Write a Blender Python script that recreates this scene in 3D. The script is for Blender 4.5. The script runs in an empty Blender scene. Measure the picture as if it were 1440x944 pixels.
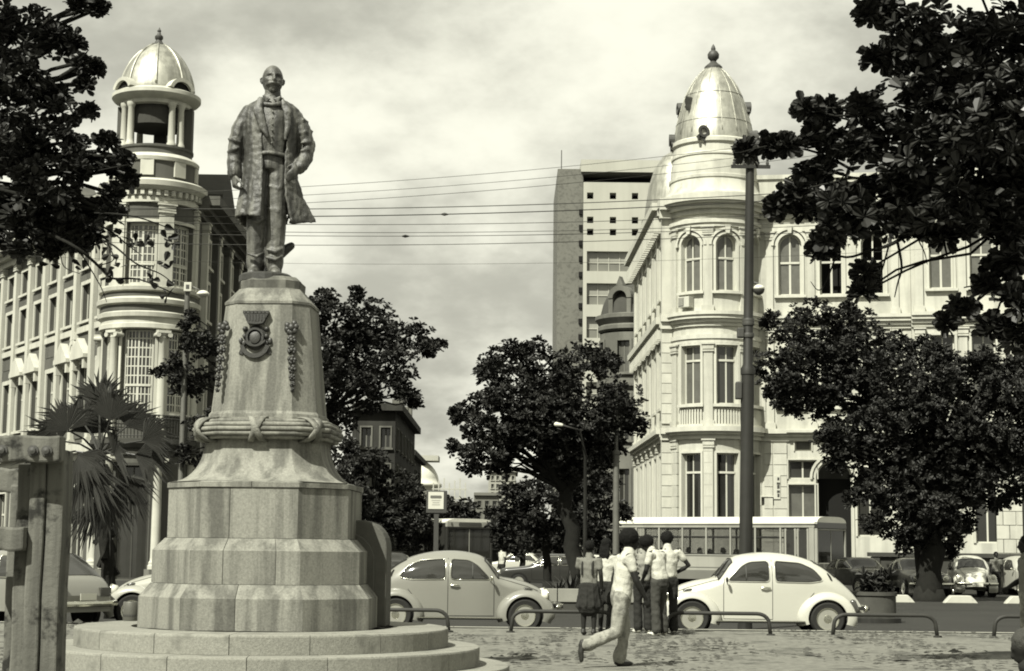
import bpy, bmesh, math, random
import numpy as np
from mathutils import Vector, Matrix, noise
R = math.radians
PI = math.pi
rng = random.Random(7)
npr = np.random.RandomState(7)
sc = bpy.context.scene
COL = sc.collection

# ---------------------------------------------------------------- camera, world, sun
F, HY, CAMH = 2400.0, 773.0, 1.4          # focal length and horizon in photo pixels (1440 x 944)
pitch = math.atan((HY - 472) / F)
CR = Matrix.Rotation(R(90) + pitch, 4, 'X') @ Matrix.Rotation(R(0.62), 4, 'Z')
cam_d = bpy.data.cameras.new('camera')
cam = bpy.data.objects.new('camera', cam_d)
COL.objects.link(cam)
cam.matrix_world = Matrix.Translation((0, 0, CAMH)) @ CR
cam_d.sensor_width = 36
cam_d.lens = F / 1440 * 36
cam_d.clip_start = 0.1
cam_d.clip_end = 6000
sc.camera = cam
sc.cycles.filter_width = 1.9

SUN_EL, SUN_AZ = R(50), R(212)            # azimuth clockwise from +Y: the sun stands behind the camera, to the left
w = bpy.data.worlds.new('World')
sc.world = w
w.use_nodes = True
nt = w.node_tree
nt.nodes.clear()
N, L = nt.nodes.new, nt.links.new
out = N('ShaderNodeOutputWorld')
bg = N('ShaderNodeBackground')
bg.inputs[1].default_value = 0.078
sky = N('ShaderNodeTexSky')
sky.sky_type = 'NISHITA'
sky.sun_disc = False
sky.sun_elevation = SUN_EL
sky.sun_rotation = SUN_AZ
sky.air_density = 1.0
sky.dust_density = 2.0
bw = N('ShaderNodeRGBToBW')
L(sky.outputs[0], bw.inputs[0])
def wmath(op, a, b=None, clamp=False):
    m = N('ShaderNodeMath'); m.operation = op; m.use_clamp = clamp
    for i, v in enumerate((a, b)):
        if v is None: continue
        if isinstance(v, (int, float)): m.inputs[i].default_value = v
        else: L(v, m.inputs[i])
    return m.outputs[0]
tc = N('ShaderNodeTexCoord')
sep = N('ShaderNodeSeparateXYZ')
L(tc.outputs['Generated'], sep.inputs[0])
den = wmath('ADD', wmath('MAXIMUM', sep.outputs[2], 0.0), 0.42)
cv = N('ShaderNodeCombineXYZ')
L(wmath('DIVIDE', sep.outputs[0], den), cv.inputs[0])
L(wmath('DIVIDE', sep.outputs[1], den), cv.inputs[1])
cv.inputs[2].default_value = 2.35
def wnoise(scale, detail, rough, off):
    mp = N('ShaderNodeMapping'); mp.inputs['Location'].default_value = off
    L(cv.outputs[0], mp.inputs[0])
    n = N('ShaderNodeTexNoise'); n.inputs['Scale'].default_value = scale
    n.inputs['Detail'].default_value = detail; n.inputs['Roughness'].default_value = rough
    L(mp.outputs[0], n.inputs['Vector'])
    return n.outputs[0]
big = wnoise(2.1, 6, 0.55, (4.6, 9.1, 0))
fine = wnoise(6.5, 8, 0.6, (3.3, 7.9, 0))
cl = wmath('ADD', wmath('MULTIPLY', big, 0.72), wmath('MULTIPLY', fine, 0.28))
mr = N('ShaderNodeMapRange'); mr.interpolation_type = 'SMOOTHSTEP'
mr.inputs[1].default_value = 0.40; mr.inputs[2].default_value = 0.585
L(cl, mr.inputs[0])
# hazy thin cloud over everything: clear parts take the sky's own brightness, cloudy parts a white
clear = wmath('ADD', wmath('MULTIPLY', bw.outputs[0], 0.10), 2.3)
lift = wmath('ADD', wmath('MULTIPLY', sep.outputs[2], 7.0, True), 0.0)
clear2 = wmath('ADD', clear, wmath('MULTIPLY', lift, 0.9))
mx = N('ShaderNodeMix'); mx.data_type = 'FLOAT'
L(mr.outputs[0], mx.inputs[0]); L(clear2, mx.inputs[2]); mx.inputs[3].default_value = 7.0
tint = N('ShaderNodeCombineColor')
L(mx.outputs[0], tint.inputs[0]); L(wmath('MULTIPLY', mx.outputs[0], 0.993), tint.inputs[1]); L(wmath('MULTIPLY', mx.outputs[0], 0.84), tint.inputs[2])
L(tint.outputs[0], bg.inputs[0]); L(bg.outputs[0], out.inputs[0])

sun_d = bpy.data.lights.new('sun', 'SUN')
sun_d.energy = 5.0
sun_d.angle = R(0.5)
sun_d.color = (1, 0.985, 0.87)
sun = bpy.data.objects.new('sun', sun_d)
COL.objects.link(sun)
sd = Vector((math.sin(SUN_AZ) * math.cos(SUN_EL), math.cos(SUN_AZ) * math.cos(SUN_EL), math.sin(SUN_EL)))
sun.rotation_euler = sd.to_track_quat('Z', 'Y').to_euler()
sun.location = (-20, -30, 60)
vs = sc.view_settings
vs.view_transform = 'Standard'; vs.look = 'None'; vs.exposure = 0.9; vs.gamma = 1.0; vs.use_curve_mapping = False

# ---------------------------------------------------------------- helpers
C3 = CR.to_3x3()
def ray(px, py): return C3 @ Vector(((px - 720) / F, -(py - 472) / F, -1))
def at(px, py, Y):
    d = ray(px, py); t = Y / d.y
    return Vector((d.x * t, Y, CAMH + d.z * t))
def zat(px, py, Y): return at(px, py, Y).z
def gnd(px, py, z=0.0):
    d = ray(px, py); t = (z - CAMH) / d.z
    return Vector((d.x * t, d.y * t, z))
ROAD = -0.13

def tag(o, label=None, cat=None, group=None, kind=None):
    if label: o['label'] = label
    if cat: o['category'] = cat
    if group: o['group'] = group
    if kind: o['kind'] = kind
    return o
def thing(name, label, cat, loc=(0, 0, 0), rz=0.0, group=None):
    o = bpy.data.objects.new(name, None)
    COL.objects.link(o)
    o.location = loc; o.rotation_euler = (0, 0, rz)
    o.empty_display_size = 0.2
    return tag(o, label, cat, group)
def link(name, me, parent=None, mat=None):
    o = bpy.data.objects.new(name, me)
    COL.objects.link(o)
    if parent: o.parent = parent
    if mat and not me.materials: me.materials.append(mat)
    return o
def copy_tree(o, parent=None):
    c = o.copy(); COL.objects.link(c)
    if parent: c.parent = parent
    for ch in o.children: copy_tree(ch, c)
    return c
def frame_of(t, hint=Vector((0, 0, 1))):
    t = t.normalized()
    a = t.cross(hint)
    if a.length < 1e-4: a = t.cross(Vector((1, 0, 0)))
    a.normalize()
    return a, a.cross(t).normalized()

class MB:
    """collects shapes; build() links them as one mesh object"""
    def __init__(s, T=None): s.v = []; s.f = []; s.T = T
    def add(s, vs, fs):
        b = len(s.v); T = s.T
        s.v.extend([tuple(T(*p)) if T else tuple(p) for p in vs])
        s.f.extend([tuple(i + b for i in f) for f in fs])
        return s
    def box(s, x0, x1, y0, y1, z0, z1, n=1):
        vs = []
        for i in range(n + 1):
            x = x0 + (x1 - x0) * i / n
            vs += [(x, y0, z0), (x, y1, z0), (x, y1, z1), (x, y0, z1)]
        fs = []
        for i in range(n):
            a, b = 4 * i, 4 * i + 4
            for k in range(4):
                fs.append((a + k, a + (k + 1) % 4, b + (k + 1) % 4, b + k))
        fs += [(3, 2, 1, 0), (4 * n, 4 * n + 1, 4 * n + 2, 4 * n + 3)]
        return s.add(vs, fs)
    def obox(s, c, ax, ay, az, hx, hy, hz, taper=1.0):
        c, ax, ay, az = Vector(c), Vector(ax).normalized(), Vector(ay).normalized(), Vector(az).normalized()
        vs = []
        for k in (-1, 1):
            t = taper if k > 0 else 1.0
            for i, j in ((-1, -1), (1, -1), (1, 1), (-1, 1)):
                vs.append(c + ax * hx * i * t + ay * hy * j * t + az * hz * k)
        return s.add(vs, [(3, 2, 1, 0), (4, 5, 6, 7), (0, 1, 5, 4), (1, 2, 6, 5), (2, 3, 7, 6), (3, 0, 4, 7)])
    def prism(s, pts, y0, y1):
        """polygon in (x, z) extruded from y0 to y1"""
        n = len(pts)
        vs = [(x, y0, z) for x, z in pts] + [(x, y1, z) for x, z in pts]
        fs = [tuple(range(n)), tuple(range(2 * n - 1, n - 1, -1))]
        for i in range(n): fs.append((i, n + i, n + (i + 1) % n, (i + 1) % n))
        return s.add(vs, fs)
    def hprism(s, pts, z0, z1):
        n = len(pts)
        vs = [(x, y, z0) for x, y in pts] + [(x, y, z1) for x, y in pts]
        fs = [tuple(range(n - 1, -1, -1)), tuple(range(n, 2 * n))]
        for i in range(n): fs.append((i, (i + 1) % n, n + (i + 1) % n, n + i))
        return s.add(vs, fs)
    def band(s, uc, zc, r0, r1, y0, y1, a0=0.0, a1=PI, n=12, ez=1.0):
        """arch ring in the (x, z) plane"""
        for i in range(n):
            a, b = a0 + (a1 - a0) * i / n, a0 + (a1 - a0) * (i + 1) / n
            p = [(uc + r * math.cos(t), zc + ez * r * math.sin(t)) for r, t in ((r0, a), (r1, a), (r1, b), (r0, b))]
            s.prism(p, y0, y1)
        return s
    def lathe(s, prof, c=(0, 0, 0), n=24, a0=0.0, a1=2 * PI, cap=True):
        full = abs(a1 - a0 - 2 * PI) < 1e-6
        m = n if full else n + 1
        vs = []
        for r, z in prof:
            for i in range(m):
                a = a0 + (a1 - a0) * i / n
                vs.append((c[0] + r * math.cos(a), c[1] + r * math.sin(a), c[2] + z))
        fs = []
        for j in range(len(prof) - 1):
            for i in range(n):
                k = (i + 1) % m
                fs.append((j * m + i, j * m + k, (j + 1) * m + k, (j + 1) * m + i))
        if full and cap:
            if prof[0][0] > 1e-4: fs.append(tuple(range(m - 1, -1, -1)))
            if prof[-1][0] > 1e-4: fs.append(tuple((len(prof) - 1) * m + i for i in range(m)))
        return s.add(vs, fs)
    def loft(s, pts, rad, side=None, n=12, cap=True, power=1.0):
        """rings along pts; rad = radius or (half width along side, half depth); side = lateral hint"""
        pts = [Vector(p) for p in pts]
        vs, fs = [], []
        k = len(pts)
        A = None
        for j, p in enumerate(pts):
            t = (pts[min(j + 1, k - 1)] - pts[max(j - 1, 0)])
            if t.length < 1e-6: t = Vector((0, 0, 1))
            t.normalize()
            if side is not None:
                a = Vector(side); a = a - t * a.dot(t)
            elif A is None: a = frame_of(t)[0]
            else: a = A - t * A.dot(t)
            if a.length < 1e-5: a = frame_of(t)[0]
            a.normalize(); A = a
            b = t.cross(a)
            r = rad[j]
            ra, rb = (r, r) if isinstance(r, (int, float)) else r
            for i in range(n):
                q = 2 * PI * i / n
                c_, s_ = math.cos(q), math.sin(q)
                if power != 1.0:
                    c_ = math.copysign(abs(c_) ** power, c_); s_ = math.copysign(abs(s_) ** power, s_)
                vs.append(p + a * ra * c_ + b * rb * s_)
        for j in range(k - 1):
            for i in range(n):
                fs.append((j * n + i, j * n + (i + 1) % n, (j + 1) * n + (i + 1) % n, (j + 1) * n + i))
        if cap:
            fs.append(tuple(range(n - 1, -1, -1))); fs.append(tuple((k - 1) * n + i for i in range(n)))
        return s.add(vs, fs)
    def tube(s, pts, r, n=8):
        return s.loft(pts, [r] * len(pts) if isinstance(r, (int, float)) else r, None, n)
    def ball(s, c, r, n=12, m=8, rot=None):
        rx, ry, rz = (r, r, r) if isinstance(r, (int, float)) else r
        c = Vector(c)
        vs = [Vector((0, 0, -rz))]
        for j in range(1, m):
            a = -PI / 2 + PI * j / m
            for i in range(n):
                b = 2 * PI * i / n
                vs.append(Vector((rx * math.cos(a) * math.cos(b), ry * math.cos(a) * math.sin(b), rz * math.sin(a))))
        vs.append(Vector((0, 0, rz)))
        if rot is not None: vs = [rot @ v for v in vs]
        fs = [(0, 1 + (i + 1) % n, 1 + i) for i in range(n)]
        for j in range(m - 2):
            for i in range(n):
                a, b = 1 + j * n + i, 1 + j * n + (i + 1) % n
                fs.append((a, b, b + n, a + n))
        t = len(vs) - 1
        fs += [(t, 1 + (m - 2) * n + i, 1 + (m - 2) * n + (i + 1) % n) for i in range(n)]
        return s.add([c + v for v in vs], fs)
    def cap_chain(s, pts, rad, side=None, n=12):
        """loft with rounded ends (for remeshing into bodies)"""
        pts = [Vector(p) for p in pts]
        def rr(r): return (r, r) if isinstance(r, (int, float)) else r
        d0 = (pts[0] - pts[1]).normalized(); d1 = (pts[-1] - pts[-2]).normalized()
        r0, r1 = rr(rad[0]), rr(rad[-1])
        e0, e1 = min(r0), min(r1)
        P = [pts[0] + d0 * e0 * .9, pts[0] + d0 * e0 * .55] + pts + [pts[-1] + d1 * e1 * .55, pts[-1] + d1 * e1 * .9]
        S = [tuple(x * .3 for x in r0), tuple(x * .8 for x in r0)] + [rr(r) for r in rad] + [tuple(x * .8 for x in r1), tuple(x * .3 for x in r1)]
        return s.loft(P, S, side, n)
    def mesh(s, name, smooth=False):
        me = bpy.data.meshes.new(name)
        me.from_pydata(s.v, [], s.f)
        me.update()
        if smooth: me.polygons.foreach_set('use_smooth', [True] * len(me.polygons))
        return me
    def build(s, name, mat=None, parent=None, smooth=False, angle=None, bevel=0, loc=None):
        me = s.mesh(name, smooth)
        if mat: me.materials.append(mat)
        o = link(name, me, parent)
        if loc is not None: o.location = loc
        if bevel:
            b = o.modifiers.new('b', 'BEVEL'); b.width = bevel; b.segments = 2; b.limit_method = 'ANGLE'; b.angle_limit = R(35)
        if smooth or angle:
            if angle: me.polygons.foreach_set('use_smooth', [True] * len(me.polygons)); me.set_sharp_from_angle(angle=R(angle))
        return o

def remeshed(mb, name, vox, mat, parent=None, smooth_it=3, noise_amp=0.0, noise_scale=8.0, parts=None):
    """voxel-union of the shapes in mb as one continuous surface"""
    me = mb.mesh(name)
    o = bpy.data.objects.new(name, me); COL.objects.link(o)
    m = o.modifiers.new('r', 'REMESH'); m.mode = 'VOXEL'; m.voxel_size = vox; m.use_smooth_shade = True
    if smooth_it:
        q = o.modifiers.new('s', 'SMOOTH'); q.iterations = smooth_it; q.factor = 0.5
    dg = bpy.context.evaluated_depsgraph_get()
    ev = o.evaluated_get(dg)
    me2 = bpy.data.meshes.new_from_object(ev)
    bpy.data.objects.remove(o)
    me2.name = name
    if noise_amp:
        k = len(me2.vertices)
        co = np.empty(k * 3); nr = np.empty(k * 3)
        me2.vertices.foreach_get('co', co); me2.vertex_normals.foreach_get('vector', nr)
        d = np.array([noise.noise(Vector(p) * noise_scale) for p in co.reshape(-1, 3)])
        co = co.reshape(-1, 3) + nr.reshape(-1, 3) * (noise_amp * d)[:, None]
        me2.vertices.foreach_set('co', co.ravel()); me2.update()
    me2.polygons.foreach_set('use_smooth', [True] * len(me2.polygons))
    me2.materials.clear()
    if mat: me2.materials.append(mat)
    return link(name, me2, parent)

# ---------------------------------------------------------------- materials (all grey tones of a warm black-and-white print)
def tone(v): return (v, v * 0.995, v * 0.86, 1)
MATS = {}
def mat(name, v, rough=0.75, var=0.12, scale=2.0, bump=0.0, bscale=18.0, metal=0.0, streak=0.0, sscale=5.0, spec=0.25, blot=0.0, blscale=3.0, blv=0.5, rnd=0.0, coat=0.0, trans=0.0):
    if name in MATS: return MATS[name]
    if not metal: v = v * 0.74
    m = bpy.data.materials.new(name); m.use_nodes = True
    t = m.node_tree; n, l = t.nodes.new, t.links.new
    b = t.nodes['Principled BSDF']
    b.inputs['Roughness'].default_value = rough
    b.inputs['Metallic'].default_value = metal
    b.inputs['Specular IOR Level'].default_value = spec
    if coat: b.inputs['Coat Weight'].default_value = coat; b.inputs['Coat Roughness'].default_value = 0.12
    def math_(op, a, c=None, clamp=False):
        q = n('ShaderNodeMath'); q.operation = op; q.use_clamp = clamp
        for i, x in enumerate((a, c)):
            if x is None: continue
            if isinstance(x, (int, float)): q.inputs[i].default_value = x
            else: l(x, q.inputs[i])
        return q.outputs[0]
    tcn = n('ShaderNodeTexCoord')
    vec = tcn.outputs['Object']
    if rnd:
        oi = n('ShaderNodeObjectInfo')
        ad = n('ShaderNodeVectorMath'); ad.operation = 'ADD'
        l(vec, ad.inputs[0])
        cb = n('ShaderNodeCombineXYZ')
        for i in range(3): l(math_('MULTIPLY', oi.outputs['Random'], 37.0 + 11 * i), cb.inputs[i])
        l(cb.outputs[0], ad.inputs[1]); vec = ad.outputs[0]
    def nz(sc_, det=5.0, ro=0.6, stretch=None):
        q = n('ShaderNodeTexNoise'); q.inputs['Scale'].default_value = sc_; q.inputs['Detail'].default_value = det; q.inputs['Roughness'].default_value = ro
        if stretch:
            mp = n('ShaderNodeMapping'); mp.inputs['Scale'].default_value = stretch
            l(vec, mp.inputs[0]); l(mp.outputs[0], q.inputs['Vector'])
        else: l(vec, q.inputs['Vector'])
        return q.outputs[0]
    val = math_('ADD', math_('MULTIPLY', math_('SUBTRACT', nz(scale), 0.5), 2.6 * var), 1.0)
    if streak:
        st = nz(sscale, 4, 0.6, (1, 1, 0.07))
        mrn = n('ShaderNodeMapRange'); mrn.inputs[1].default_value = 0.44; mrn.inputs[2].default_value = 0.60
        mrn.inputs[3].default_value = 1.0; mrn.inputs[4].default_value = 1.0 - streak
        l(st, mrn.inputs[0]); val = math_('MULTIPLY', val, mrn.outputs[0])
    if blot:
        st = nz(blscale, 6, 0.65)
        mrn = n('ShaderNodeMapRange'); mrn.inputs[1].default_value = blv; mrn.inputs[2].default_value = blv + 0.1
        mrn.inputs[3].default_value = 1.0; mrn.inputs[4].default_value = 1.0 - blot
        l(st, mrn.inputs[0]); val = math_('MULTIPLY', val, mrn.outputs[0])
    if rnd:
        val = math_('MULTIPLY', val, math_('ADD', math_('MULTIPLY', math_('SUBTRACT', oi.outputs['Random'], 0.5), 2 * rnd), 1.0))
    val = math_('MULTIPLY', val, v)
    cc = n('ShaderNodeCombineColor')
    l(val, cc.inputs[0]); l(math_('MULTIPLY', val, 0.995), cc.inputs[1]); l(math_('MULTIPLY', val, 0.86), cc.inputs[2])
    l(cc.outputs[0], b.inputs['Base Color'])
    if bump:
        bp = n('ShaderNodeBump'); bp.inputs['Strength'].default_value = bump; bp.inputs['Distance'].default_value = 0.02
        l(nz(bscale, 6, 0.65), bp.inputs['Height']); l(bp.outputs[0], b.inputs['Normal'])
    if trans:
        tb = n('ShaderNodeBsdfTransparent'); ms = n('ShaderNodeMixShader'); ms.inputs[0].default_value = trans
        l(b.outputs[0], ms.inputs[1]); l(tb.outputs[0], ms.inputs[2]); l(ms.outputs[0], t.nodes['Material Output'].inputs[0])
    MATS[name] = m
    return m

m_granite = mat('granite', 0.25, 0.85, 0.42, 45, 0.3, 90, streak=0.5, sscale=4.5, blot=.22, blscale=1.6, blv=.55, rnd=0.08)
m_step = mat('granite_step', 0.25, 0.9, 0.42, 40, 0.35, 60, blot=0.35, blscale=2.5, blv=0.55, rnd=0.08)
m_joint = mat('mortar', 0.10, 0.95, 0.2, 6)
m_bronze = mat('weathered_bronze', 0.046, 0.5, 0.6, 11, 0.4, 40, metal=0.0, streak=-1.7, sscale=13, spec=0.5)
m_bronze_dark = mat('dark_bronze', 0.035, 0.5, 0.35, 20, 0.2, 50, spec=0.5)
m_leaf = mat('leaf', 0.024, 0.55, 0.4, 4, spec=0.28, rnd=0.0)
m_leaf_obj = mat('leaf_single', 0.02, 0.45, 0.3, 4, spec=0.4, rnd=0.3)
m_palm = mat('palm_leaf', 0.032, 0.5, 0.3, 6, spec=0.4)
m_bark = mat('bark', 0.02, 0.95, 0.35, 8, 0.6, 25, spec=.1)
m_white = mat('white_stucco', 0.54, 0.85, 0.16, 1.2, 0.2, 30, streak=0.22, sscale=1.6, blot=.16, blscale=.7, blv=.58)
m_white2 = mat('white_stone', 0.52, 0.85, 0.12, 2.5, 0.2, 30, streak=0.14, sscale=2.0, rnd=0.06)
m_trim = mat('white_trim', 0.57, 0.8, 0.08, 2, streak=0.12, sscale=2.2)
m_grey_wall = mat('painted_wall', 0.105, 0.9, 0.14, 1.5, 0.2, 22, streak=0.18, sscale=1.1)
m_grey_trim = mat('pale_trim', 0.54, 0.85, 0.1, 2, streak=0.15, sscale=2)
m_old_wall = mat('old_wall', 0.17, 0.95, 0.25, 1.3, 0.3, 15, streak=0.3, sscale=0.9)
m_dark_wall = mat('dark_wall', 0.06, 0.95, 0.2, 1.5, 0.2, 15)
m_pane = mat('window_glass', 0.035, 0.12, 0.25, 1.5, spec=0.6)
m_pane_grey = mat('window_glass_grey', 0.12, 0.25, 0.3, 3.0, spec=0.5)  # even mid-grey panes for the white building's top-floor windows
m_pane_mid = mat('window_glass_curtain', 0.10, 0.15, 0.4, 2.2, spec=0.6)
m_pane_dark = mat('window_glass_dark', 0.02, 0.1, 0.2, 1.5, spec=0.6)
m_dome = mat('zinc_dome', 0.36, 0.48, 0.35, 3.0, metal=0.7, streak=0.35, sscale=3.0, spec=0.5)
m_iron = mat('iron', 0.045, 0.6, 0.2, 9, spec=0.5)
m_pole = mat('painted_pole', 0.12, 0.6, 0.25, 5, spec=0.4, streak=0.3, sscale=6)
m_rail = mat('rail_pipe', 0.035, 0.6, 0.3, 9, spec=0.25)
m_wire = mat('wire', 0.05, 0.7, 0.1, 2)
m_wood = mat('weathered_timber', 0.15, 0.9, 0.3, 3, 0.35, 30, streak=0.4, sscale=9, blot=0.8, blscale=5.5, blv=0.53)
m_rubber = mat('tyre_rubber', 0.02, 0.8, 0.2, 9, spec=0.3)
m_chrome = mat('chrome', 0.6, 0.22, 0.05, 3, metal=1.0)
m_rim = mat('wheel_rim', 0.30, 0.4, 0.1, 5, metal=0.4)
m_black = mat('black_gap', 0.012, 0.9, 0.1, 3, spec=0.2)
m_car_grey = mat('car_paint_grey', 0.22, 0.35, 0.05, 2, spec=0.5, coat=0.5)
m_car_white = mat('car_paint_white', 0.52, 0.35, 0.05, 2, spec=0.5, coat=0.5)
m_car_silver = mat('car_paint_silver', 0.36, 0.35, 0.05, 2, spec=0.5, coat=0.5)
m_car_dark = mat('car_paint_dark', 0.03, 0.3, 0.1, 2, spec=0.5, coat=0.5)
m_car_glass = mat('car_glass', 0.03, 0.06, 0.2, 3, spec=0.8)
m_lamp = mat('lamp_glass', 0.7, 0.15, 0.05, 3, spec=0.6)
m_tail = mat('tail_lamp_glass', 0.06, 0.2, 0.1, 3, spec=0.6)
m_bus = mat('bus_paint', 0.34, 0.5, 0.1, 1.5, spec=0.5, streak=0.15, sscale=2)
m_bus_low = mat('bus_skirt_paint', 0.16, 0.5, 0.1, 1.5, spec=0.5)
m_bus_glass = mat('bus_glass', 0.02, 0.08, 0.1, 2, spec=0.6, trans=0.72)
m_skin = mat('dark_skin', 0.018, 0.55, 0.12, 6, spec=0.2)
m_hair = mat('black_hair', 0.008, 0.8, 0.2, 30, 0.6, 120, spec=0.12)
m_shirt_white = mat('white_cotton', 0.5, 0.9, 0.12, 6, 0.9, 11)
m_trouser_pale = mat('pale_trousers', 0.30, 0.9, 0.3, 7, 0.9, 11, blot=0.4, blscale=9, blv=.48)
m_trouser_dark = mat('dark_trousers', 0.022, 0.9, 0.3, 7, 0.8, 11)
m_trouser_mid = mat('grey_trousers', 0.05, 0.9, 0.3, 7, 0.8, 11)
m_shirt_grey = mat('grey_cotton', 0.17, 0.9, 0.15, 7, 0.8, 11)
m_shoe_white = mat('white_shoe', 0.6, 0.7, 0.1, 9)
m_shoe_dark = mat('dark_shoe', 0.03, 0.5, 0.1, 9)
# ---------------------------------------------------------------- ground
def ground_sheet():
    # plaza sheet with gentle unevenness
    mb = MB()
    xs = [-40 + i * 0.8 for i in range(101)]
    ys = [-6 + j * 0.5 for j in range(int((31.2 + 6) / 0.5) + 1)]
    vs, fs = [], []
    for y in ys:
        for x in xs:
            z = 0.03 * noise.noise(Vector((x * .5, y * .5, 0))) + 0.02 * noise.noise(Vector((x * 1.7, y * 1.7, 3)))
            if y > 30.6: z = 0
            vs.append((x, y, z - 0.006))
    n = len(xs)
    for j in range(len(ys) - 1):
        for i in range(n - 1):
            a = j * n + i
            fs.append((a, a + 1, a + n + 1, a + n))
    mb.add(vs, fs)
    return mb
m_plaza = mat('sandy_ground', 0.17, 0.95, 0.7, 7, 1.0, 14, blot=0.55, blscale=1.1, blv=0.53)
tag(ground_sheet().build('plaza_ground', m_plaza, None, True), kind='structure')
m_kerb = mat('kerb_stone', 0.30, 0.9, 0.2, 4, 0.3, 30, rnd=0.1)
kerb = MB(); kerb.box(-40, 40, 31.2, 31.23, -0.3, 0.0)
kerb_o = tag(kerb.build('kerb', m_joint), kind='structure')
ks = MB(); ks.box(0.006, 0.994, 31.2, 31.42, -0.3, 0.006)
ksm = ks.mesh('kerb_stone'); ksm.materials.append(m_kerb)
for i in range(-14, 16):
    o = link('kerb_stone', ksm, kerb_o); o.location = (i, 0, 0)
m_asphalt = mat('asphalt', 0.03, 0.9, 0.25, 0.8, 0.4, 40, blot=0.25, blscale=0.5, blv=0.55)
rd = MB(); rd.add([(-900, -300, ROAD - .3), (900, -300, ROAD - .3), (900, 31.1, ROAD - .3), (-900, 31.1, ROAD - .3)], [(0, 1, 2, 3)])
rd.add([(-900, 31.1, ROAD), (900, 31.1, ROAD), (900, 3000, ROAD), (-900, 3000, ROAD)], [(0, 1, 2, 3)])
tag(rd.build('road', m_asphalt), kind='structure')

# dry leaves and clods lying on the plaza: nobody could count them
def litter():
    vs, fs = [], []
    for i in range(9000):
        x = rng.uniform(-9, 13); y = rng.uniform(13, 31)
        if (x + 2.6) ** 2 + (y - 18.3) ** 2 < 8: continue
        if noise.noise(Vector((x * .6, y * .25, 7))) < -0.12 + 0.25 * rng.random(): continue
        s = rng.uniform(0.02, 0.06) * (2.2 if rng.random() < .06 else 1)
        a = rng.uniform(0, 6.28); b = len(vs)
        for k in range(6):
            q = a + k * PI / 3; r = s * rng.uniform(.6, 1.1)
            vs.append((x + r * math.cos(q), y + 1.3 * r * math.sin(q), rng.uniform(0.004, 0.02) + .012))
        vs.append((x, y, 0.02 + s * rng.uniform(.15, .6)))
        for k in range(6): fs.append((b + k, b + (k + 1) % 6, b + 6))
    return MB().add(vs, fs)
tag(litter().build('leaf_litter', mat('dry_litter', 0.07, 0.9, 0.5, 2.5)), kind='stuff')

# ---------------------------------------------------------------- monument
YM = F / 131.0
MX = at(371, 885, YM).x
def zm(py): return zat(372, py, YM - (.95 if py > 650 else .62 if py > 560 else .45))
mon = thing('monument_pedestal', 'pale granite pedestal with a coat of arms, on three round steps', 'pedestal', (MX, YM, 0), R(-3))
mon.scale = (.93, .93, 1)
ZS = [0.19, 0.38, 0.57]; RS = [2.80, 2.46, 2.10]
for k in range(3):
    z0, z1, r = (ZS[k - 1] if k else 0.0), ZS[k], RS[k]
    st = MB().lathe([(r - .03, z0 - .02), (r - .03, z1 - .03), (0.2, z1 - .03)], n=72).build('step', m_joint, mon)
    ns = 22 - 3 * k
    g = 0.004 / r
    for i in range(ns):
        a0, a1 = 2 * PI * i / ns + k * .21, 2 * PI * (i + 1) / ns + k * .21
        sb = MB()
        m = 5
        prof = [(r - .62, z1 - .12), (r - .62, z1), (r - .022, z1), (r - .006, z1 - .006), (r, z1 - .022), (r, z0 + .002)]
        nv = len(prof); vs = []; fs = []
        for j in range(m + 1):
            a = a0 + g + (a1 - a0 - 2 * g) * j / m
            for q, z in prof: vs.append((q * math.cos(a), q * math.sin(a), z))
        for j in range(m):
            for q in range(nv): fs.append((j * nv + q, j * nv + (q + 1) % nv, (j + 1) * nv + (q + 1) % nv, (j + 1) * nv + q))
        fs += [tuple(range(nv - 1, -1, -1)), tuple(m * nv + q for q in range(nv))]
        sb.add(vs, fs).build('stone', m_step, st)

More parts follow.
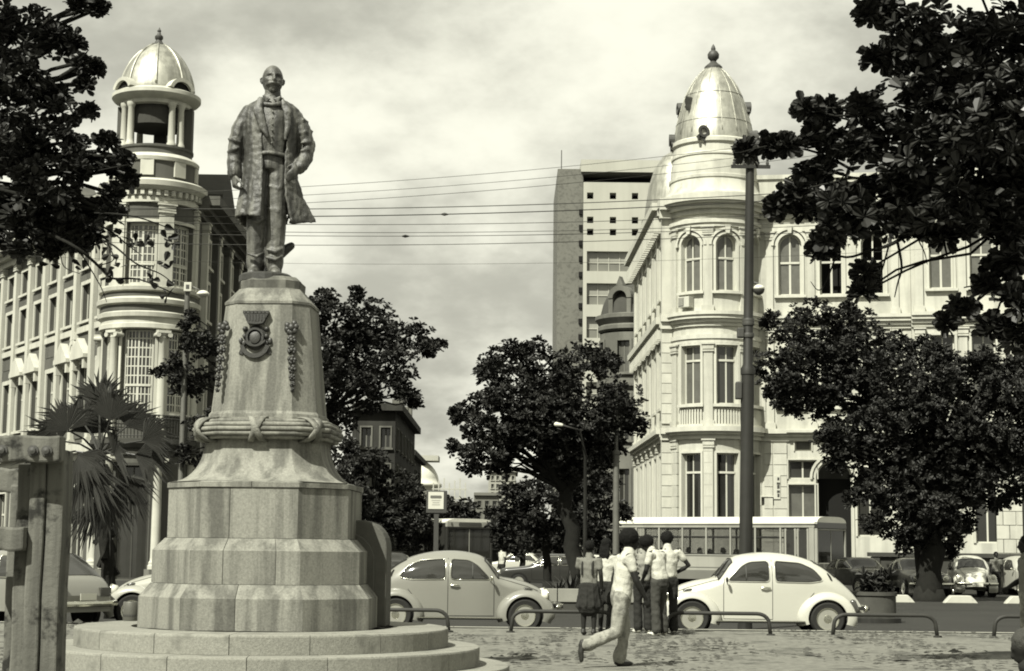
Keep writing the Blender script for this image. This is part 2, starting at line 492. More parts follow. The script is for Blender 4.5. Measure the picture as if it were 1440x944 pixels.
def octo(a, c): return [(-a + c, -a), (a - c, -a), (a, -a + c), (a, a - c), (a - c, a), (-a + c, a), (-a, a - c), (-a, -a + c)]
def oct_loft(levels):
    mb = MB(); vs, fs = [], []
    for z, a, c in levels: vs += [(x, y, z) for x, y in octo(a, c)]
    for j in range(len(levels) - 1):
        for i in range(8): fs.append((j * 8 + i, j * 8 + (i + 1) % 8, (j + 1) * 8 + (i + 1) % 8, (j + 1) * 8 + i))
    fs += [tuple(range(7, -1, -1)), tuple((len(levels) - 1) * 8 + i for i in range(8))]
    return mb.add(vs, fs)
def tier(name, levels, splits, mt=m_granite):
    """octagonal tier as a ring of stone blocks: levels of the outer profile, joints at split fractions on the broad faces"""
    zb, zt = levels[0][0], levels[-1][0]
    amin = min(a for _, a, _ in levels)
    core = oct_loft([(zb, amin - .016, levels[0][2] * .98), (zt - .016, amin - .016, levels[-1][2] * .98)]).build(name, m_joint, mon)
    for i in range(8):
        sp = splits if i % 2 == 0 else [0, 1]
        for s0, s1 in zip(sp[:-1], sp[1:]):
            vs = []
            for z, a, c in levels:
                o = octo(a, c); q = octo(a - .2, c * .95)
                P0, P1 = Vector(o[i]), Vector(o[(i + 1) % 8]); Q0, Q1 = Vector(q[i]), Vector(q[(i + 1) % 8])
                d = 0.0035 / (P1 - P0).length
                a0 = s0 + (d if s0 > 0 else 0); a1 = s1 - (d if s1 < 1 else 0)
                for u, A, B in ((a0, P0, P1), (a1, P0, P1), (a1, Q0, Q1), (a0, Q0, Q1)):
                    p = A.lerp(B, u); vs.append((p.x, p.y, z))
            n = len(levels); fs = [(3, 2, 1, 0), tuple((n - 1) * 4 + k for k in range(4))]
            for j in range(n - 1):
                for k in range(4): fs.append((j * 4 + k, j * 4 + (k + 1) % 4, (j + 1) * 4 + (k + 1) % 4, (j + 1) * 4 + k))
            MB().add(vs, fs).build('stone', mt, core)
def wd(px): return px / 131.0 / 2
z885, z840, z820, z775, z755, z680, z620 = 0.57, zm(842), zm(822), zm(775), zm(757), zm(681), zm(622)
tier('base_plinth', [(0.57, wd(336), .62), (z840, wd(336), .62), (z820 - .004, wd(306), .56)], [0, .45, 1])
tier('lower_dado', [(z820, wd(304), .56), (z775, wd(304), .56), (z755 - .004, wd(272), .5)], [0, .3, .78, 1])
tier('upper_dado', [(z755, wd(266), .48), (z680 - .035, wd(266), .48)], [0, .3, 1])
tier('dado_cap', [(z680 - .03, wd(270), .485), (z680 + .02, wd(270), .485), (z680 + .03, wd(262), .47)], [0, .52, 1])
z617, z588, z580 = zm(619), zm(588), zm(581)
prof = []
for i in range(11):
    t = i / 10.0
    ang = t * PI / 2
    a = wd(262) - (wd(262) - wd(172)) * math.sin(ang) ** 0.85
    z = z680 + .031 + (z617 - z680 - .03) * (1 - math.cos(ang)) ** 0.9
    prof.append((z, a, a * .42))
MBs = oct_loft(prof); MBs.build('scotia', m_granite, mon, angle=25)
# bundled-reed torus with crossed ribbons
zc = (z617 + z588) / 2; hz = (z588 - z617) / 2
tor = MB()
def oct_r(a, c, ang):
    """radius of the octagon outline at angle"""
    best = 1e9
    for k in range(8):
        th = k * PI / 4
        dist = a if k % 2 == 0 else (2 * a - c) / math.sqrt(2)
        cs = math.cos(ang - th)
        if cs > 0.05: best = min(best, dist / cs)
    return best
at_, ct_ = wd(178), .3
nv = 96
def ring_pts(off, z):
    out_ = []
    for i in range(nv):
        g = 2 * PI * i / nv; r = oct_r(at_ + off, ct_, g)
        out_.append((r * math.cos(g), r * math.sin(g), z))
    return out_
def ring_tube(name, off, z, r, n=8, parent=None, mt=m_granite):
    p = ring_pts(off, z); vs, fs = [], []
    for i in range(nv):
        q = Vector(p[i]); u = Vector((q.x, q.y, 0)).normalized()
        for k in range(n):
            t = 2 * PI * k / n
            vs.append(q + u * r * math.cos(t) + Vector((0, 0, r * math.sin(t))))
    for i in range(nv):
        for k in range(n): fs.append((i * n + k, i * n + (k + 1) % n, ((i + 1) % nv) * n + (k + 1) % n, ((i + 1) % nv) * n + k))
    return MB().add(vs, fs).build(name, mt, parent, True)
torus = ring_tube('torus_moulding', 0.0, zc, hz * .88, 14, mon)
for k, t in enumerate((-62, -30, 0, 30, 62)):
    ring_tube('reed', hz * .80 * math.cos(R(t)), zc + hz * .80 * math.sin(R(t)), hz * .23, 6, torus)
def ribbon(u0, u1):
    """band over the front of the torus from u0 (bottom) to u1 (top)"""
    vs, fs = [], []
    m = 14
    for i in range(m + 1):
        t = -100 + 200 * i / m
        u = u0 + (u1 - u0) * i / m
        for du in (-.035, .035):
            g = -PI / 2 + (u + du) / 0.72
            r = oct_r(at_ + hz * 1.09 * math.cos(R(t)), ct_, g)
            vs.append((r * math.cos(g), r * math.sin(g), zc + hz * 1.09 * math.sin(R(t))))
    for i in range(m): fs.append((2 * i, 2 * i + 1, 2 * i + 3, 2 * i + 2))
    o = MB().add(vs, fs).build('ribbon', m_granite, torus, True)
    sl = o.modifiers.new('s', 'SOLIDIFY'); sl.thickness = 0.02; sl.offset = 0
for c in (-.62, 0.0, .58):
    ribbon(c - .09, c + .09); ribbon(c + .09, c - .09)
z425, z405, z385 = zm(427), zm(405), zm(384)
oct_loft([(z617, wd(172), .28), (z588 + .01, wd(172), .28)]).build('torus_core', m_granite, mon)
oct_loft([(z588 - .01, wd(166), .25), (z580, wd(164), .25), (z580 + .03, wd(158), .24), (z425, wd(127), .17)]).build('die', m_granite, mon)
oct_loft([(z425 + .002, wd(130), .18), (z425 + .03, wd(130), .18), (z425 + .06, wd(122), .165), (z405, wd(96), .12), (z405 + .02, wd(92), .12)]).build('die_cap', m_granite, mon)
oct_loft([(z405 + .021, wd(88), .13), (z385 - .05, wd(90), .14), (z385 - .03, wd(82), .12), (z385, wd(76), .12)]).build('statue_base', mat('stained_granite', 0.16, .9, .4, 12, .4, 50, streak=.4), mon)
# rounded slab standing against the right flank
sl = []
xa, xb, zt_ = .80, 1.38, zm(728)
for x, z in ((xa, .57), (xb, .57), (xb, zt_ - .30)): sl.append((x, z))
for i in range(1, 9):
    t = PI / 2 * i / 8
    sl.append((xb - .30 + .30 * math.cos(t), zt_ - .30 + .30 * math.sin(t)))
sl.append((xa, zt_))
so = MB().prism(sl, .1, .55).build('flank_slab', mat('dark_granite', 0.10, .85, .2, 12, .3, 60), mon, bevel=.02)
sl2 = [(x - .14 if x > 1 else x, z - .14 if z > 1 else z) for x, z in sl]
MB().prism(sl2, .06, .0985).build('panel', MATS['dark_granite'], so, bevel=.01)

# relief on the front of the die: interpolate the face plane
def face_y(z):
    t = (z - (z580 + .03)) / (z425 - z580 - .03)
    return -(wd(158) + (wd(127) - wd(158)) * t)
def relief_pt(px, py, off=0.0):
    z = zat(px, py, YM - .55)
    x = at(px, py, YM - .55).x - MX
    return Vector((x, face_y(z) - off, z))
crest = MB()
def disc(c, rx, rz, h, n=20):
    """low dome of relief on the die face"""
    vs = [c + Vector((0, -h, 0))]; fs = []
    for ring, (q, hh) in enumerate(((.75, .85), (1.0, .0))):
        for i in range(n):
            t = 2 * PI * i / n
            z = c.z + rz * q * math.sin(t)
            vs.append(Vector((c.x + rx * q * math.cos(t), face_y(z) - h * hh + .01, z)))
    for i in range(n):
        k = (i + 1) % n
        fs += [(0, 1 + i, 1 + k), (1 + i, 1 + n + i, 1 + n + k, 1 + k)]
    crest.add(vs, fs)
c0 = relief_pt(361, 474)
arms = None
disc(c0 + Vector((0, 0, .0)), .150, .175, .05)
disc(c0, .092, .105, .085)
crest.band(c0.x, c0.z, .095, .12, c0.y - .075, c0.y + .02, 0, 2 * PI, 24)
for sx in (-1, 1):
    for dz, rr in ((.11, .04), (.02, .035), (-.07, .035)):
        disc(c0 + Vector((sx * .145, 0, dz)), rr, rr, .06, 10)
    disc(c0 + Vector((sx * .195, 0, -.04)), .03, .045, .06, 10)
    crest.prism([(c0.x + sx * .17, c0.z - .09), (c0.x + sx * .215, c0.z - .2), (c0.x + sx * .16, c0.z - .22)][::sx], c0.y - .04, c0.y + .03)
crest.band(c0.x, c0.z - .055, .15, .205, c0.y - .07, c0.y + .03, R(195), R(345), 18)
crest.band(c0.x, c0.z + .06, .16, .18, c0.y - .085, c0.y + .03, R(215), R(325), 14)
zt0 = c0.z + .18
crest.prism([(c0.x - .10, zt0), (c0.x + .10, zt0), (c0.x + .165, zt0 + .12), (c0.x - .165, zt0 + .12)], face_y(zt0) - .07, face_y(zt0) + .05)
for i in range(7):
    u = -0.15 + .05 * i
    crest.box(c0.x + u - .019, c0.x + u + .019, face_y(zt0) - .075, face_y(zt0) + .06, zt0 + .12, zt0 + .155)
    crest.box(c0.x + u * .8 - .006, c0.x + u * .8 + .006, face_y(zt0) - .078, face_y(zt0) - .06, zt0 + .03, zt0 + .11)
crest.band(c0.x, zt0 + .35, .345, .365, face_y(zt0) - .085, face_y(zt0) + .02, R(253), R(287), 10)
crest.v = [tuple(c0 + Vector(((v[0] - c0.x) * .86, (v[1] - face_y(v[2])) * .9 + face_y(c0.z + (v[2] - c0.z) * .84) - c0.y, (v[2] - c0.z) * .84))) for v in crest.v]
crest.build('coat_of_arms', m_bronze_dark, mon, angle=40)
def garland(p0, p1, sizes, name):
    g = MB()
    tot = sum(sizes); acc = 0
    for s_ in sizes:
        t = (acc + s_ / 2) / tot; acc += s_
        px = p0[0] + (p1[0] - p0[0]) * t; py = p0[1] + (p1[1] - p0[1]) * t
        c = relief_pt(px, py); r = s_ / 131 / 2 * 1.0
        n = 7
        for k in range(n):
            q = 2 * PI * k / n + rng.random()
            g.ball(c + Vector((math.cos(q) * r * .62, -.008, math.sin(q) * r * .62)), (r * .42, .026, r * .42), 7, 5)
        g.ball(c + Vector((0, -.015, 0)), (r * .5, .035, r * .5), 8, 5)
    return g.build('garland', m_bronze_dark, mon, True)
garland((415, 449), (419, 552), (22, 15, 14, 14, 13, 11, 9, 7), 'r')
garland((312, 449), (304, 552), (20, 15, 14, 14, 13, 11, 9, 7), 'l')

# small can left on the top step
can = thing('metal_can', 'small dark metal can standing on the top step left of the pedestal', 'can', (at(184, 874, YM + 0.9).x, YM + .9, .57))
MB().lathe([(.085, 0), (.09, .01), (.09, .20), (.085, .21), (.075, .21), (.07, .03)], n=20).build('can_body', mat('dull_tin', .10, .5, .2, 9, metal=.3), can, angle=40)
MB().lathe([(.094, .05), (.094, .07)], n=20, cap=False).build('can_band', m_iron, can)

# ---------------------------------------------------------------- statue
SZ = z385 - .005
stt = thing('statue', 'weathered bronze standing statue of a bald moustached man in a long open frock coat', 'statue', (MX - .085, YM, SZ), R(6))
stt.scale = (.965, 1.0, 1.072)
b = MB()
def CH(*a, **k): b.cap_chain(*a, **k)
b.loft([(-.0, 0, 1.12), (0, -.0, 1.27), (.0, -.01, 1.45), (.0, -.01, 1.62), (0, 0, 1.77), (.0, .0, 1.86), (.0, -.0, 1.92)],
       [(.205, .15), (.205, .155), (.21, .17), (.235, .175), (.24, .15), (.13, .11), (.085, .085)], (1, 0, 0), 20)
CH([(.02, 0, 1.88), (.015, -.02, 2.0)], [.098, .09])
CH([(.10, 0, 1.16), (.10, -.02, .66), (.09, .0, .14)], [(.135, .13), (.115, .115), (.10, .10)], side=(1, 0, 0))
CH([(-.10, .02, 1.16), (-.125, .0, .66), (-.125, .04, .14)], [(.135, .13), (.115, .115), (.10, .10)], side=(1, 0, 0))
for x, y in ((.095, 0.), (-.13, .03)):
    CH([(x, y + .04, .07), (x, y - .07, .07), (x + (.02 if x > 0 else -.02), y - .20, .045)], [(.065, .07), (.07, .065), (.055, .04)], side=(1, 0, 0))
# trouser folds
for z, x in ((.95, .1), (.72, .1), (.3, .09), (.22, .09), (.25, -.12), (.6, -.12)):
    CH([(x - .09, -.10, z), (x + .02, -.125, z - .03), (x + .09, -.08, z + .02)], [.016, .02, .012])
# hands: palm, fingers, thumb
def hand(w0, w1, side, pal_n, curl, R_=.038, sc_=1.15):
    """from wrist w0 towards knuckles w1; side = direction of the thumb; pal_n = palm normal"""
    w0, w1 = Vector(w0), Vector(w1); d = (w1 - w0).normalized(); side = Vector(side).normalized(); pn = Vector(pal_n).normalized()
    CH([w0, w0.lerp(w1, .5), w1], [(.042 * sc_, .026 * sc_), (.05 * sc_, .028 * sc_), (.05 * sc_, .024 * sc_)], side=side)
    for k, (o, ln) in enumerate(((.036, .075), (.012, .085), (-.012, .08), (-.035, .062))):
        p = w1 + side * o * sc_
        q = p + (d * math.cos(curl) + pn * math.sin(curl)) * ln * .55 * sc_
        r = q + (d * math.cos(curl * 2) + pn * math.sin(curl * 2)) * ln * .5 * sc_
        CH([p, q, r], [.0135 * sc_, .012 * sc_, .010 * sc_], n=8)
    p = w0.lerp(w1, .3) + side * .05 * sc_
    CH([p, p + (d * .6 + side * .5 + pn * .4) * .05 * sc_, p + (d * 1.1 + side * .45 + pn * .8) * .08 * sc_], [.017 * sc_, .015 * sc_, .012 * sc_], n=8)
hand((-.385, -.06, 1.06), (-.375, -.10, .95), (.3, -1, 0), (1, .2, 0), .75)
hand((.33, -.11, 1.14), (.265, -.17, 1.07), (-.3, -.3, 1), (-.3, .8, -.2), .35)
body = remeshed(b, 'body', .013, m_bronze, stt, 2, .006, 14)
def bronze_head():
    nu, nv_ = 64, 48
    V = []; rx, ry, rz = .122, .142, .165
    for j in range(nv_ + 1):
        a = -PI / 2 + PI * j / nv_
        for i in range(nu):
            q = 2 * PI * i / nu
            V.append((math.cos(a) * math.cos(q), math.cos(a) * math.sin(q), math.sin(a)))
    U = np.array(V); P = U * np.array([rx, ry, rz])
    t = np.clip((-.01 - P[:, 2]) / .15, 0, 1)
    P[:, 0] *= 1 - .26 * t; P[:, 1] *= np.where(P[:, 1] > 0, 1 - .30 * t, 1 - .06 * t)
    front = np.clip(-U[:, 1] * 1.6, 0, 1) ** .7
    x, z = P[:, 0].copy(), P[:, 2].copy()
    d = np.zeros(len(P))
    g = lambda cx, cz, sx, sz, h: h * np.exp(-((x - cx) / sx) ** 2 - ((z - cz) / sz) ** 2)
    for sg in (-1, 1):
        d += g(sg * .048, .012, .028, .019, -.030) + g(sg * .047, .010, .015, .011, .017) + g(sg * .05, .043, .036, .012, .014)
        d += g(sg * .068, -.028, .026, .022, .012) + g(sg * .035, -.062, .034, .013, .030) + g(sg * .078, -.070, .022, .014, .020)
    d += g(0, .0, .013, .040, .030) + g(0, -.028, .020, .016, .034) + g(0, -.084, .034, .007, -.012) + g(0, -.097, .030, .012, .010) + g(0, -.135, .045, .030, .022)
    d += .004 * np.sin(x * 140) * np.exp(-((z + .13) / .04) ** 2)
    P[:, 1] -= d * front
    M = Matrix.Rotation(R(9), 3, 'Z') @ Matrix.Rotation(R(-4), 3, 'X')
    fs = [(j * nu + i, j * nu + (i + 1) % nu, (j + 1) * nu + (i + 1) % nu, (j + 1) * nu + i) for j in range(nv_) for i in range(nu)]
    h = MB().add([Vector((.012, -.02, 2.062)) + M @ Vector(p) for p in P], fs).build('head', m_bronze, stt, True)
    for sg in (-1, 1):
        e = MB(lambda a, b_, c: tuple(Vector((.012, -.02, 2.062)) + M @ Vector((a, b_, c))))
        e.cap_chain([(sg * .119, .012, .032), (sg * .134, .022, .022), (sg * .132, .020, -.008), (sg * .121, .010, -.030)], [(.010, .008), (.013, .010), (.012, .010), (.008, .007)], n=8)
        e.build('ear', m_bronze, h, True)
bronze_head()
# coat: thick open shell from shoulders to hem, plus sleeves
b = MB()
lev = [(1.875, .13, .12, 40), (1.83, .24, .15, 34), (1.77, .31, .185, 30), (1.62, .325, .205, 34), (1.45, .31, .205, 34), (1.27, .30, .205, 28), (1.05, .315, .215, 24), (.85, .335, .24, 22), (.60, .365, .27, 22)]
na = 34
th = .03
vs, fs = [], []
for z, rx, ry, op in lev:
    for side_ in (0, 1):
        for i in range(na + 1):
            # the opening faces the viewer and is wider on the viewer's right, where the coat is pushed back
            a0, a1 = -90 - op * .55, -90 + op * 1.25
            if z < 1.4: a1 = -90 + op * 1.25 + (1.4 - z) * 8
            t = R(a0 - (360 - (a1 - a0)) * i / na)
            k = 1 - side_ * th / rx
            fl = 1.0
            if z < 1.25: fl = 1 + (.06 * math.sin(i * 1.15) + .035 * math.sin(i * 2.6 + 1)) * (1.25 - z) / .6
            x = rx * k * fl * math.cos(t); y = ry * k * fl * math.sin(t)
            if z < 1.0 and x > .15: x += (1.0 - z) * .32 * (x - .15) / .2; y += (1.0 - z) * .1
            zz = z + (.035 * math.sin(t * 2 + .5) if z < .65 else 0)
            vs.append((x + .01, y + .01, zz))
m = na + 1
nl = len(lev)
for j in range(nl - 1):
    for i in range(na):
        a = j * 2 * m + i; c = (j + 1) * 2 * m + i
        fs.append((a, a + 1, c + 1, c)); fs.append((a + m, c + m, c + m + 1, a + m + 1))
    for i in (0, na):
        a = j * 2 * m + i; c = (j + 1) * 2 * m + i
        fs.append((a, c, c + m, a + m) if i == 0 else (a, a + m, c + m, c))
for j in (0, nl - 1):
    for i in range(na):
        a = j * 2 * m + i
        fs.append((a, a + m, a + m + 1, a + 1) if j == 0 else (a, a + 1, a + m + 1, a + m))
b.add(vs, fs)
CH([(-.25, .02, 1.735), (-.345, .03, 1.55), (-.385, .02, 1.36), (-.395, -.02, 1.2), (-.385, -.055, 1.075)], [(.085, .10), (.098, .115), (.088, .10), (.08, .09), (.078, .085)], side=(1, 0, 0))
CH([(.25, .02, 1.735), (.36, .04, 1.57), (.425, .05, 1.40), (.41, -.0, 1.28), (.345, -.09, 1.155)], [(.085, .10), (.10, .115), (.092, .10), (.085, .09), (.075, .08)], side=(1, 0, 0))
for p, q in (((.33, -.06, 1.52), (.47, .02, 1.56)), ((.36, -.07, 1.42), (.50, .03, 1.45)), ((.36, -.08, 1.33), (.47, -.02, 1.36)), ((.31, -.06, 1.66), (.42, .03, 1.66)),
             ((-.46, -.03, 1.44), (-.33, -.09, 1.40)), ((-.46, -.05, 1.30), (-.34, -.10, 1.34)), ((-.45, -.04, 1.22), (-.35, -.10, 1.20))):
    p, q = Vector(p), Vector(q)
    CH([p, p.lerp(q, .5) + Vector((0, -.035, 0)), q], [.014, .022, .014])
# lapels and collar
CH([(-.11, -.13, 1.86), (-.14, -.185, 1.72), (-.075, -.20, 1.55), (-.02, -.205, 1.44)], [(.03, .016), (.062, .018), (.05, .018), (.02, .014)], side=(1, 0, .3))
CH([(.12, -.12, 1.86), (.19, -.17, 1.72), (.20, -.185, 1.55), (.18, -.19, 1.42)], [(.03, .016), (.05, .018), (.04, .018), (.02, .014)], side=(1, 0, -.3))
remeshed(b, 'coat', .013, m_bronze, stt, 1, .009, 22)
# waistcoat edge, buttons, collar and bow
wv = MB()
for i in range(15):
    a = R(-150 + 120 * i / 14)
    wv.v.append((.217 * math.cos(a), .172 * math.sin(a) - .0, 1.30 - .02 * abs(math.cos(a))))
for i in range(15):
    a = R(-150 + 120 * i / 14)
    wv.v.append((.226 * math.cos(a), .182 * math.sin(a) - .0, 1.265 - .02 * abs(math.cos(a))))
wv.f = [(i, i + 1, i + 16, i + 15) for i in range(14)]
o = wv.build('waistcoat_hem', m_bronze, stt, True); q = o.modifiers.new('s', 'SOLIDIFY'); q.thickness = .03; q.offset = 0
for i in range(6):
    z = 1.38 + .065 * i
    MB().ball((.02 + .01, -.182 - .006 * math.sin(i), z), .012, 8, 6).build('button', m_bronze, stt, True)
MB().cap_chain([(-.075, -.14, 1.79), (.015, -.175, 1.78), (.11, -.145, 1.80)], [(.028, .02), (.018, .02), (.028, .02)], side=(0, 0, 1)).build('bow_tie', m_bronze, stt, True)
for sx in (-1, 1):
    MB().prism([(.015 + sx * .012, 1.845), (.015 + sx * .11, 1.885), (.015 + sx * .07, 1.80)][::sx], -.165, -.13).build('collar', m_bronze, stt, bevel=.01)
# low stump behind the legs that props the casting
MB().cap_chain([(.05, .2, 0.02), (.1, .22, .30), (.22, .2, .36), (.27, .19, .39)], [.11, .09, .05, .04], n=12).build('prop_stump', m_bronze_dark, stt, True)
MB().lathe([(.30, -.03), (.30, .03), (.27, .05)], n=24).build('plinth', m_bronze_dark, stt)
# ---------------------------------------------------------------- vehicles
def interp(tab, x):
    if x <= tab[0][0]: return tab[0][1]
    for (x0, y0), (x1, y1) in zip(tab[:-1], tab[1:]):
        if x <= x1:
            t = (x - x0) / (x1 - x0)
            return y0 + (y1 - y0) * t
    return tab[-1][1]
def smooth_tab(tab, n=6):
    """Catmull-Rom through the table points"""
    P = [tab[0]] + list(tab) + [tab[-1]]
    o = []
    for i in range(1, len(P) - 2):
        for k in range(n):
            t = k / n
            q = []
            for c in (0, 1):
                p0, p1, p2, p3 = P[i - 1][c], P[i][c], P[i + 1][c], P[i + 2][c]
                q.append(.5 * (2 * p1 + (p2 - p0) * t + (2 * p0 - 5 * p1 + 4 * p2 - p3) * t * t + (3 * p1 - p0 - 3 * p2 + p3) * t ** 3))
            o.append(tuple(q))
    o.append(tab[-1])
    return o
class Hull:
    """car body surface: side silhouette, belt line, half width; section = superellipse above the belt"""
    def __init__(s, top, belt, half, sill, roofpow=.62, side_in=.06, sillw=.97):
        s.top, s.belt, s.half, s.sill = top, belt, half, sill; s.rp = roofpow; s.sw = sillw
    def y_at(s, x, z):
        zb, zt, w = interp(s.belt, x), interp(s.top, x), interp(s.half, x)
        if z <= zb:
            zs = interp(s.sill, x); t = max(0, min(1, (z - zs) / max(zb - zs, .01)))
            return w * (s.sw + (1 - s.sw) * math.sin(t * PI / 2))
        q = min(1, (z - zb) / max(zt - zb, .01))
        c = (1 - q ** 2.0) ** .5
        return w * c ** s.rp * (1 - .0 * q)
    def build(s, name, mt, parent, x0, x1, nx=44, nz=9, nb=5):
        mb = MB(); vs, fs = [], []
        row = 2 * (nz + nb) + 1
        for i in range(nx + 1):
            x = x0 + (x1 - x0) * i / nx
            zs, zb, zt = interp(s.sill, x), interp(s.belt, x), interp(s.top, x)
            half = []
            for k in range(nb): half.append(zs + (zb - zs) * k / nb)
            pts = [(s.y_at(x, z), z) for z in half]
            for k in range(nz):
                a = PI / 2 * k / nz
                z = zb + (zt - zb) * math.sin(a); pts.append((s.y_at(x, z), z))
            pts.append((0, zt))
            line = pts + [(-y, z) for y, z in reversed(pts[:-1])]
            vs += [(x, y, z) for y, z in line]
        for i in range(nx):
            for k in range(row - 1):
                a = i * row + k
                fs.append((a, a + 1, a + row + 1, a + row))
            fs.append((i * row + row - 1, i * row, (i + 1) * row, (i + 1) * row + row - 1))
        fs.append(tuple(range(row))); fs.append(tuple(nx * row + k for k in range(row - 1, -1, -1)))
        return mb.add(vs, fs).build(name, mt, parent, angle=50)
    def panel(s, name, poly, side, mt, parent, off=.014, sub=7, bulge=0):
        """patch of polygon poly (x, z), convex, laid on the side surface"""
        cx = sum(p[0] for p in poly) / len(poly); cz = sum(p[1] for p in poly) / len(poly)
        vs = [(cx, cz)]; fs = []
        n = len(poly)
        for r in range(1, sub + 1):
            for p in poly: vs.append((cx + (p[0] - cx) * r / sub, cz + (p[1] - cz) * r / sub))
        for i in range(n): fs.append((0, 1 + i, 1 + (i + 1) % n))
        for r in range(sub - 1):
            for i in range(n):
                a, b_ = 1 + r * n + i, 1 + r * n + (i + 1) % n
                fs.append((a, a + n, b_ + n, b_))
        V = [(x, side * (s.y_at(x, z) + off), z) for x, z in vs]
        return MB().add(V, fs).build(name, mt, parent, True)
    def line(s, name, poly, side, mt, parent, r=.008, off=.002, closed=True, sub=4):
        p = []
        n = len(poly)
        for i in range(n if closed else n - 1):
            a, b_ = poly[i], poly[(i + 1) % n]
            for k in range(sub): p.append((a[0] + (b_[0] - a[0]) * k / sub, a[1] + (b_[1] - a[1]) * k / sub))
        p.append(poly[0] if closed else poly[-1])
        return MB().tube([(x, side * (s.y_at(x, z) + off), z) for x, z in p], r, 6).build(name, mt, parent, True)
def round_poly(poly, r=.06, n=4):
    o = []
    k = len(poly)
    for i in range(k):
        p, a, b_ = Vector(poly[i]), Vector(poly[i - 1]), Vector(poly[(i + 1) % k])
        u = (a - p); v = (b_ - p)
        d = min(r, u.length * .45, v.length * .45)
        q0, q1 = p + u.normalized() * d, p + v.normalized() * d
        for j in range(n + 1):
            t = j / n
            q = q0 * (1 - t) ** 2 + p * 2 * t * (1 - t) + q1 * t * t
            o.append((q.x, q.y))
    return o
def wheel(parent, x, y, side, r=.315, wdt=.15, slots=True):
    """tyre with rim and hub; side = +1 or -1 (outer face)"""
    w_ = MB(lambda a, b_, c: (x + a, y + side * c, r + b_)).lathe([(.19, -wdt / 2), (r - .05, -wdt / 2), (r - .012, -wdt / 2 + .02), (r, -wdt / 2 + .05), (r, wdt / 2 - .05), (r - .012, wdt / 2 - .018), (r - .04, wdt / 2), (.20, wdt / 2 - .01), (.19, wdt / 2 - .03)], n=36).build('wheel', m_rubber, parent, angle=40)
    T = lambda a, b_, c: (x + a, y + side * c, r + b_)
    MB(T).lathe([(0, wdt / 2 - .05), (.10, wdt / 2 - .045), (.16, wdt / 2 - .065), (.186, wdt / 2 - .03), (.198, wdt / 2 - .004), (.205, wdt / 2 - .012)], n=32).build('rim', m_rim, w_, angle=40)
    if slots:
        sl_ = MB(T)
        for k in range(16):
            a = 2 * PI * k / 16
            sl_.obox((.165 * math.cos(a), .165 * math.sin(a), wdt / 2 - .044), (math.cos(a), math.sin(a), 0), (-math.sin(a), math.cos(a), 0), (0, 0, 1), .020, .011, .012)
        sl_.build('rim_slots', m_black, w_)
    k_ = r / .315
    if slots: MB(T).lathe([(.178, wdt / 2 - .03), (.184, wdt / 2 + .0), (.200, wdt / 2 + .002), (.203, wdt / 2 - .01)], n=32, cap=False).build('trim_ring', m_chrome, w_, angle=50)
    MB(T).lathe([(.085, wdt / 2 - .045), (.083, wdt / 2 - .02), (.07, wdt / 2 - .006), (0, wdt / 2 - .002)], n=24).build('hub_cap', m_chrome, w_, angle=40)
    return w_

BT_TOP = smooth_tab([(-1.93, .46), (-1.86, .62), (-1.70, .82), (-1.48, 1.02), (-1.22, 1.235), (-.92, 1.385), (-.55, 1.475), (-.12, 1.50), (.22, 1.46), (.46, 1.37), (.60, 1.20), (.71, 1.06), (.80, 1.015), (1.05, .975), (1.30, .90), (1.52, .79), (1.68, .65), (1.76, .48)], 5)
BT_BELT = smooth_tab([(-1.93, .40), (-1.7, .60), (-1.3, .84), (-.9, .90), (0, .91), (.6, .90), (.9, .80), (1.4, .66), (1.76, .40)], 4)
BT_HALF = smooth_tab([(-1.93, .30), (-1.7, .43), (-1.35, .56), (-.9, .655), (-.3, .685), (.3, .67), (.62, .62), (.9, .55), (1.3, .46), (1.6, .36), (1.76, .22)], 4)
BT_SILL = [(-1.93, .38), (-1.2, .26), (1.3, .26), (1.76, .38)]
bt = Hull(BT_TOP, BT_BELT, BT_HALF, BT_SILL)
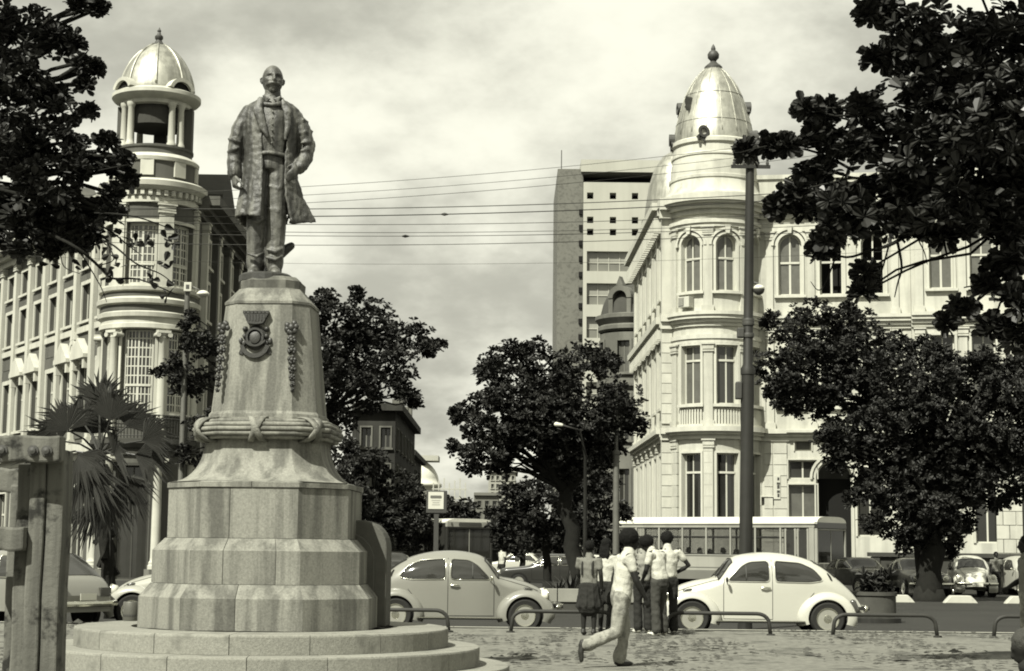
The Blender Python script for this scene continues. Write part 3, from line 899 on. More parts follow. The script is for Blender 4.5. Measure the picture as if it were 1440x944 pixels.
def beetle(label, paint, loc, rz, name='compact_car', group='small round-backed two-door cars', front_facing=False):
    t = thing(name, label, 'car', loc, rz, group)
    body = bt.build('body', paint, t, -1.93, 1.76, 90, 14)
    # fenders
    for fx, pts in ((1.2, 'f'), (-1.2, 'r')):
        for side in (-1, 1):
            mb = MB(); vs, fs = [], []
            n = 26
            a0, a1 = (R(-22), R(200)) if pts == 'f' else (R(-20), R(200))
            for i in range(n + 1):
                a = a0 + (a1 - a0) * i / n
                ca, sa = math.cos(a), math.sin(a)
                if pts == 'f': Ro = .475 + .10 * max(0, ca) ** 2 * (1 if sa > -.2 else .6) + .06 * max(0, -ca) ** 4
                else: Ro = .485 + .06 * max(0, ca) ** 4 + .07 * max(0, -ca) ** 2
                Ri = .352
                ring = [(Ro - .005, .42), (Ro, .56), (Ro - .012, .66), (Ro - .045, .725), (Ri + (Ro - Ri) * .45, .757), (Ri + .03, .772), (Ri, .775), (Ri - .006, .765), (Ri + .02, .74), (Ri + .05, .60)]
                for r_, y_ in ring: vs.append((fx + r_ * ca, side * y_, .315 + r_ * sa * (1.0 if sa > 0 else .75)))
            k = 10
            for i in range(n):
                for j in range(k - 1): fs.append((i * k + j, i * k + j + 1, (i + 1) * k + j + 1, (i + 1) * k + j))
            fs.append(tuple(range(k))); fs.append(tuple(n * k + j for j in range(k - 1, -1, -1)))
            mb.add(vs, fs).build('fender', paint, t, angle=60)
        
            inner = MB(lambda a, b_, c: (fx + a, side * .60 + c, .315 + b_)).lathe([(0, -.1), (.345, -.1), (.345, .10)], n=28, cap=False).build('wheel_well', m_black, t)
            wheel(t, fx, side * .675, side)
    for side in (-1, 1):
        MB().box(-.80, .78, side * .70 - .09, side * .70 + .09, .235, .262).build('running_board', m_rubber, t, bevel=.01)
        MB().box(-.79, .77, side * .79, side * .79 + .008 * side, .262, .278).build('trim_strip', m_chrome, t)
        # side windows
        q = [(-1.14, 1.01), (-.98, 1.20), (-.75, 1.305), (-.33, 1.335), (-.30, 1.30), (-.30, .985), (-.9, .975)]
        d = [(-.17, .985), (-.17, 1.335), (.16, 1.315), (.30, 1.24), (.545, .985)]
        for poly, nm in ((q, 'quarter_window'), (d, 'door_window')):
            rp = round_poly(poly, .07)
            g = bt.panel(nm, rp, side, m_car_glass, t, .013)
            bt.line('window_seal', rp, side, m_rubber, g, .010, .010)
            cx = sum(p[0] for p in rp) / len(rp); cz = sum(p[1] for p in rp) / len(rp)
            bt.line('window_trim', [(cx + (x - cx) * 1.055, cz + (z - cz) * 1.09) for x, z in rp], side, m_chrome if paint is not m_car_white else paint, g, .007, .008)
        bt.line('vent_divider', [(.225, .985), (.225, 1.275)], side, m_iron, t, .011, .010, False)
        bt.line('door_seam', [(-.235, 1.36), (-.235, .30), (.625, .30), (.625, .90), (.60, 1.02)], side, m_black, t, .006, -.001, False, 8)
        bt.line('hood_seam', [(.70, 1.0), (.95, .93), (1.25, .845), (1.45, .765)], side, m_black, t, .007, .001, False, 5)
        bt.line('fender_seam', [(-.80, .28), (-.84, .62), (-.98, .78)], side, m_black, t, .005, .0, False, 5)
        bt.panel('vent_slot', round_poly([(-1.335, .985), (-1.29, 1.005), (-1.235, 1.13), (-1.26, 1.14), (-1.31, 1.07)], .02), side, m_black, t, .007)
        h = MB(); y = bt.y_at(-.1, .86) + .03
        h.cap_chain([(-.19, side * y, .862), (-.10, side * (y + .012), .865), (-.03, side * y, .862)], [.014, .018, .014], n=8)
        h.build('door_handle', m_chrome, t, True)
        mm = MB(); y = bt.y_at(.55, .95)
        mm.tube([(.56, side * y, .93), (.58, side * (y + .10), .99)], .009, 6).ball((.58, side * (y + .13), 1.0), (.025, .055, .05), 10, 8)
        mm.build('wing_mirror', m_rubber if paint is m_car_white else m_chrome, t, True)
        # lamps
        hl = MB(lambda a, b_, c: (1.63 + c * .94 - b_ * .34 * .3, side * .60 + a, .70 + b_ + c * .2)).lathe([(.105, -.12), (.105, -.01), (.098, .012), (.0, .035)], n=22).build('headlight', m_lamp, t, True)
        MB(lambda a, b_, c: (1.63 + c - b_ * .1, side * .60 + a, .70 + b_ + c * .2)).lathe([(.104, -.015), (.116, -.012), (.114, .012), (.102, .014)], n=22).build('rim', m_chrome, hl, True)
        MB().cap_chain([(1.20, side * .60, .815), (1.33, side * .60, .80)], [(.035, .022), (.03, .02)], side=(0, 1, 0), n=10).build('turn_signal', m_tail, t, True)
        tl = MB().cap_chain([(-1.66, side * .66, .62), (-1.72, side * .66, .47)], [(.055, .06), (.06, .06)], side=(0, 1, 0), n=10).build('tail_light', m_tail, t, True)
    # windscreen and rear window laid on the hull
    def across(x0, x1, w0, w1, nm):
        vs, fs = [], []
        n1, n2 = 8, 12
        for i in range(n1 + 1):
            x = x0 + (x1 - x0) * i / n1
            zt = interp(BT_TOP, x); zb = interp(BT_BELT, x); W = interp(BT_HALF, x)
            wmax = w0 + (w1 - w0) * i / n1
            for j in range(n2 + 1):
                y = wmax * (-1 + 2 * j / n2)
                c = min(1, abs(y) / W) ** (1 / bt.rp)
                z = zb + (zt - zb) * math.sqrt(max(0, 1 - c * c))
                vs.append((x + (.006 if x > 0 else -.006), y, z + .006))
        for i in range(n1):
            for j in range(n2):
                a = i * (n2 + 1) + j
                fs.append((a, a + 1, a + n2 + 2, a + n2 + 1))
        g = MB().add(vs, fs).build(nm, m_car_glass, t, True)
        bnd = [vs[j] for j in range(n2 + 1)] + [vs[i * (n2 + 1) + n2] for i in range(1, n1 + 1)] + [vs[n1 * (n2 + 1) + j] for j in range(n2 - 1, -1, -1)] + [vs[i * (n2 + 1)] for i in range(n1 - 1, -1, -1)]
        MB().tube(bnd, .012, 6).build('window_seal', m_rubber, g, True)
        return g
    across(.45, .70, .44, .54, 'windscreen')
    across(-1.02, -1.38, .34, .38, 'rear_window')
    for x, s_, zz in ((1.93, 1, .48), (-2.0, -1, .50)):
        pts = [(x - s_ * (.14 + .10 * abs(y / .72) ** 3), y, zz) for y in [(-.75 + 1.5 * k / 16) for k in range(17)]]
        bm_ = MB().loft([(p[0] + s_ * .12, p[1], p[2]) for p in pts], [(.055, .02)] * 17, (0, 0, 1), 8).build('bumper', m_chrome if s_ > 0 else m_chrome, t, True)
        for y in (-.42, .42): MB().box(min(x - s_ * .34, x - s_ * .0), max(x - s_ * .34, x - s_ * .0), y - .02, y + .02, zz - .03, zz + .03).build('bumper_bracket', m_rubber, bm_)
    MB().obox((1.935, 0, .45), (0, 1, 0), (0, 0, 1), (1, 0, 0), .19, .065, .006).build('number_plate', m_car_white if not front_facing else m_lamp, t)
    for y in (-.3, .3):
        wp = MB().tube([(.74, y, 1.04), (.60, y + .12, 1.215)], .007, 5).build('wiper', m_rubber, t)
    return t
YB = F / 76.0
def roadpt(px, Y): return Vector((at(px, 780, Y).x, Y, ROAD))
CY = 32.75
b1 = beetle('grey round-backed two-door car parked beside the pedestal facing right', m_car_grey, roadpt(648, CY), R(2))
b2 = beetle('white round-backed two-door car beside the tall pole facing left', m_car_white, roadpt(1060, CY - .25), R(180))
b2.scale = (1.04, 1.02, 1.02)
b3 = beetle('silver round-backed car mostly hidden behind the pedestal, front fender showing left of it', m_car_silver, roadpt(288, CY + .3), R(180))
b4 = beetle('white round-fronted car parked nose to the street right of the dark tree trunk', m_car_white, roadpt(1362, F / 37.5), R(-96), front_facing=True)
b5 = beetle('pale round-fronted car at the right edge, parked beyond the white one', m_car_silver, roadpt(1438, F / 36), R(-80), front_facing=True)
b4.location.z = b5.location.z = ROAD
b1.location.z = ROAD

# a boxier car: lower hull plus greenhouse by the same surface
def sedan(label, paint, loc, rz, name='sedan_car', hatch=False, group=None, H=1.38):
    t = thing(name, label, 'car', loc, rz, group)
    if hatch: top = [(-1.98, .62), (-1.93, .82), (-1.86, .90), (-1.30, 1.33), (-1.0, 1.40), (0, 1.42), (.28, 1.36), (.85, .93), (1.7, .82), (1.9, .70), (1.95, .5)]
    else: top = [(-2.15, .55), (-2.1, .82), (-1.9, .90), (-1.35, .95), (-.85, 1.32), (-.5, H), (.1, H), (.35, 1.33), (.9, .95), (1.8, .84), (2.05, .74), (2.1, .5)]
    top = smooth_tab(top, 4)
    xe0, xe1 = top[0][0], top[-1][0]
    hull = Hull(top, [(xe0, .5), (xe0 + .1, .74), (-1, .82), (.9, .82), (xe1 - .2, .72), (xe1, .48)], [(xe0, .66), (xe0 + .25, .76), (0, .79), (xe1 - .3, .75), (xe1, .66)], [(xe0, .32), (xe1, .32)], .42)
    hull.build('body', paint, t, xe0, xe1, 50, 9)
    wx = (1.28, -1.22)
    for fx in wx:
        for side in (-1, 1):
            MB(lambda a, b_, c: (fx + a, side * .70 + side * c, .31 + b_)).lathe([(0, .0), (.36, .0), (.36, .097), (.34, .1)], n=24).build('wheel_well', m_black, t)
            wheel(t, fx, side * .745, side, .30, .14, False)
    for side in (-1, 1):
        if hatch: polys = [[(-1.42, .93), (-1.16, 1.28), (-.45, 1.33), (-.45, .93)], [(-.38, .93), (-.38, 1.33), (.2, 1.30), (.74, .93)]]
        else: polys = [[(-1.10, .95), (-.80, 1.24), (-.32, 1.29), (-.32, .95)], [(-.25, .95), (-.25, 1.29), (.22, 1.26), (.74, .95)]]
        for p in polys:
            rp = round_poly(p, .05); g = hull.panel('side_window', rp, side, m_car_glass, t, .014); hull.line('window_seal', rp, side, m_chrome, g, .012, .01)
        hull.line('door_seam', [(-.29, 1.32), (-.29, .40), (.78, .40), (.80, .9)], side, m_black, t, .006, 0, False, 6)
        hl = MB(lambda a, b_, c: (xe1 - .03 + c, side * .52 + a, .66 + b_)).lathe([(.10, -.05), (.10, .02), (0, .045)], n=18).build('headlight', m_lamp, t, True)
        MB(lambda a, b_, c: (xe1 - .03 + c, side * .52 + a, .66 + b_)).lathe([(.10, .0), (.115, .0), (.112, .025), (.098, .027)], n=18).build('rim', m_chrome, hl, True)
        MB().box(xe0 - .015, xe0 + .12, side * .52 - .13, side * .52 + .13, .60, .76).build('tail_light', m_tail, t, bevel=.01)
    def glass(x0, x1, w0, w1, nm):
        vs = []
        for i in range(7):
            x = x0 + (x1 - x0) * i / 6; zt = interp(top, x); zb = interp(hull.belt, x); W = interp(hull.half, x); ww = w0 + (w1 - w0) * i / 6
            for j in range(9):
                y = ww * (-1 + j / 4); c = min(1, abs(y) / W) ** (1 / hull.rp)
                vs.append((x + (.006 if x > 0 else -.006), y, zb + (zt - zb) * math.sqrt(max(0, 1 - c * c)) + .007))
        fs = [(i * 9 + j, i * 9 + j + 1, i * 9 + j + 10, i * 9 + j + 9) for i in range(6) for j in range(8)]
        return MB().add(vs, fs).build(nm, m_car_glass, t, True)
    glass(.38, .82, .55, .64, 'windscreen')
    glass(-1.22, -1.76, .55, .60, 'rear_window') if hatch else glass(-.90, -1.30, .52, .60, 'rear_window')
    MB().box(xe1 - .02, xe1 + .012, -.36, .36, .58, .74).build('grille', m_black, t)
    for s_, x in ((1, xe1 + .10), (-1, xe0 - .10)):
        MB().loft([(x - s_ * .1 * abs(y / .8) ** 4, y, .47) for y in [-.8 + .2 * k for k in range(9)]], [(.055, .03)] * 9, (0, 0, 1), 8).build('bumper', m_chrome, t, True)
        MB().obox((x + s_ * .025, 0, .49 if s_ > 0 else .60), (0, 1, 0), (0, 0, 1), (1, 0, 0), .19, .06, .005).build('number_plate', m_lamp, t)
        MB().box(min(x, x - s_ * .2), max(x, x - s_ * .2), -.5, .5, .43, .5).build('bumper_bracket', m_rubber, t)
    return t
sedan('grey hatchback at the left edge seen from behind, by the timber posts', mat('car_paint_mid', 0.22, .35, .05, 2, spec=.5, coat=.4), roadpt(18, CY - .35), R(146), 'hatchback_car', True)
sedan('black sedan with round headlights parked left of the dark tree trunk', m_car_dark, roadpt(1287, F / 38), R(-88))
sedan('dark sedan nosing out between the bus and the stone drum', m_car_dark, roadpt(1206, F / 36.5), R(-70))
sedan('dark sedan across the street right of the grey car roof', m_car_dark, roadpt(778, F / 36), R(176))
sedan('pale sedan behind the pedestrian far down the street', m_car_white, roadpt(728, F / 27), R(170))
sedan('dark sedan far left in the street behind the grey car', m_car_dark, roadpt(548, F / 34), R(-60))

# ---------------------------------------------------------------- buses
def bus(label, loc, rz, L_=10.2, name='city_bus', passengers=True, W=2.45, H=2.95, box_text=None, paint=None):
    """local frame: front at +x, door side at -y"""
    t = thing(name, label, 'bus', loc, rz)
    h = W / 2; x0, x1 = -L_ / 2, L_ / 2
    zw0, zw1, zf = 1.42, 2.50, .42
    body = MB()
    for s_ in (-1, 1):
        y0, y1 = sorted((s_ * h, s_ * (h - .06)))
        body.box(x0, x1 - (1.45 if s_ < 0 else .12), y0, y1, zf + .35, zw0)
        body.box(x0, x1 - .1, y0, y1, zw1, zw1 + .16)
    body.box(x0, x0 + .06, -h + .061, h - .061, zf + .35, zw0); body.box(x0, x0 + .06, -h + .061, h - .061, zw1, zw1 + .16)
    paint = paint or m_bus
    o_body = body.build('body', paint, t, bevel=.015)
    sk = MB()
    for s_ in (-1, 1):
        y0, y1 = sorted((s_ * (h + .004), s_ * (h - .06)))
        for a, b_ in ((x0, x0 + 1.75), (x0 + 2.95, x1 - 2.65), (x1 - 1.62, x1 - 1.45) if s_ < 0 else (x1 - 1.62, x1 - .12)): sk.box(a, b_, y0, y1, zf, zf + .347)
    sk.box(x0 + .01, x0 + .06, -h + .06, h - .06, zf, zf + .347)
    sk.build('skirt', m_bus_low, t, bevel=.01)
    MB().box(x0, x1, -h - .012, -h - .002, zf + .47, zf + .50).box(x0, x1 - 1.46, -h - .014, -h - .002, zw0 - .06, zw0 - .02).build('trim_strip', m_bus_low, t)
    # roof
    rf = []
    for k in range(13):
        a = PI * k / 12
        rf.append((h * 1.0 * math.copysign(abs(math.cos(a)) ** .5, math.cos(a)), zw1 + .16 + (H - zw1 - .16) * math.sin(a) ** .8))
    rm = MB(lambda x, y, z: (y, x, z)).prism([(p[0], p[1]) for p in rf], x0 - .0, x1 + .02).build('roof', mat('bus_roof_paint', .68, .5, .08, 2), t, angle=40)
    MB().box(x0 + .1, x1 - .1, -h - .035, -h - .003, zw1 + .135, zw1 + .17).build('gutter', m_bus, t)
    MB().box(x0 + .07, x1 - .15, -h + .07, h - .07, zf + .3, zf + .4).build('floor', m_black, t)
    MB().box(x0 + .3, x1 - .3, -h + .3, h - .3, zf - .05, zf + .29).build('chassis', m_black, t)
    # windows with pillars
    nb = 7; bay = (L_ - 1.5 - .15) / nb
    for s_ in (-1, 1):
        for i in range(nb + 1 + (1 if s_ > 0 else 0)):
            x = x0 + .05 + bay * i
            if x > x1 - .1: continue
            y0, y1 = sorted((s_ * h, s_ * (h - .05)))
            MB().box(x - .035, x + .035, y0, y1, zw0, zw1).build('window_pillar', paint, t)
        for i in range(nb):
            x = x0 + .05 + bay * i
            y0, y1 = sorted((s_ * (h - .03), s_ * (h - .022)))
            fr = MB()
            for a, b_, c, d in ((x + .04, x + bay - .04, zw0 + .002, zw0 + .035), (x + .04, x + bay - .04, zw1 - .035, zw1 - .002), (x + .04, x + bay - .04, zw0 + .68, zw0 + .74)):
                fr.box(a, b_, y0 - .012, y1 + .012, c, d)
            fo = fr.build('window', m_rubber, t)
            MB().box(x + .04, x + bay - .04, y0, y1, zw0 + .035, zw0 + .68).build('pane', m_bus_glass, fo)
            MB().box(x + .04, x + bay - .04, y0, y1, zw0 + .74, zw1 - .035).build('pane', m_bus_glass, fo)
    # door bay
    dx0, dx1 = x1 - 1.42, x1 - .36
    dm = (dx0 + dx1) / 2
    for a, b_ in ((dx0, dm - .02), (dm + .02, dx1)):
        d = MB()
        d.box(a, b_, -h + .0, -h + .04, zf + .02, zw0 - .2).box(a, a + .08, -h, -h + .04, zw0 - .2, zw1 - .04).box(b_ - .08, b_, -h, -h + .04, zw0 - .2, zw1 - .04)
        do = d.build('door_leaf', paint, t, bevel=.01)
        pl = round_poly([(a + .08, zf + .6), (b_ - .08, zf + .6), (b_ - .08, zw1 - .06), (a + .08, zw1 - .06)], .12)
        MB().prism(pl, -h - .004, -h + .03).build('pane', m_car_glass, do)
    MB().box(x1 - .34, x1 - .12, -h, -h + .06, zf, zw1 + .0).build('front_pillar', paint, t)
    # front
    ft = MB()
    ft.box(x1 - .11, x1 + .02, -h + .002, h - .002, zf + .02, zw0 - .28); ft.box(x1 - .11, x1 + .02, -h + .002, -h + .1, zw0 - .28, zw1 - .1); ft.box(x1 - .11, x1 + .02, h - .1, h - .002, zw0 - .28, zw1 - .1)
    ft.box(x1 - .11, x1 + .02, -h + .002, h - .002, zw1 - .1, zw1 - .03)
    fo = ft.build('front_panel', paint, t, bevel=.02)
    MB().box(x1 - .06, x1 - .03, -h + .1, -.02, zw0 - .28, zw1 - .1).build('windscreen_pane', m_car_glass, t)
    MB().box(x1 - .06, x1 - .03, .02, h - .1, zw0 - .28, zw1 - .1).build('windscreen_pane', m_car_glass, t)
    MB().box(x1 - .07, x1 - .02, -.018, .018, zw0 - .28, zw1 - .1).build('windscreen_post', m_bus, t)
    db = MB().box(x1 - .11, x1 + .03, -h + .004, h - .004, zw1 - .028, zw1 + .22).build('destination_box', m_car_dark if not box_text else m_bus, t, bevel=.02)
    if box_text:
        MB().prism(round_poly([(-.62, zw1 + .02), (.62, zw1 + .02), (.62, zw1 + .18), (-.62, zw1 + .18)], .07), 0, .01)
        T = lambda x, y, z: (x1 + .032 + y, x, z)
        MB(T).prism(round_poly([(-.62, zw1 + .02), (.62, zw1 + .02), (.62, zw1 + .18), (-.62, zw1 + .18)], .07), 0, .012).build('destination_blind', m_tail, db)
        for y in (-1.0, 1.0): MB(T).prism(round_poly([(y - .03, zw1 + .05), (y + .03, zw1 + .05), (y + .03, zw1 + .17), (y - .03, zw1 + .17)], .03), 0, .02).build('marker_lamp', m_tail, db)
    for y in (-.85, .85):
        MB(lambda a, b_, c: (x1 + .02 + c, y + a, .86 + b_)).lathe([(.11, 0), (.12, .02), (.1, .03), (0, .05)], n=18).build('headlight', m_lamp, t, True)
    for k in range(5): MB().box(x1 + .022, x1 + .03, -h + .15 + .44 * k, -h + .15 + .44 * k + .30, 1.0, 1.11).build('grille_slot', m_bus_low, fo)
    MB().box(x1 - .05, x1 + .12, -h, h, zf - .04, zf + .16).build('bumper', m_bus_low, t, bevel=.03)
    for fx in (x0 + 2.35, x1 - 2.13):
        for s_ in (-1, 1):
            MB(lambda a, b_, c: (fx + a, s_ * (h - .02) + s_ * c, .50 + b_)).lathe([(0, -.25), (.60, -.25), (.60, .0)], n=28, cap=False).build('wheel_arch', m_black, t)
            wheel(t, fx, s_ * (h - .16), s_, .48, .26, False)
    return t
m_text = mat('dark_lettering', 0.05, 0.7, 0.05, 3)
def text_part(name, body_, size, parent, loc, rot, mt=m_text, depth=.004):
    cu = bpy.data.curves.new(name, 'FONT'); cu.body = body_; cu.size = size; cu.extrude = depth; cu.align_x = 'CENTER'; cu.align_y = 'CENTER'
    tmp = bpy.data.objects.new(name, cu); COL.objects.link(tmp)
    dg = bpy.context.evaluated_depsgraph_get()
    me = bpy.data.meshes.new_from_object(tmp.evaluated_get(dg))
    bpy.data.objects.remove(tmp)
    me.materials.clear(); me.materials.append(mt)
    o = link(name, me, parent); o.location = loc; o.rotation_euler = rot
    return o
BUSZ = R(-38)
pf = at(1150, 800, F / 36.0); pf.z = ROAD          # front corner on the door side
ux = Vector((math.cos(BUSZ), math.sin(BUSZ), 0)); uy = Vector((-ux.y, ux.x, 0))
BL = 9.6
bus_o = bus('pale city bus with passengers behind its windows, behind the white car', pf - ux * (BL / 2 + .03) + uy * (2.45 / 2) , BUSZ, BL)
text_part('lettering', 'BRANCO', .27, bus_o, (-2.05, -2.45 / 2 - .018, 1.19), (R(90), 0, 0))
text_part('lettering', '027', .16, bus_o, (3.1, -2.45 / 2 - .018, 1.29), (R(90), 0, 0))
p2 = at(660, 790, F / 32.0); p2.z = ROAD
B2 = R(-52); u2 = Vector((math.cos(B2), math.sin(B2), 0))
bus2 = bus('bus down the street, body darkened for tree shade, with a white roof band, above the grey car', p2 - u2 * 4.8, B2, 9.6, box_text=True, H=2.85, W=2.5, paint=mat('bus_shade_dark', .03, .5, .1, 2, spec=.3))  # body coloured near-black to stand in for the shade of the trees
# ---------------------------------------------------------------- facade kit: u along the wall, v outward, z up
wr_ = random.Random(5)
class Facade:
    def __init__(s, parent, T, curved=False): s.p = parent; s.T = T; s.c = curved
    def mb(s): return MB(s.T)
    def nseg(s, du): return max(1, int(math.ceil(abs(du) / .3))) if s.c else 1
    def box(s, mb, u0, u1, v0, v1, z0, z1):
        """v0 < v1 outward"""
        return mb.box(u0, u1, v0, v1, z0, z1, s.nseg(u1 - u0))
    def wall(s, name, mt, u0, u1, z0, z1, holes=(), v=0.0, th=.35, parent=None):
        us = sorted(set([u0, u1] + [x for h in holes for x in h[:2] if u0 < x < u1]))
        if s.c:
            ex = []
            for a, b_ in zip(us[:-1], us[1:]):
                n = s.nseg(b_ - a); ex += [a + (b_ - a) * k / n for k in range(n)]
            us = ex + [us[-1]]
        zs = sorted(set([z0, z1] + [x for h in holes for x in h[2:4] if z0 < x < z1]))
        mb = s.mb()
        for a, b_ in zip(us[:-1], us[1:]):
            for c, d in zip(zs[:-1], zs[1:]):
                uc, zc = (a + b_) / 2, (c + d) / 2
                if any(h[0] < uc < h[1] and h[2] < zc < h[3] for h in holes): continue
                mb.add([(a, v, c), (b_, v, c), (b_, v, d), (a, v, d)], [(0, 1, 2, 3)])
        for h in holes:
            a, b_, c, d = max(h[0], u0), min(h[1], u1), max(h[2], z0), min(h[3], z1)
            mb.add([(a, v, c), (a, v, d), (a, v - th, d), (a, v - th, c)], [(0, 1, 2, 3)])
            mb.add([(b_, v, c), (b_, v - th, c), (b_, v - th, d), (b_, v, d)], [(0, 1, 2, 3)])
            n = s.nseg(b_ - a)
            for k in range(n):
                p, q = a + (b_ - a) * k / n, a + (b_ - a) * (k + 1) / n
                mb.add([(p, v, d), (q, v, d), (q, v - th, d), (p, v - th, d)], [(0, 1, 2, 3)])
                mb.add([(p, v, c), (p, v - th, c), (q, v - th, c), (q, v, c)], [(0, 1, 2, 3)])
        return mb.build(name, mt, parent or s.p)
    def window(s, u, z0, w_, h, arch=False, v=0.0, rec=.22, transom=None, mt=None, pane=None, sill=True, surround=.12, cols=2, rows=1, fw=.07, parent=None, name='window', open_=False, grid=None):
        """hole is (u - w/2 .. u + w/2, z0 .. z0 + h); returns it"""
        mt = mt or m_trim; pane = pane or m_pane
        P = parent or s.p
        a, b_ = u - w_ / 2, u + w_ / 2; zt = z0 + h; r = w_ / 2
        zs = zt - r if arch else zt
        f = s.mb(); vi = v - rec
        s.box(f, a, a + fw, vi - .06, vi, z0, zs); s.box(f, b_ - fw, b_, vi - .06, vi, z0, zs)
        s.box(f, a + fw, b_ - fw, vi - .06, vi, z0, z0 + fw)
        if arch: f.band(u, zs, r - fw, r, vi - .06, vi, 0, PI, 12)
        else: s.box(f, a + fw, b_ - fw, vi - .06, vi, zt - fw, zt)
        tz = transom if transom else zt
        if transom: s.box(f, a + fw, b_ - fw, vi - .06, vi + .03, tz - .05, tz + .05)
        for k in range(1, cols):
            uu = a + w_ * k / cols
            s.box(f, uu - fw * .55, uu + fw * .55, vi - .055, vi - .003, z0 + fw, (zs if arch and not transom else tz - .05 if transom else zt - fw))
            if transom: s.box(f, uu - fw * .4, uu + fw * .4, vi - .055, vi - .003, tz + .05, zt - fw)
        if grid:
            nx, nz_ = grid
            for k in range(1, nx):
                uu = a + w_ * k / nx; s.box(f, uu - .026, uu + .026, vi - .05, vi - .012, z0 + fw, zt - fw)
            for k in range(1, nz_):
                zz = z0 + h * k / nz_; s.box(f, a + fw, b_ - fw, vi - .05, vi - .014, zz - .026, zz + .026)
        fo = f.build(name, mt, P)
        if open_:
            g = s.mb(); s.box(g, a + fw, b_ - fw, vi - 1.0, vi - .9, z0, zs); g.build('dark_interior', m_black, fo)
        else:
            zz = [z0 + fw, tz - .05, tz + .05, zt - fw] if transom else [z0 + fw, zs if arch else zt - fw]
            if pane is m_pane: pane = wr_.choice((m_pane, m_pane, m_pane_dark, m_pane_mid))
            for k in range(cols):
                p, q = a + w_ * k / cols + fw * .4, a + w_ * (k + 1) / cols - fw * .4
                g = s.mb(); s.box(g, p, q, vi - .045, vi - .035, zz[0], zz[1]); g.build('pane', pane, fo)
                if transom and not arch:
                    g = s.mb(); s.box(g, p, q, vi - .045, vi - .035, zz[2], zz[3]); g.build('pane', pane, fo)
            if arch:
                g = s.mb(); pts = [(u + (r - fw * .5) * math.cos(PI * k / 14), zs + (r - fw * .5) * math.sin(PI * k / 14)) for k in range(15)]
                lo = (transom + .05) if transom else zs
                if lo < zs: pts = pts + [(a + fw * .5, lo), (b_ - fw * .5, lo)]
                g.prism(pts, vi - .047, vi - .037); g.build('pane', pane, fo)
        if arch:
            sp = s.mb()
            for sg in (-1, 1):
                n = 6
                for k in range(n):
                    t0, t1 = PI / 2 * k / n, PI / 2 * (k + 1) / n
                    p0 = (u + sg * r * math.cos(t0), zs + r * math.sin(t0)); p1 = (u + sg * r * math.cos(t1), zs + r * math.sin(t1))
                    q = [p0, (p0[0], zt + .002), (p1[0], zt + .002), p1]
                    sp.prism(q, v - .35, v - .001)
            sp.build('arch_spandrel', m_white if mt is m_trim else mt, fo)
        if surround:
            t = s.mb()
            s.box(t, a - surround, a - .003, v, v + .07, z0, zs); s.box(t, b_ + .003, b_ + surround, v, v + .07, z0, zs)
            if arch:
                t.band(u, zs, r + .01, r + surround + .04, v, v + .07, 0, PI, 14)
                t.band(u, zs, r + surround + .10, r + surround + .22, v, v + .14, 0, PI, 14)
                t.prism([(u - .08, zt + .02), (u + .08, zt + .02), (u + .13, zt + .42), (u - .13, zt + .42)], v + .14, v + .24)
            else: s.box(t, a - surround, b_ + surround, v, v + .075, zt + .003, zt + surround + .003)
            t.build('surround', mt, fo)
        if sill:
            t = s.mb(); s.box(t, a - surround - .08, b_ + surround + .08, v + .0, v + .18, z0 - .13, z0 - .003); t.build('sill', mt, fo)
        return (a, b_, z0, zt)
    def ledge(s, name, mt, u0, u1, z0, z1, steps, v=0.0, parent=None):
        """stepped moulding: steps = list of (fraction of height, projection)"""
        mb = s.mb(); f0 = 0
        for f1, pr in steps:
            s.box(mb, u0, u1, v - .05, v + pr, z0 + (z1 - z0) * f0 + (.003 if f0 else 0), z0 + (z1 - z0) * f1)
            f0 = f1
        return mb.build(name, mt, parent or s.p)
    def pilaster(s, u, z0, z1, w_, pr, mt, v=0.0, cap=True, name='pilaster'):
        mb = s.mb()
        s.box(mb, u - w_ / 2, u + w_ / 2, v - .02, v + pr, z0, z1)
        if cap:
            s.box(mb, u - w_ / 2 - .06, u + w_ / 2 + .06, v - .02, v + pr + .06, z1 - .42, z1 - .34)
            s.box(mb, u - w_ / 2 - .05, u + w_ / 2 + .05, v - .02, v + pr + .05, z1 - .30, z1 - .10)
            s.box(mb, u - w_ / 2 - .10, u + w_ / 2 + .10, v - .02, v + pr + .10, z1 - .08, z1 - .003)
            s.box(mb, u - w_ / 2 - .07, u + w_ / 2 + .07, v - .02, v + pr + .07, z0 + .003, z0 + .3)
        return mb.build(name, mt, s.p)
    def courses(s, u0, u1, z0, z1, hgt, mt, v=0.0, pr=.05, wid=None, name='stone', gap=.03):
        """rusticated blocks, each an object sharing data per size"""
        n = max(1, round((z1 - z0) / hgt)); hh = (z1 - z0) / n
        cnt = 0
        for k in range(n):
            nb = max(1, round((u1 - u0) / wid)) if wid else 1
            off = .5 if (k % 2 and nb > 1) else 0
            edges = [u0] + [u0 + (u1 - u0) * (i + off) / nb for i in range(1 if not off else 0, nb)] + [u1]
            for a, b_ in zip(edges[:-1], edges[1:]):
                mb = s.mb(); s.box(mb, a + (gap / 2 if a > u0 else 0), b_ - (gap / 2 if b_ < u1 else 0), v - .01, v + pr, z0 + hh * k + gap, z0 + hh * (k + 1))
                mb.build(name, mt, s.p); cnt += 1
        return cnt

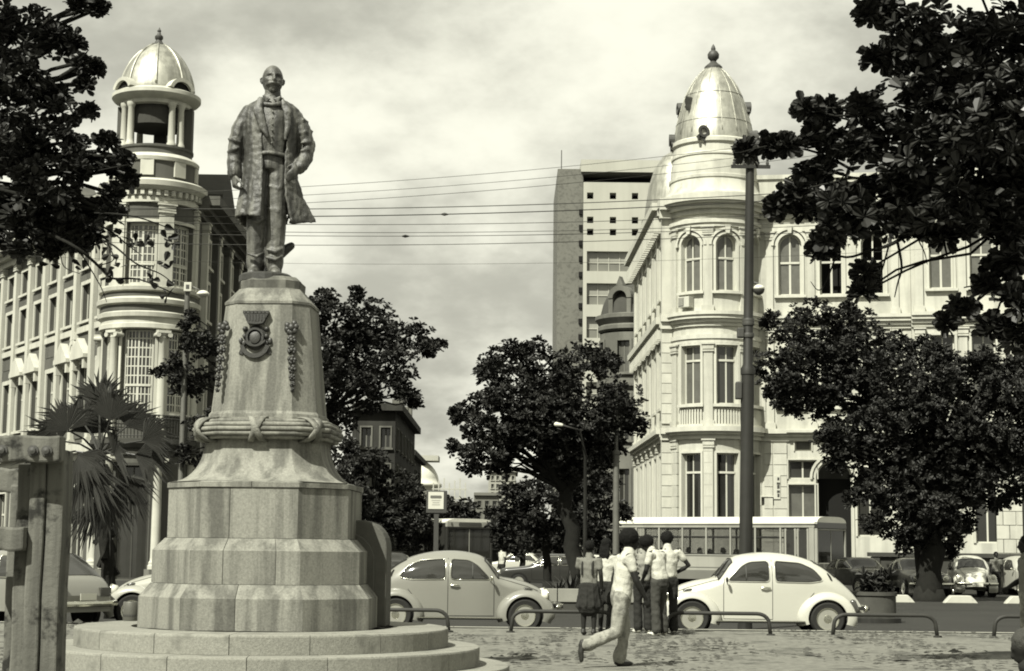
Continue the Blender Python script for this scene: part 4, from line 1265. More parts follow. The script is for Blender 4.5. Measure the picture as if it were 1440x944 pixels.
# ---------------------------------------------------------------- white corner building on the right
BY = 83.2
BC = at(1006, 790, BY); BC.z = ROAD
rb = thing('corner_building', 'white ornate three-storey corner building with a tall metal dome over its round bay', 'building', BC)
def zr(py, Y=81.0): return zat(1000, py, Y) - ROAD
RB = 2.2
def Tbay(u, v, z): a = u / RB; return ((RB + v) * math.sin(a), -(RB + v) * math.cos(a), z)
fa = R(-10)
fd = Vector((math.cos(fa), math.sin(fa), 0)); fn = Vector((math.sin(fa), -math.cos(fa), 0))
fo0 = Vector((0, -.35, 0))
def Tfront(u, v, z): p = fo0 + fd * u + fn * v; return (p.x, p.y, z)
sdv = Vector((-.0146, 1, 0)).normalized(); sn = Vector((-1, -.0146, 0)).normalized()
so0 = Vector((-2.45, -.25, 0))
def Tside(u, v, z): p = so0 + sdv * u + sn * v; return (p.x, p.y, z)
def u_of(px, v=0.0):
    d = ray(px, 600); A = Vector((d.x, d.y)) / d.y
    o = BC + fo0 + fn * v
    # (o + fd u) parallel to A from origin
    return -(o.x - A.x * o.y) / (fd.x - A.x * fd.y)
Z0, Z1, Z1b = 0.0, zr(617), zr(600)
Z2, Z2b = zr(458), zr(438)
Z3, Z4 = zr(300), zr(273)
bay, front, side_f = Facade(rb, Tbay, True), Facade(rb, Tfront), Facade(rb, Tside)
ANG = (-38, 9, 56)
# bay: three storeys
def bu(deg): return RB * R(deg)
holes = []
for a in ANG: holes.append(bay.window(bu(a), zr(730), 1.05, zr(637) - zr(730), transom=zr(664), pane=m_pane, surround=.10, sill=False))
bay.wall('bay_wall', m_white, bu(-100), bu(100), 0, Z1, holes)
holes = []
for a in ANG: holes.append(bay.window(bu(a), zr(568), 1.05, zr(485) - zr(568), transom=zr(506), pane=m_pane, surround=.12, sill=False))
bay.wall('bay_wall', m_white, bu(-100), bu(100), Z1b, Z2, holes)
holes = []
for a in ANG: holes.append(bay.window(bu(a), zr(409), 1.05, zr(329) - zr(409), arch=True, transom=zr(362), pane=m_pane_grey, surround=.1, fw=.09))
bay.wall('bay_wall', m_white, bu(-100), bu(100), Z2b, Z3, holes)
bay.ledge('balcony_ledge', m_trim, bu(-100), bu(100), Z1, Z1b, [(.35, .12), (.6, .28), (1.0, .48)])
bay.ledge('string_course', m_trim, bu(-100), bu(100), Z2, Z2b, [(.25, .10), (.5, .2), (.75, .34), (1.0, .42)])
bay.ledge('architrave', m_trim, bu(-100), bu(100), zr(482), zr(470), [(.5, .08), (1, .14)])
bay.ledge('architrave', m_trim, bu(-100), bu(100), zr(318), zr(308), [(.5, .10), (1, .18)])
bay.ledge('cornice', m_trim, bu(-102), bu(102), Z3, Z4, [(.25, .12), (.5, .30), (.62, .5), (1.0, .62)])
for a in (-66, -14.5, 32.5, 84):
    for z0, z1, w_ in ((0, Z1, .42), (Z1b, zr(482), .42), (Z2b, zr(318), .42)):
        bay.pilaster(bu(a), z0, z1, w_, .10, m_white2)
# balustrades under the first-floor windows
for a in ANG:
    mb = bay.mb()
    for k in range(9):
        uu = bu(a) - .56 + .14 * k
        for (r_, z_), (r2, z2) in zip([(.03, 0), (.055, .2), (.03, .45)], [(.055, .2), (.03, .45), (.045, .62)]):
            bay.box(mb, uu - (r_ + r2) / 2, uu + (r_ + r2) / 2, .02, .02 + r_ + r2, Z1b + .14 + z_ * 1.15, Z1b + .14 + z2 * 1.15)
    tag(mb.build('balusters', m_trim, rb), kind='stuff')
    for z_, h_ in ((Z1b + .02, .11), (zr(572), .14)):
        mb = bay.mb(); bay.box(mb, bu(a) - .68, bu(a) + .68, 0, .2, z_, z_ + h_); mb.build('balustrade_rail', m_trim, rb)
# festoon panels over the second-floor windows, shadows fall from them
# bay roof: cornice cap, drum, dome
def prof_px(tab, x0=0.0): return [(r / 28.85, zat(1006, y, BY) - ROAD) for r, y in tab]
MB().lathe(prof_px([(79, 288), (78, 284), (69, 280), (64.5, 273), (62.5, 262), (64, 261), (64, 257), (62, 256), (61.5, 246), (60.5, 236)]), n=56).build('bay_roof', m_white, rb, angle=30)
MB().lathe(prof_px([(60, 238), (59.5, 230), (61, 228.5), (61, 226), (59, 224.5), (58.5, 213), (61.5, 211), (61.5, 206), (58, 204)]), n=56).build('dome_drum', m_trim, rb, angle=30)
dome = MB().lathe(smooth_tab(prof_px([(58, 207), (57, 196), (53.5, 178), (48.5, 160), (43, 143), (35, 125), (25, 110.5), (17, 102), (12, 97.5)]), 4), n=64).build('dome', m_dome, rb, True)
for k in range(16):
    a = 2 * PI * k / 16 + .1
    pts = [Vector(((r + .012) * math.cos(a), (r + .012) * math.sin(a), z)) for r, z in smooth_tab(prof_px([(57, 196), (53.5, 178), (48.5, 160), (43, 143), (35, 125), (25, 110.5), (17, 102), (12, 97.5)]), 2)]
    MB().tube(pts, .018, 5).build('seam', m_dome, dome, True)
for y in (178, 138):
    r, z = prof_px([(53.6 if y == 178 else 41.2, y)])[0]
    MB().lathe([(r, z - .03), (r + .03, z), (r, z + .03)], n=56, cap=False).build('seam', m_dome, dome, True)
MB().lathe(prof_px([(13, 99), (13, 95), (10, 92), (7, 90), (4, 87), (5, 85), (8, 82), (8.5, 77), (6, 73), (3, 71), (3.5, 69), (2, 65), (0, 62)]), n=20).build('finial', m_iron, rb, angle=40)
def oculus(a, y, rr, r_):
    z = zat(1006, y, BY) - ROAD
    c, s_ = math.sin(a), -math.cos(a)
    T = lambda x, yy, zz: (c * (rr + yy) - s_ * x * -1, s_ * (rr + yy) + c * x * 1, z + zz)
    m = MB(T)
    m.band(0, 0, r_ * .55, r_, -.35, .22, 0, 2 * PI, 18)
    for sg in (-1, 1): m.prism([(sg * r_ * .8, -.1), (sg * r_ * 1.5, -.3), (sg * r_ * .9, -.45)][::sg], -.3, .12)
    m.prism([(-r_ * .5, -r_ * .9), (0, -r_ * 1.9), (r_ * .5, -r_ * .9)], -.3, .16)
    o = m.build('oculus', m_iron if y > 170 or True else m_trim, rb, angle=40)
    MB(T).prism([(r_ * .56 * math.cos(2 * PI * k / 16), r_ * .56 * math.sin(2 * PI * k / 16)) for k in range(16)], -.2, .08).build('pane', m_pane if y < 170 else m_trim, o)
for a in (-50, 84, 175, 265): oculus(R(a), 153, prof_px([(46, 153)])[0][0], .30)
for a in (-19, -88, 60, 130, 200): oculus(R(a), 199, prof_px([(58, 199)])[0][0], .30)

# front wing to the right of the bay
UE = u_of(1560)
UP = u_of(1284)
fwx = [1113, 1172, 1231]
pwx = [1328, 1386, 1446, 1504]
hol3, hol2, hol1 = [], [], []
for i, px in enumerate(fwx):
    u = u_of(px)
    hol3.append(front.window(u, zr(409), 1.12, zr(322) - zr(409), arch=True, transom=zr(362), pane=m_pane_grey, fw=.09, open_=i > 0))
    hol2.append(front.window(u, zr(568), 1.1, zr(485) - zr(568), transom=zr(506)))
front.wall('front_wall', m_white, 0.9, UP, Z2b, Z3, hol3)
front.wall('front_wall', m_white, 0.9, UP, Z1b, Z2, hol2)
dw = u_of(1128)
hol1.append(front.window(dw, zr(727), 1.35, zr(679) - zr(727), transom=None, cols=2, surround=.06, sill=False, mt=m_grey_trim))
hol1.append(front.window(dw, zr(671), 1.35, zr(644) - zr(671), cols=2, surround=.06, sill=False, mt=m_grey_trim))
hol1.append(front.window(u_of(1129), zr(631), .8, zr(615) - zr(631), cols=1, surround=.05, sill=False))
ad = u_of(1172)
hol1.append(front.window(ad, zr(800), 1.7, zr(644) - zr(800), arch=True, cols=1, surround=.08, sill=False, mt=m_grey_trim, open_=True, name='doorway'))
ad2 = u_of(1222)
hol1.append(front.window(ad2, zr(752), 1.2, zr(655) - zr(752), cols=2, surround=.08, sill=False, mt=m_grey_trim, transom=zr(690)))
hol1.append(front.window(u_of(1079), zr(709), .62, zr(697) - zr(709), cols=1, surround=.05, sill=False))
front.wall('front_wall', m_white, 0.9, UP, 0, Z1, hol1)
pf3, pf2, pf1 = [], [], []
VP_ = .55
for px in pwx:
    u = u_of(px, VP_)
    pf3.append(front.window(u, zr(405), 1.12, zr(310) - zr(405), arch=True, transom=zr(358), pane=m_pane_grey, v=VP_, fw=.09))
    pf2.append(front.window(u, zr(560), 1.1, zr(470) - zr(560), transom=zr(495), v=VP_))
    pf1.append(front.window(u, zr(760), 1.1, zr(640) - zr(760), transom=zr(675), v=VP_, sill=False))
front.wall('front_wall', m_white, UP, UE, Z2b, Z3, pf3, v=VP_)
front.wall('front_wall', m_white, UP, UE, Z1b, Z2, pf2, v=VP_)
front.wall('front_wall', m_white, UP, UE, 0, Z1, pf1, v=VP_)
mb = front.mb(); mb.box(UP, UP + .3, -.3, VP_ - .004, 0, Z3); mb.build('return_wall', m_white, rb)
for a, b_, v in ((1.9, UP - .02, 0), (UP - .02, UE, VP_)):
    front.ledge('string_course', m_trim, a, b_, Z2, Z2b, [(.25, .10), (.5, .2), (.75, .32), (1.0, .40)], v)
    front.ledge('balcony_ledge', m_trim, a, b_, Z1, Z1b, [(.35, .10), (.6, .22), (1.0, .36)], v)
    front.ledge('cornice', m_trim, a, b_, Z3, Z4, [(.25, .12), (.5, .30), (.62, .5), (1.0, .60)], v)
    front.ledge('architrave', m_trim, a, b_, zr(318), zr(312), [(1, .08)], v)
    mb = front.mb(); mb.box(a, b_, v - .4, v - .02, Z4 + .003, zr(243)); mb.box(a, b_, v - .45, v + .08, zr(243) + .003, zr(237)); mb.build('parapet', m_white, rb)
    mb = front.mb(); mb.box(a, b_, v, v + .12, 0, .9); mb.build('wall_base', m_old_wall, rb)
mb = front.mb()
k = 0
u = 2.5
while u < UE - .2:
    v = 0 if u < UP else VP_
    mb.box(u, u + .18, v + .02, v + .42, Z3 + .3 * (Z4 - Z3), Z3 + .49 * (Z4 - Z3)); u += .5
tag(mb.build('modillions', m_trim, rb), kind='stuff')
# pilasters between front windows, third and second floors
for px in (1084, 1143, 1202, 1262):
    front.pilaster(u_of(px), Z2b, zr(318), .34, .09, m_white2); front.pilaster(u_of(px), Z1b, Z2 - .05, .34, .09, m_white2)
for px in (1296, 1357, 1416, 1475):
    front.pilaster(u_of(px, VP_), Z2b, zr(314), .38, .12, m_white2, VP_); front.pilaster(u_of(px, VP_), Z1b, Z2 - .05, .38, .12, m_white2, VP_)
# rusticated stone
front.courses(2.32, u_of(1086), .95, Z1 - .1, .54, m_white2)
front.courses(u_of(1087) + .02, u_of(1106), .95, Z1 - .1, .54, m_white2, pr=.09)
front.courses(2.32, u_of(1095) - .62, Z1b + .3, Z2 - .1, .54, m_white2)
front.courses(u_of(1398, VP_), u_of(1434, VP_), .95, Z1 - .1, .62, m_white2, VP_, .10, wid=.75)
# portal hood and brackets over the doors, notice board and plaque
front.ledge('portal_hood', m_grey_trim, u_of(1106), u_of(1262), zr(609), zr(602), [(.5, .2), (1.0, .45)])
mb = front.mb(); mb.box(u_of(1092) - .16, u_of(1092) + .16, .09, .14, zr(700), zr(666)); nb_ = mb.build('notice_board', m_trim, rb)
mb = front.mb()
for k, (w_, h_) in enumerate(((.10, .16), (.14, .12), (.12, .18), (.16, .1), (.1, .14))): mb.box(u_of(1094) - w_ / 2, u_of(1094) + w_ / 2, .141, .148, zr(697) + .2 * k, zr(697) + .2 * k + h_)
mb.build('lettering', m_text, nb_)
# quoins on the left edge of the bay and the street-side wall
def Tq(u, v, z): p = Vector((-2.42, -.62, 0)) + Vector((1, 0, 0)) * u + Vector((0, -1, 0)) * v; return (p.x, p.y, z)
quo = Facade(rb, Tq)
mb = quo.mb(); mb.box(-.22, .45, -.6, .0, 0, Z3); mb.build('corner_pier', m_white, rb)
quo.courses(-.24, .28, .95, Z1 - .1, .52, m_white2, 0, .07); quo.courses(-.24, .28, Z1b + .2, Z2 - .2, .52, m_white2, 0, .07)
quo.ledge('pier_ledge', m_trim, -.30, .5, Z1, Z1b, [(.5, .15), (1, .3)]); quo.ledge('pier_ledge', m_trim, -.30, .5, Z2, Z2b, [(.5, .2), (1, .34)]); quo.ledge('pier_cornice', m_trim, -.35, .5, Z3, Z4, [(.4, .25), (1, .5)])
bay.courses(bu(-70), bu(-58), .95, Z1 - .1, .52, m_white2, 0, .11)
bay.courses(bu(-20), bu(-10), .95, Z1 - .1, .52, m_white2, 0, .11)
h3, h2, h1 = [], [], []
for k in range(6):
    u = 1.6 + 2.6 * k
    h3.append(side_f.window(u, zr(409), 1.1, zr(330) - zr(409), pane=m_pane_grey, surround=.14)); h2.append(side_f.window(u, zr(568), 1.1, zr(485) - zr(568), surround=.14)); h1.append(side_f.window(u, zr(760), 1.2, zr(637) - zr(760), surround=.16, sill=False))
    for z0, z1 in ((0, Z1), (Z1b, Z2), (Z2b, Z3)): side_f.pilaster(u + 1.3, z0, z1 - .05, .4, .14, m_white2)
for z0, z1, hh in ((0, Z1, h1), (Z1b, Z2, h2), (Z2b, Z3, h3)): side_f.wall('side_wall', m_white, .3, 17, z0, z1, hh)
side_f.ledge('balcony_ledge', m_trim, .3, 17.2, Z1, Z1b, [(.35, .1), (.6, .25), (1.0, .42)]); side_f.ledge('string_course', m_trim, .3, 17.2, Z2, Z2b, [(.25, .1), (.5, .25), (1.0, .42)]); side_f.ledge('cornice', m_trim, .3, 17.3, Z3, Z4, [(.3, .15), (.6, .35), (1.0, .62)])
mb = side_f.mb()
for k in range(26):
    for z0, z1, e in ((Z3 - .55, Z3 + .2, .5), (Z2 - .4, Z2 + .1, .35)):
        mb.box(.5 + .64 * k, .5 + .64 * k + .2, 0, e, z0, z1)
tag(mb.build('brackets', m_trim, rb), kind='stuff')
# back of the block and flat roof so that it stays solid from the side
mb = MB(); mb.hprism([(-2.4, .4), (-2.4, 17), (30, 17), (30, -3), tuple(Tfront(UE, -.5, 0)[:2]), (2, -.2)], Z4 - .3, Z4 - .05); mb.build('flat_roof', m_old_wall, rb)
MB().hprism([(-2.7, 17.0), (30, 17.0), (30, 17.3), (-2.7, 17.3)], 0, Z4).build('back_wall', m_old_wall, rb)
# second, farther dome on the street side
def prof2(tab, Y=97.0): return [(r * Y / F, zat(958, y, Y) - ROAD) for r, y in tab]
d2 = at(957, 300, 97.0) - BC
MB(lambda x, y, z: (x + d2.x, y + d2.y, z)).lathe(prof2([(50, 330), (50, 322), (56, 318), (56, 312), (52, 308), (50, 290), (46, 265), (38, 240), (26, 222), (10, 212), (0, 211)]), n=40).build('far_dome', m_dome, rb, angle=30)
ac = thing('air_conditioner', 'box air conditioner under the left arched window of the white round bay', 'air conditioner', BC + Vector(Tbay(bu(-41), .02, zr(432))))
ac.rotation_euler = (0, 0, R(-41))
MB().box(-.32, .32, -.42, .0, 0, .52).build('case', m_grey_trim, ac, bevel=.02)
MB().box(-.28, .02, -.435, -.422, .06, .46).build('grille', m_iron, ac)
for k in range(6): MB().box(-.27, .01, -.45, -.436, .10 + .06 * k, .125 + .06 * k).build('slat', m_grey_trim, ac)
# ---------------------------------------------------------------- grey corner building on the left with a columned lantern
LYF = 75.5; RL = 2.0
LC = at(196, 790, LYF + RL); LC.z = ROAD
lb = thing('corner_building', 'grey corner building with white columns and a domed open lantern, left of the statue', 'building', LC)
def zl(py, Y=LYF): return zat(207, py, Y) - ROAD
def TL(u, v, z): a = u / RL; return ((RL + v) * math.sin(a), -(RL + v) * math.cos(a), z)
lbay = Facade(lb, TL, True)
def lu(deg): return RL * R(deg)
PXL = F / (LYF + RL)
def prL(tab, Y=LYF + RL): return [(r / PXL, zat(210, y, Y - .8 * r / PXL) - ROAD) for r, y in tab]
zA, zB, zC, zD = zl(617), zl(463), zl(405), zl(285)
hg = [lbay.window(0, .05, 1.55, zl(655) - .05, cols=2, surround=.12, sill=False, mt=m_dark_wall, transom=zl(705), pane=m_pane, name='doorway')]
lbay.wall('bay_wall', m_grey_wall, lu(-112), lu(112), 0, zA - .4, hg)
hf, hu = [], []
for a in (-60, 0, 60):
    hf.append(lbay.window(lu(a), zl(580), 1.5, zl(462) - zl(580), cols=2, grid=(8, 9), transom=zl(541), mt=m_trim, pane=m_pane, surround=.12, fw=.11))
    hu.append(lbay.window(lu(a), zl(400), 1.45, zl(312) - zl(400), cols=2, grid=(6, 8), mt=m_trim, pane=m_pane, surround=.14, fw=.13, transom=zl(370)))
lbay.wall('bay_wall', m_grey_wall, lu(-112), lu(112), zA, zB, hf)
lbay.wall('bay_wall', m_grey_wall, lu(-112), lu(112), zC, zD, hu)
for a in (-92, -31, 30, 92):
    # round columns: ground and first floor; flat pilasters above
    s_, c_ = math.sin(R(a)), -math.cos(R(a))
    for z0, z1, r in ((.5, zl(640), .21), (zA + .05, zB - .05, .20)):
        rr = RL + .14
        col = MB().lathe([(r * 1.5, 0), (r * 1.5, .16), (r * 1.3, .2), (r * 1.32, .3), (r * 1.05, .36), (r, .5), (r * .97, (z1 - z0) * .5), (r * .84, z1 - z0 - .35), (r * 1.0, z1 - z0 - .3), (r * .85, z1 - z0 - .26), (r * 1.2, z1 - z0 - .12)], (rr * s_, rr * c_, z0), 20).build('column', m_grey_trim, lb, angle=40)
        cp = MB(lambda x, y, z: (rr * s_ + (-c_) * x + s_ * y, rr * c_ + s_ * x + c_ * y, z))
        cp.box(-r * 1.5, r * 1.5, -r * 1.3, r * 1.3, z1 - .12, z1)
        for sg in (-1, 1): cp.band(sg * r * 1.35, z1 - .2, 0.01, r * .55, -r * 1.2, r * 1.25, 0, 2 * PI, 12)
        cp.build('capital', m_grey_trim, col)
    MB(lambda x, y, z: (RL * s_ + (-c_) * x + s_ * y, RL * c_ + s_ * x + c_ * y, z)).box(-.34, .34, -.3, .42, 0, .498).build('plinth', m_old_wall, lb)
    lbay.pilaster(lu(a), zC + .02, zD - .02, .62, .16, m_grey_trim)
# rings: balcony, entablature, cornice, parapet
def ring(name, tab, mt, cap=True, n=64): return MB().lathe(prL(tab), n=n, cap=cap).build(name, mt, lb, angle=30)
ring('balcony_slab', [(62, 641), (66, 640), (66, 632), (70, 630), (74, 624), (74, 618), (62, 617)], m_dark_wall)
ring('entablature', [(63, 464), (68, 462), (68, 456), (66, 455), (66, 448), (70, 446), (71, 440), (66, 438), (66, 430), (72, 427), (73, 421), (66, 418), (65, 411), (70, 409), (71, 404), (62, 403)], m_grey_trim)
ring('frieze_band', [(67.2, 438), (67.2, 430)], m_grey_wall, False)
ring('frieze_band', [(66.6, 418), (65.6, 411.5)], m_grey_wall, False)
ring('cornice', [(62, 287), (66, 286), (66, 279), (64, 278), (64, 270), (70, 268), (76, 262), (77, 255), (72, 253), (62, 252)], m_grey_trim)
mb = MB()
for k in range(40):
    a = 2 * PI * k / 40; r = 66 / PXL
    z = prL([(64, 277)])[0][1]
    mb.obox((r * math.cos(a), r * math.sin(a), z + .12), (math.cos(a), math.sin(a), 0), (-math.sin(a), math.cos(a), 0), (0, 0, 1), .14, .085, .12)
    if k < 40: pass
tag(mb.build('dentils', m_grey_trim, lb), kind='stuff')
ring('parapet', [(60, 253), (60, 226)], m_grey_wall)
ring('parapet_cap', [(60, 227), (63, 226), (64, 221), (60, 218), (54, 216)], m_grey_trim)
for k in range(8):
    a = R(-42 + 45 * k); s_, c_ = math.sin(a), -math.cos(a); r = 60 / PXL
    z0, z1 = prL([(60, 252)])[0][1], prL([(60, 227)])[0][1]
    MB(lambda x, y, z: (r * s_ + (-c_) * x + s_ * y, r * c_ + s_ * x + c_ * y, z)).box(-.30, .30, -.2, .07, z0 + .12, z1).build('parapet_block', m_grey_trim, lb)
ring('lantern_base', [(54, 218), (53, 216), (53, 209), (55, 207), (55, 204), (40, 203)], m_grey_wall)
zb, zt = prL([(54, 204)])[0][1], prL([(50, 144)])[0][1]
for k in range(4):
    for dd in (-9, 9):
        a = R(-42 + 90 * k + dd); s_, c_ = math.sin(a), -math.cos(a); r = 49 / PXL
        MB().lathe([(.21, 0), (.21, .1), (.17, .16), (.165, .3), (.14, zt - zb - .25), (.17, zt - zb - .2), (.2, zt - zb - .1), (.2, zt - zb)], (r * s_, r * c_, zb), 14).build('lantern_column', m_grey_trim, lb, angle=40)
for k in range(4):
    a = R(3 + 90 * k + 0); s_, c_ = math.sin(a), -math.cos(a); r = 47 / PXL
    if k == 0: continue
    MB(lambda x, y, z: (r * s_ + (-c_) * x + s_ * y, r * c_ + s_ * x + c_ * y, z)).box(-.3, .3, -.15, .2, zb, zt).build('lantern_pier', m_grey_wall, lb)
ring('lantern_cornice', [(48, 146), (50, 145), (50, 140), (53, 138), (60, 134), (63, 130), (63, 125), (56, 123), (50, 122)], m_grey_trim)
MB().lathe([(r, z - .9 if i == 0 else z) for i, (r, z) in enumerate(prL([(40, 147), (40, 146), (20, 146)]))], n=32).build('lantern_soffit', m_dark_wall, lb)
ld = MB().lathe(smooth_tab(prL([(52, 124), (52, 118), (50, 106), (45, 92), (36, 78), (24, 68), (10, 62)]), 4), n=56).build('dome', m_dome, lb, True)
for k in range(8):
    a = R(-80 + 45 * k); s_, c_ = math.sin(a), -math.cos(a)
    pts = [((r + .02) * s_, (r + .02) * c_, z) for r, z in smooth_tab(prL([(52, 118), (50, 106), (45, 92), (36, 78), (24, 68), (10, 62)]), 3)]
    MB().tube(pts, .055, 6).build('rib', m_dome, ld, True)
for k in range(4):
    a = R(-42 + 90 * k); s_, c_ = math.sin(a), -math.cos(a); r = 50 / PXL
    z = prL([(50, 124)])[0][1]
    T = lambda x, y, zz: (r * s_ + (-c_) * x + s_ * y, r * c_ + s_ * x + c_ * y, z + zz)
    o = MB(T).band(0, -.25, .55, .72, -.5, .36, R(20), R(160), 14).build('dormer_hood', m_grey_trim, lb)
    MB(T).prism([(.55 * math.cos(R(20 + 140 * i / 10)), -.25 + .55 * math.sin(R(20 + 140 * i / 10))) for i in range(11)], -.4, .2).build('pane', m_black, o)
MB().lathe(prL([(9, 64), (9, 61), (6, 59), (4, 56), (6, 53), (6, 50), (3, 48), (2, 45), (3, 43), (1.5, 41), (0, 38)]), n=16).build('finial', m_iron, lb, angle=40)
# balcony rail
mb = MB()
zz = zA
for k in range(60):
    a = R(-110 + 220 * k / 59); r = 72 / PXL
    mb.tube([(r * math.sin(a), -r * math.cos(a), zz), (r * math.sin(a), -r * math.cos(a), zz + 1.05)], .014, 4)
for h_ in (.12, .9, 1.05):
    mb.tube([(72 / PXL * math.sin(R(-110 + 220 * k / 40)), -72 / PXL * math.cos(R(-110 + 220 * k / 40)), zz + h_) for k in range(41)], .02, 4)
tag(mb.build('balcony_railing', m_iron, lb), kind='stuff')

m_block_st = mat('grey_wall_block', .105, .9, .14, 2.5, .2, 22, rnd=.1)
# left wing running away to the left, right wing running down the street
A0 = Vector((at(146, 780, LYF + 2.0).x, LYF + 2.0, ROAD)) - LC; B0 = Vector((at(-45, 780, 98).x, 98, ROAD)) - LC
A0.z = B0.z = 0
ld_ = (B0 - A0); LW = ld_.length; ld_.normalize(); ln_ = Vector((ld_.y, -ld_.x, 0))
if ln_.x > 0: ln_ = -ln_
def TLW(u, v, z): p = A0 + ld_ * u + ln_ * v; return (p.x, p.y, z)
lw = Facade(lb, TLW)
zcor = zl(292)
hs = []
nbay = 9; sp = LW / nbay
for k in range(nbay):
    u = sp * (k + .5)
    hs.append(lw.window(u, zl(578), 1.3, zl(495) - zl(578), cols=2, transom=zl(525), mt=m_grey_trim, surround=.22))
    hs.append(lw.window(u, zl(430), 1.3, zl(375) - zl(430), cols=2, mt=m_grey_trim, surround=.18))
    hs.append(lw.window(u, zl(350), 1.2, zl(312) - zl(350), cols=2, mt=m_grey_trim, surround=.16))
    hs.append(lw.window(u, .6, 1.5, 3.6, cols=2, mt=m_grey_trim, surround=.2, sill=False, transom=3.1))
    zp = zl(488)
    if k % 3 != 0:
        m = lw.mb(); m.prism([(u - 1.05, zp), (u + 1.05, zp), (u + 1.05, zp + .18), (u, zp + 1.0), (u - 1.05, zp + .18)], 0, .42); m.box(u - .95, u - .7, 0, .35, zp - .5, zp - .003); m.box(u + .7, u + .95, 0, .35, zp - .5, zp - .003)
        m.build('window_pediment', m_grey_trim, lb)
    lw.pilaster(u - .5 * sp, zA, zcor - .05, .46, .22, m_grey_trim)
    lw.courses(u - .5 * sp + .26, u + .5 * sp - .26, zl(448), zl(438), .35, m_grey_trim, 0, .12)
    for z0, z1 in ((zl(490), zl(452)), (zA + .3, zl(584)), (zl(372), zl(356))): lw.courses(u - .5 * sp + .26, u + .5 * sp - .26, z0, z1, .55, m_block_st, 0, .05, wid=1.0)
lw.wall('left_wall', m_grey_wall, 0, LW, 0, zcor, hs)
lw.ledge('balcony_ledge', m_grey_trim, 0, LW, zl(640), zA, [(.4, .25), (1, .55)])
lw.ledge('cornice', m_grey_trim, -.3, LW, zcor, zl(262), [(.3, .2), (.55, .5), (1.0, .9)])
mb = lw.mb(); mb.box(0, LW, -.5, -.05, zl(262) + .003, zl(240)); mb.build('parapet', m_grey_wall, lb)
for k in (2, 5, 8):
    m = lw.mb(); u = sp * (k + .0); m.prism([(u - 2.0, zl(262) + .005), (u + 2.0, zl(262) + .005), (u, zl(262) + 1.3)], -.5, .7); m.build('gable_pediment', m_grey_wall, lb)
# ornamental cartouche between the pedimented windows
crt = lw.mb(); uc, zc_ = sp * 2.0, zl(470)
crt.band(uc, zc_, .25, .5, 0, .25, 0, 2 * PI, 18).band(uc, zc_, .0, .26, 0, .12, 0, 2 * PI, 14)
for sg in (-1, 1): crt.prism([(uc + sg * .3, zc_ - .3), (uc + sg * .7, zc_ - .9), (uc + sg * .2, zc_ - 1.1)][::sg], 0, .2)
crt.prism([(uc - .35, zc_ + .45), (uc + .35, zc_ + .45), (uc + .2, zc_ + .95), (uc - .2, zc_ + .95)], 0, .25)
crt.build('cartouche', m_grey_trim, lb)
so_ = Vector((at(262, 780, LYF + 2.0).x, LYF + 2.0, ROAD)) - LC; so_.z = 0
sv = Vector((-.0146, 1, 0)).normalized(); sn_ = Vector((1, .0146, 0)).normalized()
def TLS(u, v, z): p = so_ + sv * u + sn_ * v; return (p.x, p.y, z)
ls = Facade(lb, TLS)
hs = []
for k in range(9):
    u = 3 + 3.6 * k
    for z0, z1 in ((.6, 4.4), (zl(578), zl(495)), (zl(430), zl(375)), (zl(350), zl(312))):
        hs.append(ls.window(u, z0, 1.3, z1 - z0, cols=2, mt=m_grey_trim, surround=.16, sill=z0 > 1))
    for du in (-1.5, 1.5): ls.pilaster(u + du, zA, zcor - .05, .42, .3, m_grey_trim if du < 0 else m_grey_wall)
ls.wall('street_wall', m_grey_wall, 0, 34, 0, zcor, hs)
ls.ledge('cornice', m_grey_wall, 0, 34, zcor, zl(262), [(.3, .2), (.55, .5), (1.0, 1.0)])
ls.ledge('balcony_ledge', m_grey_wall, 0, 34, zl(640), zA, [(.4, .25), (1, .6)])
for u in (4, 12.5, 21):
    m = ls.mb(); m.prism([(u - 2, zl(262) + .004), (u + 2, zl(262) + .004), (u + 2, zl(262) + .5), (u, zl(262) + 1.9), (u - 2, zl(262) + .5)], -2.5, .8); m.build('attic_gable', m_dark_wall, lb)
P1, P2 = Vector(TLW(LW, -.3, 0)), Vector(TLS(34, -.3, 0))
MB().hprism([tuple(Vector(TLW(0, -.3, 0))[:2]), tuple(Vector(TLS(0, -.3, 0))[:2]), (P2.x, P2.y), (P1.x, P1.y)], zl(262) - .4, zl(262) - .1).build('flat_roof', m_old_wall, lb)

# ---------------------------------------------------------------- modern tower block with a blind end wall
TY = 200.0
k_ = TY / F
tl_, tr_ = at(781, 700, TY).x, at(818, 700, TY).x
tb = thing('office_tower', 'pale modern office block with a windowless grey end wall, behind the white domed building', 'building', (tr_, TY, ROAD))
def zt_(py, px=800): return zat(px, py, TY) - ROAD
m_block = mat('patterned_block_wall', .17, .9, .2, .35, .3, 3, blot=.25, blscale=2.5, blv=.5)
m_tower = mat('pale_concrete', .46, .9, .08, .3, streak=.1, sscale=.3)
ztop = zt_(237)
MB().box(tl_ - tr_, -.02, .3, 20, 0, ztop).build('end_wall', m_block, tb)
